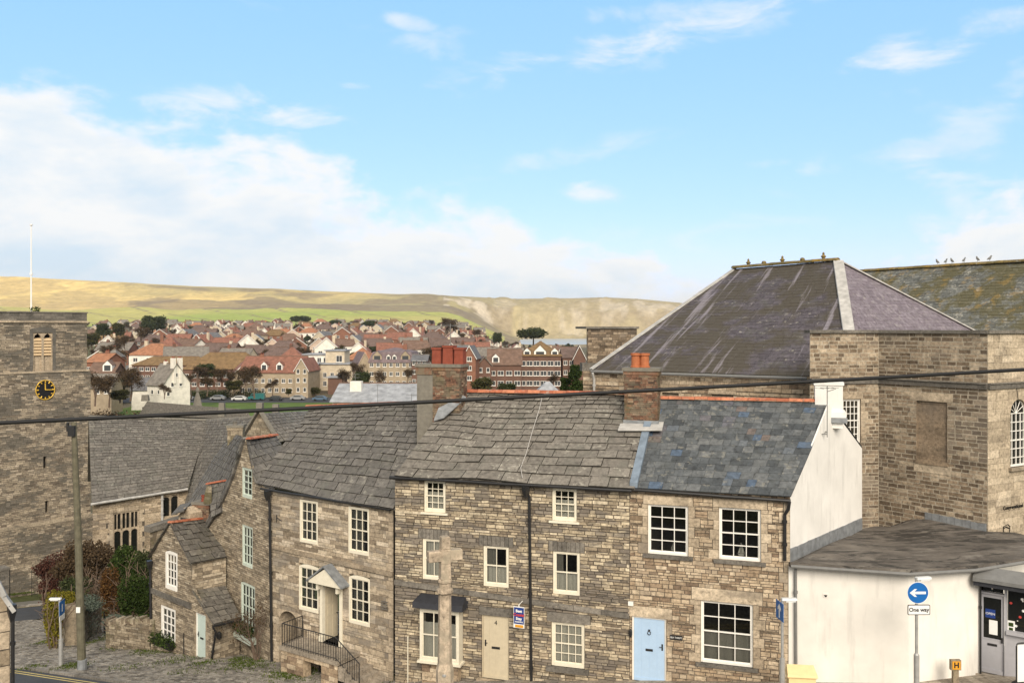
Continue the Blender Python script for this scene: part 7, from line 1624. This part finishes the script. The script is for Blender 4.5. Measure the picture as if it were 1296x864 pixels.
        if ww > 1: bx(-.04, .04, -.06, .02, f, wh-f, 0)
        bx(-ww/2+f, ww/2-f, -.02, .02, f, wh-f, 1); bx(-ww/2-.1, ww/2+.1, -.14, .02, -.1, 0, 0)
        mb.build('window', ['white_paint', 'far_glass'], root)
    for (x, y, cw, cz, ct, cm) in chims:
        mb = MB(); mb.hexa([g(x-cw/2, y-.35, cz), g(x+cw/2, y-.35, cz), g(x+cw/2, y+.35, cz), g(x-cw/2, y+.35, cz)], [g(x-cw/2, y-.35, ct), g(x+cw/2, y-.35, ct), g(x+cw/2, y+.35, ct), g(x-cw/2, y+.35, ct)]); c_o = mb.build('chimney', cm, ro)
        mb = MB(); 
        for i in (-1, 1): mb.lathe(g(x+i*cw*.25, y, ct), [(.16, 0), (.13, .35), (.16, .4)], 6)
        mb.build('chimney_pot', 'pot_red', c_o)
    for (x, y, z, dw, dh, dm) in dormers:
        mb = MB(); mb.hexa([g(x-dw/2, y, z), g(x+dw/2, y, z), g(x+dw/2, y+dh*1.6, z), g(x-dw/2, y+dh*1.6, z)], [g(x-dw/2, y, z+dh), g(x+dw/2, y, z+dh), g(x+dw/2, y+dh*1.6, z+dh), g(x-dw/2, y+dh*1.6, z+dh)]); mb.face([g(x-dw/2, y, z+dh), g(x+dw/2, y, z+dh), g(x, y, z+dh+dw*.5)], 0)
        for sg_ in (-1, 1): mb.ngon_prism([g(x+sg_*(dw/2+.15), y-.15, z+dh-.1), g(x, y-.15, z+dh+dw*.5+.05), g(x, y+dh*1.9, z+dh+dw*.5+.05), g(x+sg_*(dw/2+.15), y+dh*1.6, z+dh-.1)], V((0, 0, .1)), 1)
        mb.hexa([g(x-dw*.34, y-.04, z+.2), g(x+dw*.34, y-.04, z+.2), g(x+dw*.34, y+.01, z+.2), g(x-dw*.34, y+.01, z+.2)], [g(x-dw*.34, y-.04, z+dh-.05), g(x+dw*.34, y-.04, z+dh-.05), g(x+dw*.34, y+.01, z+dh-.05), g(x-dw*.34, y+.01, z+dh-.05)], 2)
        mb.build('dormer', [dm, rm, 'far_glass'], ro)
def grid(x0, x1, nx, zs, ww=1.1, wh=1.3, side=None): 
    return [(lerp(x0, x1, (i+.5)/nx), z, ww, wh)+((side,) if side else ()) for i in range(nx) for z in zs]
def hero(name, label, cat, px0, px1, py_eave, py_ridge, py_base, Y, d, ang, rt, wm, rm, wins=None, chims=(), dormers=(), trim=None, group=None):
    """a building of the middle distance, set at depth Y between two columns"""
    xm = (px0+px1)/2; s = Y/FX; c = P(xm, 0, Y); zb = CZ-(py_base-CY)*s; h = (py_base-py_eave)*s; rh = (py_eave-py_ridge)*s*1.0; w_ = (px1-px0)*s/math.cos(rad(ang))
    t = thing(name, (c.x, c.y, zb), label, cat, group); ux = (math.cos(rad(ang)), math.sin(rad(ang)))
    W_ = wins(w_, h) if wins else ()
    hbox(t, (c.x, c.y, zb), ux, w_, d, h, rh, rt, wm, rm, W_, [(x*w_/2, y*d, cw, h, h+rh+ct, cm) for x, y, cw, ct, cm in chims], [(x*w_/2, y, h+z, dw, dh, dm) for x, y, z, dw, dh, dm in dormers], trim=trim, base=-4); return t
st3 = lambda n, z0=.9, st=2.8, k=3, ww=1.1, wh=1.3: (lambda w_, h: grid(-w_/2, w_/2, n, [z0+st*i for i in range(k) if z0+st*i+wh < h+.2], ww, wh))
hero('cottage', 'white rendered cottage with steep grey roof and two white chimneys, near the parked cars', 'house', 183, 209, 486, 461, 503, 215, 8, -32, 'side', 'wt_white', 'rf_grey', lambda w_, h: [(1.5, .9, .8, 1.0), (-1, .8, .9, 1.1), (2.8, 2.6, .9, 1.1, 'R'), (5.2, 2.6, .9, 1.1, 'R'), (4.0, 5.0, .8, 1.0, 'R'), (1.6, .4, .9, 1.0, 'R')], [(.86, .42, 1.3, 1.5, 'wt_white'), (.86, .66, 1.3, 1.5, 'wt_white'), (-.4, .5, .9, .6, 'wt_white')])
hero('outbuilding', 'low grey-slated outbuilding joined to the left of the white cottage', 'outbuilding', 168, 190, 493, 479, 503, 222, 8, 18, 'side', 'wt_white', 'rf_slate')
hero('brick_house', 'orange brick house with a pale hipped roof beside the church tower', 'house', 132, 147, 452, 443, 470, 265, 9, 10, 'hip', 'wt_brick', 'rf_grey', st3(2, k=2))
hero('brick_house', 'red brick terrace with orange roofs just right of the church tower', 'house', 108, 134, 458, 448, 474, 250, 9, -12, 'side', 'wt_brick', 'rf_orange', st3(4, k=2), [(.2, .5, 1.2, .8, 'wt_brick')])
hero('brick_house', 'brick house with a white dormer low beside the church tower', 'house', 112, 143, 472, 460, 490, 232, 9, 5, 'side', 'wt_dbrick', 'rf_brown', st3(3, k=2), (), [(.45, .6, .4, 2.4, 1.7, 'white_paint')])
hero('pantiled_barn', 'low house with a pale stone-tiled roof at the foot of the church tower', 'house', 106, 140, 490, 474, 503, 205, 8, 6, 'side', 'wt_stone', 'rf_grey', st3(3, k=1))
hero('flats', 'long two-storey brown brick flats with a mossy brown roof behind the white cottage', 'flats', 166, 262, 462, 452, 483, 300, 11, -3, 'hip', 'wt_dbrick', 'rf_moss', st3(12, k=2, ww=1.6))
hero('flats', 'brown brick flats with a wide mustard hipped roof right of the white cottage', 'flats', 232, 330, 467, 447, 492, 285, 15, 4, 'hip', 'wt_dbrick', 'rf_moss', st3(10, k=3, ww=1.5))
hero('brick_house', 'orange brick villa with a red hipped roof above the white cottage', 'house', 194, 228, 444, 426, 458, 390, 13, 8, 'hip', 'wt_brick', 'rf_red', st3(4, k=2, ww=1.5), [(-.6, .5, 1.4, .8, 'wt_brick')])
hero('apartment_block', 'stone apartment block with a steep red roof and white dormers', 'flats', 302, 381, 471, 452, 500, 262, 13, -4, 'side', 'wt_stone', 'rf_red', st3(9, k=3), [(-.5, .5, 1.2, .7, 'wt_brick')], [(.28, .8, .5, 1.9, 1.7, 'white_paint'), (-.22, .8, .5, 1.9, 1.7, 'white_paint')])
hero('gabled_wing', 'stone gable wing with white bargeboards at the right end of the red-roofed apartments', 'flats', 373, 390, 468, 454, 500, 258, 12, -4, 'front', 'wt_stone', 'rf_red', lambda w_, h: [(x, z, .9, 1.3) for x in (-1, 1) for z in (1, 3.8, 6.4)], trim='white_paint')
hero('gabled_wing', 'stone gable wing with roof lights at the left end of the red-roofed apartments', 'flats', 296, 332, 474, 456, 500, 268, 13, 20, 'front', 'wt_stone', 'rf_red', lambda w_, h: [(x, z, 1, 1.3) for x in (-2, 2) for z in (1, 3.8)], trim='white_paint')
hero('modern_flats', 'modern cream flats with flat roof and balconies between the two stone apartment blocks', 'flats', 388, 462, 461, 460, 492, 282, 14, -2, 'flat', 'wt_cream', 'rf_sheet', st3(8, k=2, ww=1.2, wh=1.6))
hero('modern_flats', 'set-back white upper storey with a flat roof on top of the modern flats', 'flats', 384, 432, 449, 448, 462, 288, 10, -2, 'flat', 'wt_white', 'rf_sheet', st3(6, k=1, ww=1.4, wh=1.6))
hero('stair_tower', 'cream stair tower with one big dark window rising from the modern flats', 'flats', 412, 436, 444, 443, 462, 286, 8, -2, 'flat', 'wt_cream', 'rf_sheet', lambda w_, h: [(1.4, 1, 2, 2.2)])
hero('bay_block', 'dark red brick block with a timber bay at the left end of the modern flats', 'flats', 388, 402, 461, 460, 492, 280, 8, -2, 'flat', 'wt_dbrick', 'rf_sheet', lambda w_, h: [(1.2, 3.2, 1.4, 2.2)])
hero('bay_block', 'timber-clad box projecting from the dark red brick block', 'flats', 394.5, 400.5, 470, 469.5, 484, 277, 3, -2, 'flat', 'wt_wood', 'rf_sheet')
hero('brick_garage', 'low dark red brick garage block below the modern flats', 'outbuilding', 415, 433, 478, 476, 494, 270, 7, -2, 'flat', 'wt_dbrick', 'rf_sheet')
hero('apartment_block', 'four-storey stone apartment block with a purple mansard roof and white windows', 'flats', 466, 524, 459, 441, 491, 268, 15, -3, 'mansard', 'wt_stone', 'rf_purple', st3(7, k=3), [(.42, .5, 1.4, 1.0, 'wt_brick')], [(-.62, .2, .3, 2.8, 1.9, 'wt_stone'), (-.12, .2, .3, 1.3, 1.7, 'white_paint'), (.14, .2, .3, 1.3, 1.7, 'white_paint'), (.62, .2, .3, 2.8, 1.9, 'wt_stone')])
hero('gabled_wing', 'red tile-hung gable at the left end of the mansard apartment block', 'flats', 453, 470, 463, 446, 491, 274, 12, 20, 'front', 'wt_stone', 'rf_purple', trim='wt_pink')
hero('assembly_hall', 'long low hall with a pale grey sheet roof behind the terracotta ridge', 'hall', 420, 545, 508, 489, 516, 128, 11, -3, 'side', 'wt_cream', 'rf_sheet')
t = thing('roof_housing', P(449, 490, 132), 'white box-shaped plant housing on the pale grey sheet roof', 'plant housing'); mb = MB(); c = P(450, 494, 131); mb.box(c.x-.85, c.x+.85, c.y, c.y+1.6, c.z-.6, c.z+1.35); mb.build('box', 'wt_white', t); mb = MB(); mb.tube([(c.x-.2, c.y+.8, c.z+1.3), (c.x-.2, c.y+.8, c.z+2.4)], .04, 5); mb.tube([(c.x-.4, c.y+.8, c.z+2.4), (c.x+.4, c.y+.8, c.z+2.4), (c.x+.4, c.y+.8, c.z+1.9), (c.x-.4, c.y+.8, c.z+1.9), (c.x-.4, c.y+.8, c.z+2.4)], .03, 4); mb.build('frame', 'pipe_grey', t)
hero('brick_house', 'dark brick house with a slate roof left of the big chimney pots', 'house', 521, 540, 457, 450, 489, 262, 10, 0, 'side', 'wt_dbrick', 'rf_slate', st3(3, k=3))
hero('brick_villa', 'blue-slated brick villa with white dormers right of the big chimney pots', 'house', 562, 592, 453, 438, 486, 232, 10, 0, 'side', 'wt_brick', 'rf_slate', st3(3, k=3), (), [(.3, .8, .3, 1.3, 1.5, 'white_paint'), (-.3, .8, .3, 1.3, 1.5, 'white_paint')])
hero('brick_villa', 'tall narrow brick gable with white bargeboards beside the blue-slated villa', 'house', 586, 602, 452, 438, 486, 228, 9, -6, 'front', 'wt_brick', 'rf_slate', lambda w_, h: [(0, z, 1.3, 1.2) for z in (1, 3.6, 6.0)], trim='white_paint')
hero('brick_villa', 'brown brick villa with a half-hipped gable behind the dark evergreen', 'house', 604, 622, 462, 452, 488, 235, 10, 6, 'front', 'wt_dbrick', 'rf_brown', lambda w_, h: [(x, z, .9, 1.3) for x in (-1, 1) for z in (1, 3.6)], trim='rf_grey')
hero('brick_villa', 'long brown brick house with a dark tiled roof and white windows right of the evergreen', 'house', 618, 660, 461, 443, 492, 240, 11, 2, 'side', 'wt_dbrick', 'rf_brown', st3(4, k=3, ww=1.7), (), [(-.55, .5, .4, 2, 1.5, 'white_paint')])
hero('apartment_block', 'large dark brick apartment block with a mustard hipped roof and white balconies', 'flats', 657, 710, 450, 433, 492, 246, 14, -3, 'hip', 'wt_dbrick', 'rf_moss', st3(6, k=4, ww=1.7, wh=1.4), (), [(-.62, .3, -.4, 2, 1.6, 'white_paint'), (.0, .3, -.4, 3.4, 1.6, 'white_paint'), (.7, .3, -.4, 2, 1.6, 'white_paint')])
hero('brick_house', 'dark brick house with a white-edged gable left of the stone turret', 'house', 712, 734, 452, 440, 478, 252, 9, 0, 'side', 'wt_dbrick', 'rf_dark', st3(3, k=2))
hero('brick_house', 'gable wing with white bargeboards against the stone turret', 'house', 726, 741, 453, 438, 478, 248, 9, -2, 'front', 'wt_dbrick', 'rf_dark', lambda w_, h: [(0, 2, 1.2, 1.3)], trim='white_paint')
hero('garden_pavilion', 'small pavilion with a pale grey hipped roof above the terracotta ridge', 'outbuilding', 682, 706, 496, 484, 503, 165, 5, 0, 'hip', 'wt_grey', 'rf_sheet')
hero('brick_house', 'brown-roofed brick hall right of the modern flats', 'house', 436, 470, 455, 441, 470, 330, 12, -8, 'hip', 'wt_dbrick', 'rf_orange', st3(3, k=1))
hero('brick_house', 'rust-roofed brick house behind the left corner of the modern flats', 'house', 352, 384, 454, 440, 470, 325, 12, 8, 'hip', 'wt_dbrick', 'rf_red', st3(3, k=1))
# prototypes for the hillside rows
protos = []
def proto(i, w_, d, h, rh, rt, wm, rm, nwin, ch=1, trim=None, storeys=2):
    t = thing('town_house', (0, 0, 0), '', 'house'); zz_ = [.9+2.6*k for k in range(storeys)]
    hbox(t, (0, 0, 0), (1, 0), w_, d, h, rh, rt, wm, rm, grid(-w_/2, w_/2, nwin, zz_, 1.5, 1.3)+grid(1.5, d-1.5, 1, zz_, 1.2, 1.2, 'R'), [(w_*.28*R.choice((-1, 1)), d*.5, 1.0, h, h+rh+.9, R.choice(('wt_brick', 'wt_dbrick', 'wt_cream')))] if ch else (), trim=trim, base=-4)
    protos.append((t, wm, rm, rt, w_)); return t
combos = [('wt_white', 'rf_red', 'front'), ('wt_cream', 'rf_dark', 'hip'), ('wt_brick', 'rf_red', 'side'), ('wt_brick', 'rf_grey', 'side'), ('wt_cream', 'rf_brown', 'hip'), ('wt_brick', 'rf_moss', 'hip'), ('wt_white', 'rf_brown', 'side'), ('wt_pink', 'rf_red', 'front'), ('wt_cream', 'rf_slate', 'front'), ('wt_brick', 'rf_brown', 'front'), ('wt_cream', 'rf_grey', 'side'), ('wt_cream', 'rf_brown', 'front'), ('wt_dbrick', 'rf_dark', 'side'), ('wt_white', 'rf_orange', 'hip')]
for i, (a, b, c) in enumerate(combos):
    w_ = rn(9, 14) if c != 'front' else rn(7.5, 9.5); proto(i, w_, rn(8, 10), rn(5.0, 5.8), rn(2.8, 3.8), c, a, b, 3 if c != 'front' else 2, 1, 'white_paint' if c == 'front' else None)
wn = {'wt_white': 'white', 'wt_cream': 'cream', 'wt_brick': 'red brick', 'wt_dbrick': 'dark brick', 'wt_pink': 'pinkish'}; rnn = {'rf_red': 'red', 'rf_orange': 'orange', 'rf_brown': 'brown', 'rf_grey': 'grey', 'rf_slate': 'slate', 'rf_dark': 'dark', 'rf_moss': 'mossy'}; tn = {'front': 'gable-fronted', 'side': 'long-ridged', 'hip': 'hip-roofed'}
ordn = ['first', 'second', 'third', 'fourth', 'fifth', 'sixth', 'seventh', 'eighth', 'ninth', 'tenth', 'eleventh', 'twelfth']
def nth(n): return str(n)+('th' if 10 <= n % 100 <= 20 else {1: 'st', 2: 'nd', 3: 'rd'}.get(n % 10, 'th'))
rows = [(345, 'lowest'), (400, 'second'), (455, 'third'), (520, 'fourth'), (590, 'fifth'), (665, 'sixth'), (750, 'seventh'), (850, 'eighth'), (960, 'ninth'), (1085, 'topmost')]
used = set(); houses = []
def spot_ok(b, Y):
    if 150 < b < 185 and Y < 560: return False                       # the road up the far hillside
    if Y < 360 and not (262 < b < 300 or 330 < b < 350): return Y > 340 and (b > 600 or b < 250) and b < 700
    return True
for Y, rname in rows:
    b = 112+rn(0, 20); k = 0
    while b < 742:
        i = R.randrange(len(protos)); w_ = protos[i][4]; Yj = Y+rn(-18, 18)*(Y/500); step = (w_+rn(1.0, 6.0)+(Y/1000)*rn(0, 7))/Yj*FX
        bm = b+w_/2/Yj*FX
        X = (bm-CX)/FX*Yj
        if b < 700 and T(X, Yj) > .8 and spot_ok(bm, Yj) and not (bm > 610 and Yj > 720):
            houses.append((i, X, Yj, rname, k)); k += 1
        b += step
houses = houses[:230]
for (i, X, Y, rname, k) in houses:
    t, wm, rm, rt, w_ = protos[i]; c = t if i not in used else dup(t); used.add(i)
    c.location = (X, Y, T(X, Y)+.4); c.rotation_euler = (0, 0, rn(-.45, .45)); c['_o'] = tuple(c.location)
    sc_ = rn(.95, 1.2)*(1.12 if Y < 620 else 1); c.scale = (sc_, sc_, sc_)
    c['label'] = f"{wn[wm]} {tn[rt]} house with {rnn[rm]} roof, {nth(k+1)} from left in the {rname} hillside row"; c['group'] = 'houses on the valley side'
for j, (t, *_) in enumerate(protos):
    if j not in used:
        for ch_ in list(t.children_recursive): bpy.data.objects.remove(ch_)
        bpy.data.objects.remove(t)
# trees of the town
def far_tree(kind, h, cw, seed):
    t = thing('evergreen_tree' if kind in ('round', 'cone', 'flat') else 'bare_tree', (0, 0, 0), '', 'tree'); tr = MB(); lf = MB(); m = {'round': 'leaf_far', 'cone': 'leaf_dark', 'flat': 'leaf_far', 'bare': 'leaf_brown', 'brownbush': 'leaf_brown'}[kind]
    if kind == 'round' and seed == 1: m = 'leaf_mix'
    if kind == 'flat':
        tr.tube([(0, 0, -1), (.1, 0, h*.55)], [.4, .25], 6)
        for _ in range(9): x, y = rn(-cw*.32, cw*.32), rn(-cw*.3, cw*.3); leafball(lf, (x, y, h*.72-((x*x+y*y)/(cw*cw))*h*1.2+rn(-.3, .3)), cw*.28, cw*.28, h*.24, 620, .8, hollow=.15)
    elif kind == 'cone':
        tr.tube([(0, 0, -1), (0, 0, h*.8)], [.3, .08], 6)
        for i in range(9): z = h*rn(.2, .8); r = cw*.42*(1.05-z/h*.75); leafball(lf, (rn(-1, 1)*cw*.14, rn(-1, 1)*cw*.14, z), r, r, h*.15, 480, .55, hollow=.2)
    elif kind == 'round':
        tr.tube([(0, 0, -1), (0, 0, h*.5)], [.35, .2], 6)
        for _ in range(9): x, y, z = rn(-cw*.27, cw*.27), rn(-cw*.27, cw*.27), h*rn(.35, .78); leafball(lf, (x, y, z), cw*.27, cw*.27, h*.2, 560, .6, hollow=.15)
    else:
        tips = branches(tr, (0, 0, -.5), (0, 0, 1), h*.42, .28, 4, kids=(3, 4), spread=.55, gr=.1, n=5)
        for tp in tips: leafball(lf, tp, 1.0, 1.0, .9, 26, .32, hollow=.1)
    tr.build('trunk', 'bark' if kind not in ('bare', 'brownbush') else 'twig', t); lf.build('crown', m, t); return t
kinds = {}
def put_tree(kind, var, px, pyb, Y, hpx, label, wide=1.0):
    h0 = {'round': 9, 'cone': 10, 'flat': 10, 'bare': 9}[kind]; key = (kind, var)
    if key not in kinds: kinds[key] = [far_tree(kind, h0, {'round': 8, 'cone': 6, 'flat': 14, 'bare': 8}[kind], var), False]
    t, u = kinds[key]; c = dup(t) if u else t; kinds[key][1] = True
    s = hpx*Y/FX/h0; p = P(px, pyb, Y); c.location = p; c.scale = (s*wide, s*wide, s); c.rotation_euler = (0, 0, rn(0, 6.28)); c['label'] = label; c['group'] = 'trees across the valley'; c['category'] = 'tree'; return c
TR = [('round', 0, 193, 424, 620, 27, 'dark broad-headed pine standing above the orange brick villa', 1.35), ('round', 0, 131, 429, 500, 22, 'dark green rounded tree nearest the church tower', 1.1), ('round', 1, 148, 428, 490, 21, 'darker rounded tree beside the small green field', 1.1),
 ('flat', 0, 381, 412, 900, 14, 'dark flat-domed pine on the green field skyline, left of three', 1.2), ('flat', 1, 424, 414, 900, 10, 'small dark flat-domed pine on the green field skyline, middle of three', 1.1), ('flat', 0, 467, 418, 800, 14, 'dark flat-domed pine on the green field skyline, right of three', 1.0), ('flat', 1, 675, 437, 500, 24, 'large umbrella-shaped pine above the mustard-roofed apartment block', 1.15),
 ('round', 0, 629, 436, 560, 17, 'round dark evergreen left of the umbrella pine', .9), ('bare', 0, 605, 434, 560, 15, 'bare wind-blown tree left of the round evergreen', 1.1), ('bare', 1, 563, 430, 560, 23, 'large bare tree above the tall chimney pots', 1.4), ('round', 1, 262, 426, 700, 13, 'single dark round tree above the pale villas', .9), ('round', 0, 233, 440, 480, 13, 'bright green tree between the villa and the pale house', .7),
 ('bare', 0, 178, 446, 420, 28, 'tall bare tree leaning over the far road', 1.0), ('bare', 1, 160, 458, 380, 28, 'bare brown tree left of the far road', 1.1), ('bare', 0, 152, 482, 300, 34, 'bare brown tree below the far road', 1.2), ('bare', 1, 165, 506, 205, 34, 'dark bare tree left of the white cottage', 1.3), ('round', 1, 157, 494, 240, 22, 'dark evergreen thicket left of the white cottage', 1.4), ('round', 0, 262, 482, 262, 24, 'dark evergreen right of the white cottage', 1.3), ('bare', 1, 250, 490, 250, 22, 'reddish bare tree right of the white cottage', 1.5), ('bare', 0, 275, 494, 245, 24, 'bare tree before the mustard-roofed flats', 1.4),
 ('round', 1, 296, 496, 250, 16, 'dark rounded bush before the red-roofed apartments', 1.6), ('bare', 0, 322, 502, 240, 34, 'tall bare tree in front of the red-roofed apartments', 1.2), ('bare', 1, 226, 500, 222, 24, 'bare twiggy tree in front of the white cottage', 1.4), ('round', 0, 457, 494, 240, 26, 'dark evergreen between the modern flats and the mansard block', 1.1), ('bare', 1, 446, 490, 262, 26, 'bare pale tree before the modern flats', 1.1), ('bare', 0, 516, 490, 250, 20, 'bare tree before the right end of the mansard block', 1.0),
 ('bare', 2, 120, 512, 192, 34, 'bare brown tree at the foot of the tower, before the pale-tiled house', 1.3), ('bare', 0, 138, 514, 190, 34, 'bare twiggy tree before the low pale-tiled house', 1.4), ('round', 1, 152, 508, 196, 16, 'dark bush at the left end of the lawn', 1.8), ('bare', 1, 242, 503, 226, 24, 'bare tree at the right side of the white gable', 1.5), ('bare', 2, 208, 504, 205, 16, 'low bare tree against the white gable wall', 1.4), ('bare', 0, 262, 500, 232, 20, 'reddish bare thicket tree left of the silver car', 1.6), ('bare', 2, 290, 494, 252, 22, 'bare tree behind the white estate car', 1.5), ('bare', 1, 305, 500, 254, 26, 'bare tree behind the teal van', 1.3), ('bare', 2, 345, 500, 254, 18, 'small bare tree behind the dark car', 1.2), ('bare', 0, 140, 462, 330, 22, 'bare tree above the brick terrace by the tower', 1.4), ('bare', 2, 436, 492, 258, 22, 'bare tree beside the brick garage', 1.4), ('bare', 2, 480, 494, 250, 22, 'bare tree before the left of the mansard block', 1.2), ('bare', 1, 548, 470, 300, 26, 'bare tree behind the big chimney pots', 1.3), ('bare', 2, 700, 496, 200, 20, 'bare tree by the grey pavilion roof', 1.2), ('round', 1, 612, 500, 150, 24, 'large dark evergreen bush above the terracotta ridge, left half', 1.5), ('round', 0, 640, 503, 150, 20, 'dark evergreen bush above the terracotta ridge, right half', 1.5), ('cone', 1, 729, 500, 110, 44, 'bushy dark green conifer against the stone turret', .95), ('cone', 0, 716, 500, 112, 26, 'lower dark green conifer left of the turret', 1.3),
 ('round', 1, 365, 500, 256, 9, 'small dark red bush before the red-roofed apartments', 1.2), ('round', 0, 497, 494, 245, 10, 'clipped green hedge bush below the mansard block', 2.4), ('round', 1, 398, 500, 262, 11, 'green bush at the foot of the modern flats', 1.6), ('round', 0, 124, 476, 270, 12, 'dark green bush by the orange terrace', 1.4), ('round', 1, 116, 440, 420, 20, 'green hedge trees at the tower edge', 1.2), ('round', 1, 155, 440, 430, 10, 'dark hedge below the small field', 1.8), ('round', 0, 520, 427, 700, 8, 'dark round tree on the skyline above the mansard block', .9), ('round', 1, 512, 446, 480, 13, 'dark tree above the mansard chimney', 1.0), ('round', 0, 430, 452, 400, 14, 'dark tree above the stair tower', 1.0)]
for (k, v, x, y, Y, h, lab, wd) in TR: put_tree(k, v, x, y, Y, h, lab, wd)
k = 0
for Y, rname in rows:
    b = 110+rn(0, 12); kk = 0
    while b < 735:
        X = (b-CX)/FX*(Y-22)
        if T(X, Y-22) > .8 and not (150 < b < 185 and Y < 560) and Y > 395:
            p = P(b, 0, Y-22); y = CY+(CZ-T(p.x, p.y))/p.y*FX; kk += 1
            put_tree(R.choice(('round', 'bare', 'bare', 'bare')), R.choice((0, 1, 2)), b, y, Y-22, rn(4.5, 8.5)*FX/(Y-22), f'garden tree, {nth(kk)} from left before the {rname} row of hillside houses', rn(.8, 1.3))
        b += rn(6, 17)*(900/Y)**.3
for key, (t, u) in kinds.items(): pass
# hedge and undergrowth below the tower's right side, green verge, car park
mb = MB()
for _ in range(46):
    x = rn(112, 230); y = rn(496, 522); Y = rn(150, 205); p = P(x, 0, Y); z = T(p.x, p.y); leafball(mb, (p.x, p.y, z+1), rn(1.5, 3.5), 2, rn(1, 2.6), 130, .42, hollow=.2)
tag(mb.build('undergrowth', 'leaf_brown', loc=P(170, 510, 180)), 'brown winter scrub between the church roof and the white cottage', 'undergrowth', kind='stuff')
mb = MB()
for _ in range(30):
    x = rn(240, 330); Y = rn(254, 257); p = P(x, 0, Y); z = T(p.x, p.y); leafball(mb, (p.x, p.y, z+1.2), rn(1.5, 2.8), 2, rn(1.2, 1.8), 110, .42, hollow=.2)
tag(mb.build('hedge', 'leaf_far', loc=P(285, 495, 232)), 'long dark hedge behind the parked cars', 'hedge')
def patch(name, m, px0, px1, Ya, Yb, lift, n=30):
    mb = MB()
    for i in range(n):
        for j in range(6):
            q = []
            for a, b in ((i, j), (i+1, j), (i+1, j+1), (i, j+1)):
                Y = lerp(Ya, Yb, b/6); X = (lerp(px0, px1, a/n)-CX)/FX*lerp(Ya, Yb, .5); q.append((X, Y, T(X, Y)+lift))
            mb.face(q)
    return struct(mb.build(name, m))
plain('lawn', (.10, .155, .03), .95, var=.3, nscale=.3)
patch('car_park', 'asphalt', 150, 450, 243, 259, .10); patch('lawn', 'lawn', 150, 440, 205, 242, .12)
mb = MB(); n = 24
for i in range(n):
    q = []
    for a, s in ((i, -1), (i, 1), (i+1, 1), (i+1, -1)):
        t_ = a/n; Y = lerp(330, 560, t_); x = lerp(170, 166, t_) + (8 if t_ > .8 else 0)*(t_-.8); X = (x-CX)/FX*Y+s*3.4*(1+0*t_); q.append((X, Y, T(X, Y)+.25))
    mb.face(q)
struct(mb.build('far_road', 'path_grey'))
def car(name, label, px, pyb, Y, cm, kind, flip=1):
    p = P(px, 0, Y); z = T(p.x, p.y)+.12; t = thing('parked_car' if kind != 'van' else 'parked_van', (p.x, p.y, z), label, 'car' if kind != 'van' else 'van', 'vehicles parked beyond the church'); mb = MB()
    prof = [(-2.1, .35), (-2.1, .85), (-1.55, .95), (-.9, 1.42), (.9, 1.45), (1.75, .98), (2.1, .9), (2.12, .35)] if kind == 'car' else [(-2.3, .35), (-2.3, 1.0), (-1.7, 1.15), (-1.25, 1.95), (2.2, 2.0), (2.3, .35)]
    prof = [(x*flip, z_) for x, z_ in prof]; W_ = Wall((p.x, p.y), (p.x+1, p.y)); mb.ngon_prism([V((p.x+x, p.y-.85, z+z_)) for x, z_ in prof], V((0, 1.7, 0))); mb.build('body', cm, t)
    mb = MB(); gl = [(-1.3, .98), (-.82, 1.34), (.82, 1.36), (1.4, 1.0)] if kind == 'car' else [(-1.5, 1.25), (-1.15, 1.8), (-.2, 1.82), (-.2, 1.25)]
    mb.ngon_prism([V((p.x+x*flip, p.y-.87, z+z_)) for x, z_ in gl], V((0, 1.74, 0))); mb.build('windows', 'far_glass', t)
    for x in (-1.3, 1.3):
        for y in (-.86, .66): mb = MB(); mb.tube([(p.x+x, p.y+y, z+.32), (p.x+x, p.y+y+.2, z+.32)], .32, 10); mb.build('wheel', 'rubber', t)
    return t
car('c', 'white estate car parked left of the teal van', 303, 0, 248, 'car_white', 'car'); car('c', 'teal van parked beside the white estate car', 325, 0, 250, 'car_teal', 'van'); car('c', 'dark car parked right of the teal van', 349, 0, 248, 'car_dark', 'car', -1); car('c', 'blue-grey car parked at the right end of the lawn', 405, 0, 248, 'car_blue', 'car'); car('c', 'silver car parked behind bare twigs right of the stone pinnacle', 276, 0, 250, 'car_silver', 'car'); car('c', 'pale blue car parked left of the stone pinnacle', 236, 0, 250, 'car_silver', 'car', -1); car('c', 'dark blue car parked at the foot of the white cottage', 196, 0, 240, 'car_blue', 'car'); car('c', 'grey car half hidden by twigs between the dark and blue-grey cars', 377, 0, 250, 'car_silver', 'car', -1)
# aerials on roofs
def mast(px, py0, py1, Y, label, w_=.7, yaw=0.2, arms=6):
    a, b = P(px, py0, Y), P(px, py1, Y); tag(aerial(None, a, b, arms, yaw, size=w_).build('tv_aerial', 'pipe_grey', loc=a), label, 'aerial')
mast(570, 462, 409.5, 34.2, 'long TV aerial rising from the tall chimney pots against the pale cliffs', .85, .15, 4)
mast(478, 512, 486, 60, 'small TV aerial above the pale grey sheet roof', .5)
mast(521, 512, 498, 50, 'short TV aerial behind the terracotta ridge near the big chimney', .3)

# ------------------------------------------------------------------ air
hm = bpy.data.materials.new('haze'); hm.use_nodes = True; hn = hm.node_tree.nodes; hn.clear(); ho = hn.new('ShaderNodeOutputMaterial'); pv = hn.new('ShaderNodeVolumePrincipled')
pv.inputs['Color'].default_value = (.93, .95, 1, 1); pv.inputs['Density'].default_value = .00007; pv.inputs['Anisotropy'].default_value = .2
hm.node_tree.links.new(pv.outputs[0], ho.inputs['Volume'])
M['haze'] = hm
mb = MB(); mb.box(-40000, 50000, -200, 50000, -6, 200); hz_ = mb.build('haze', 'haze'); hz_['kind'] = 'stuff'
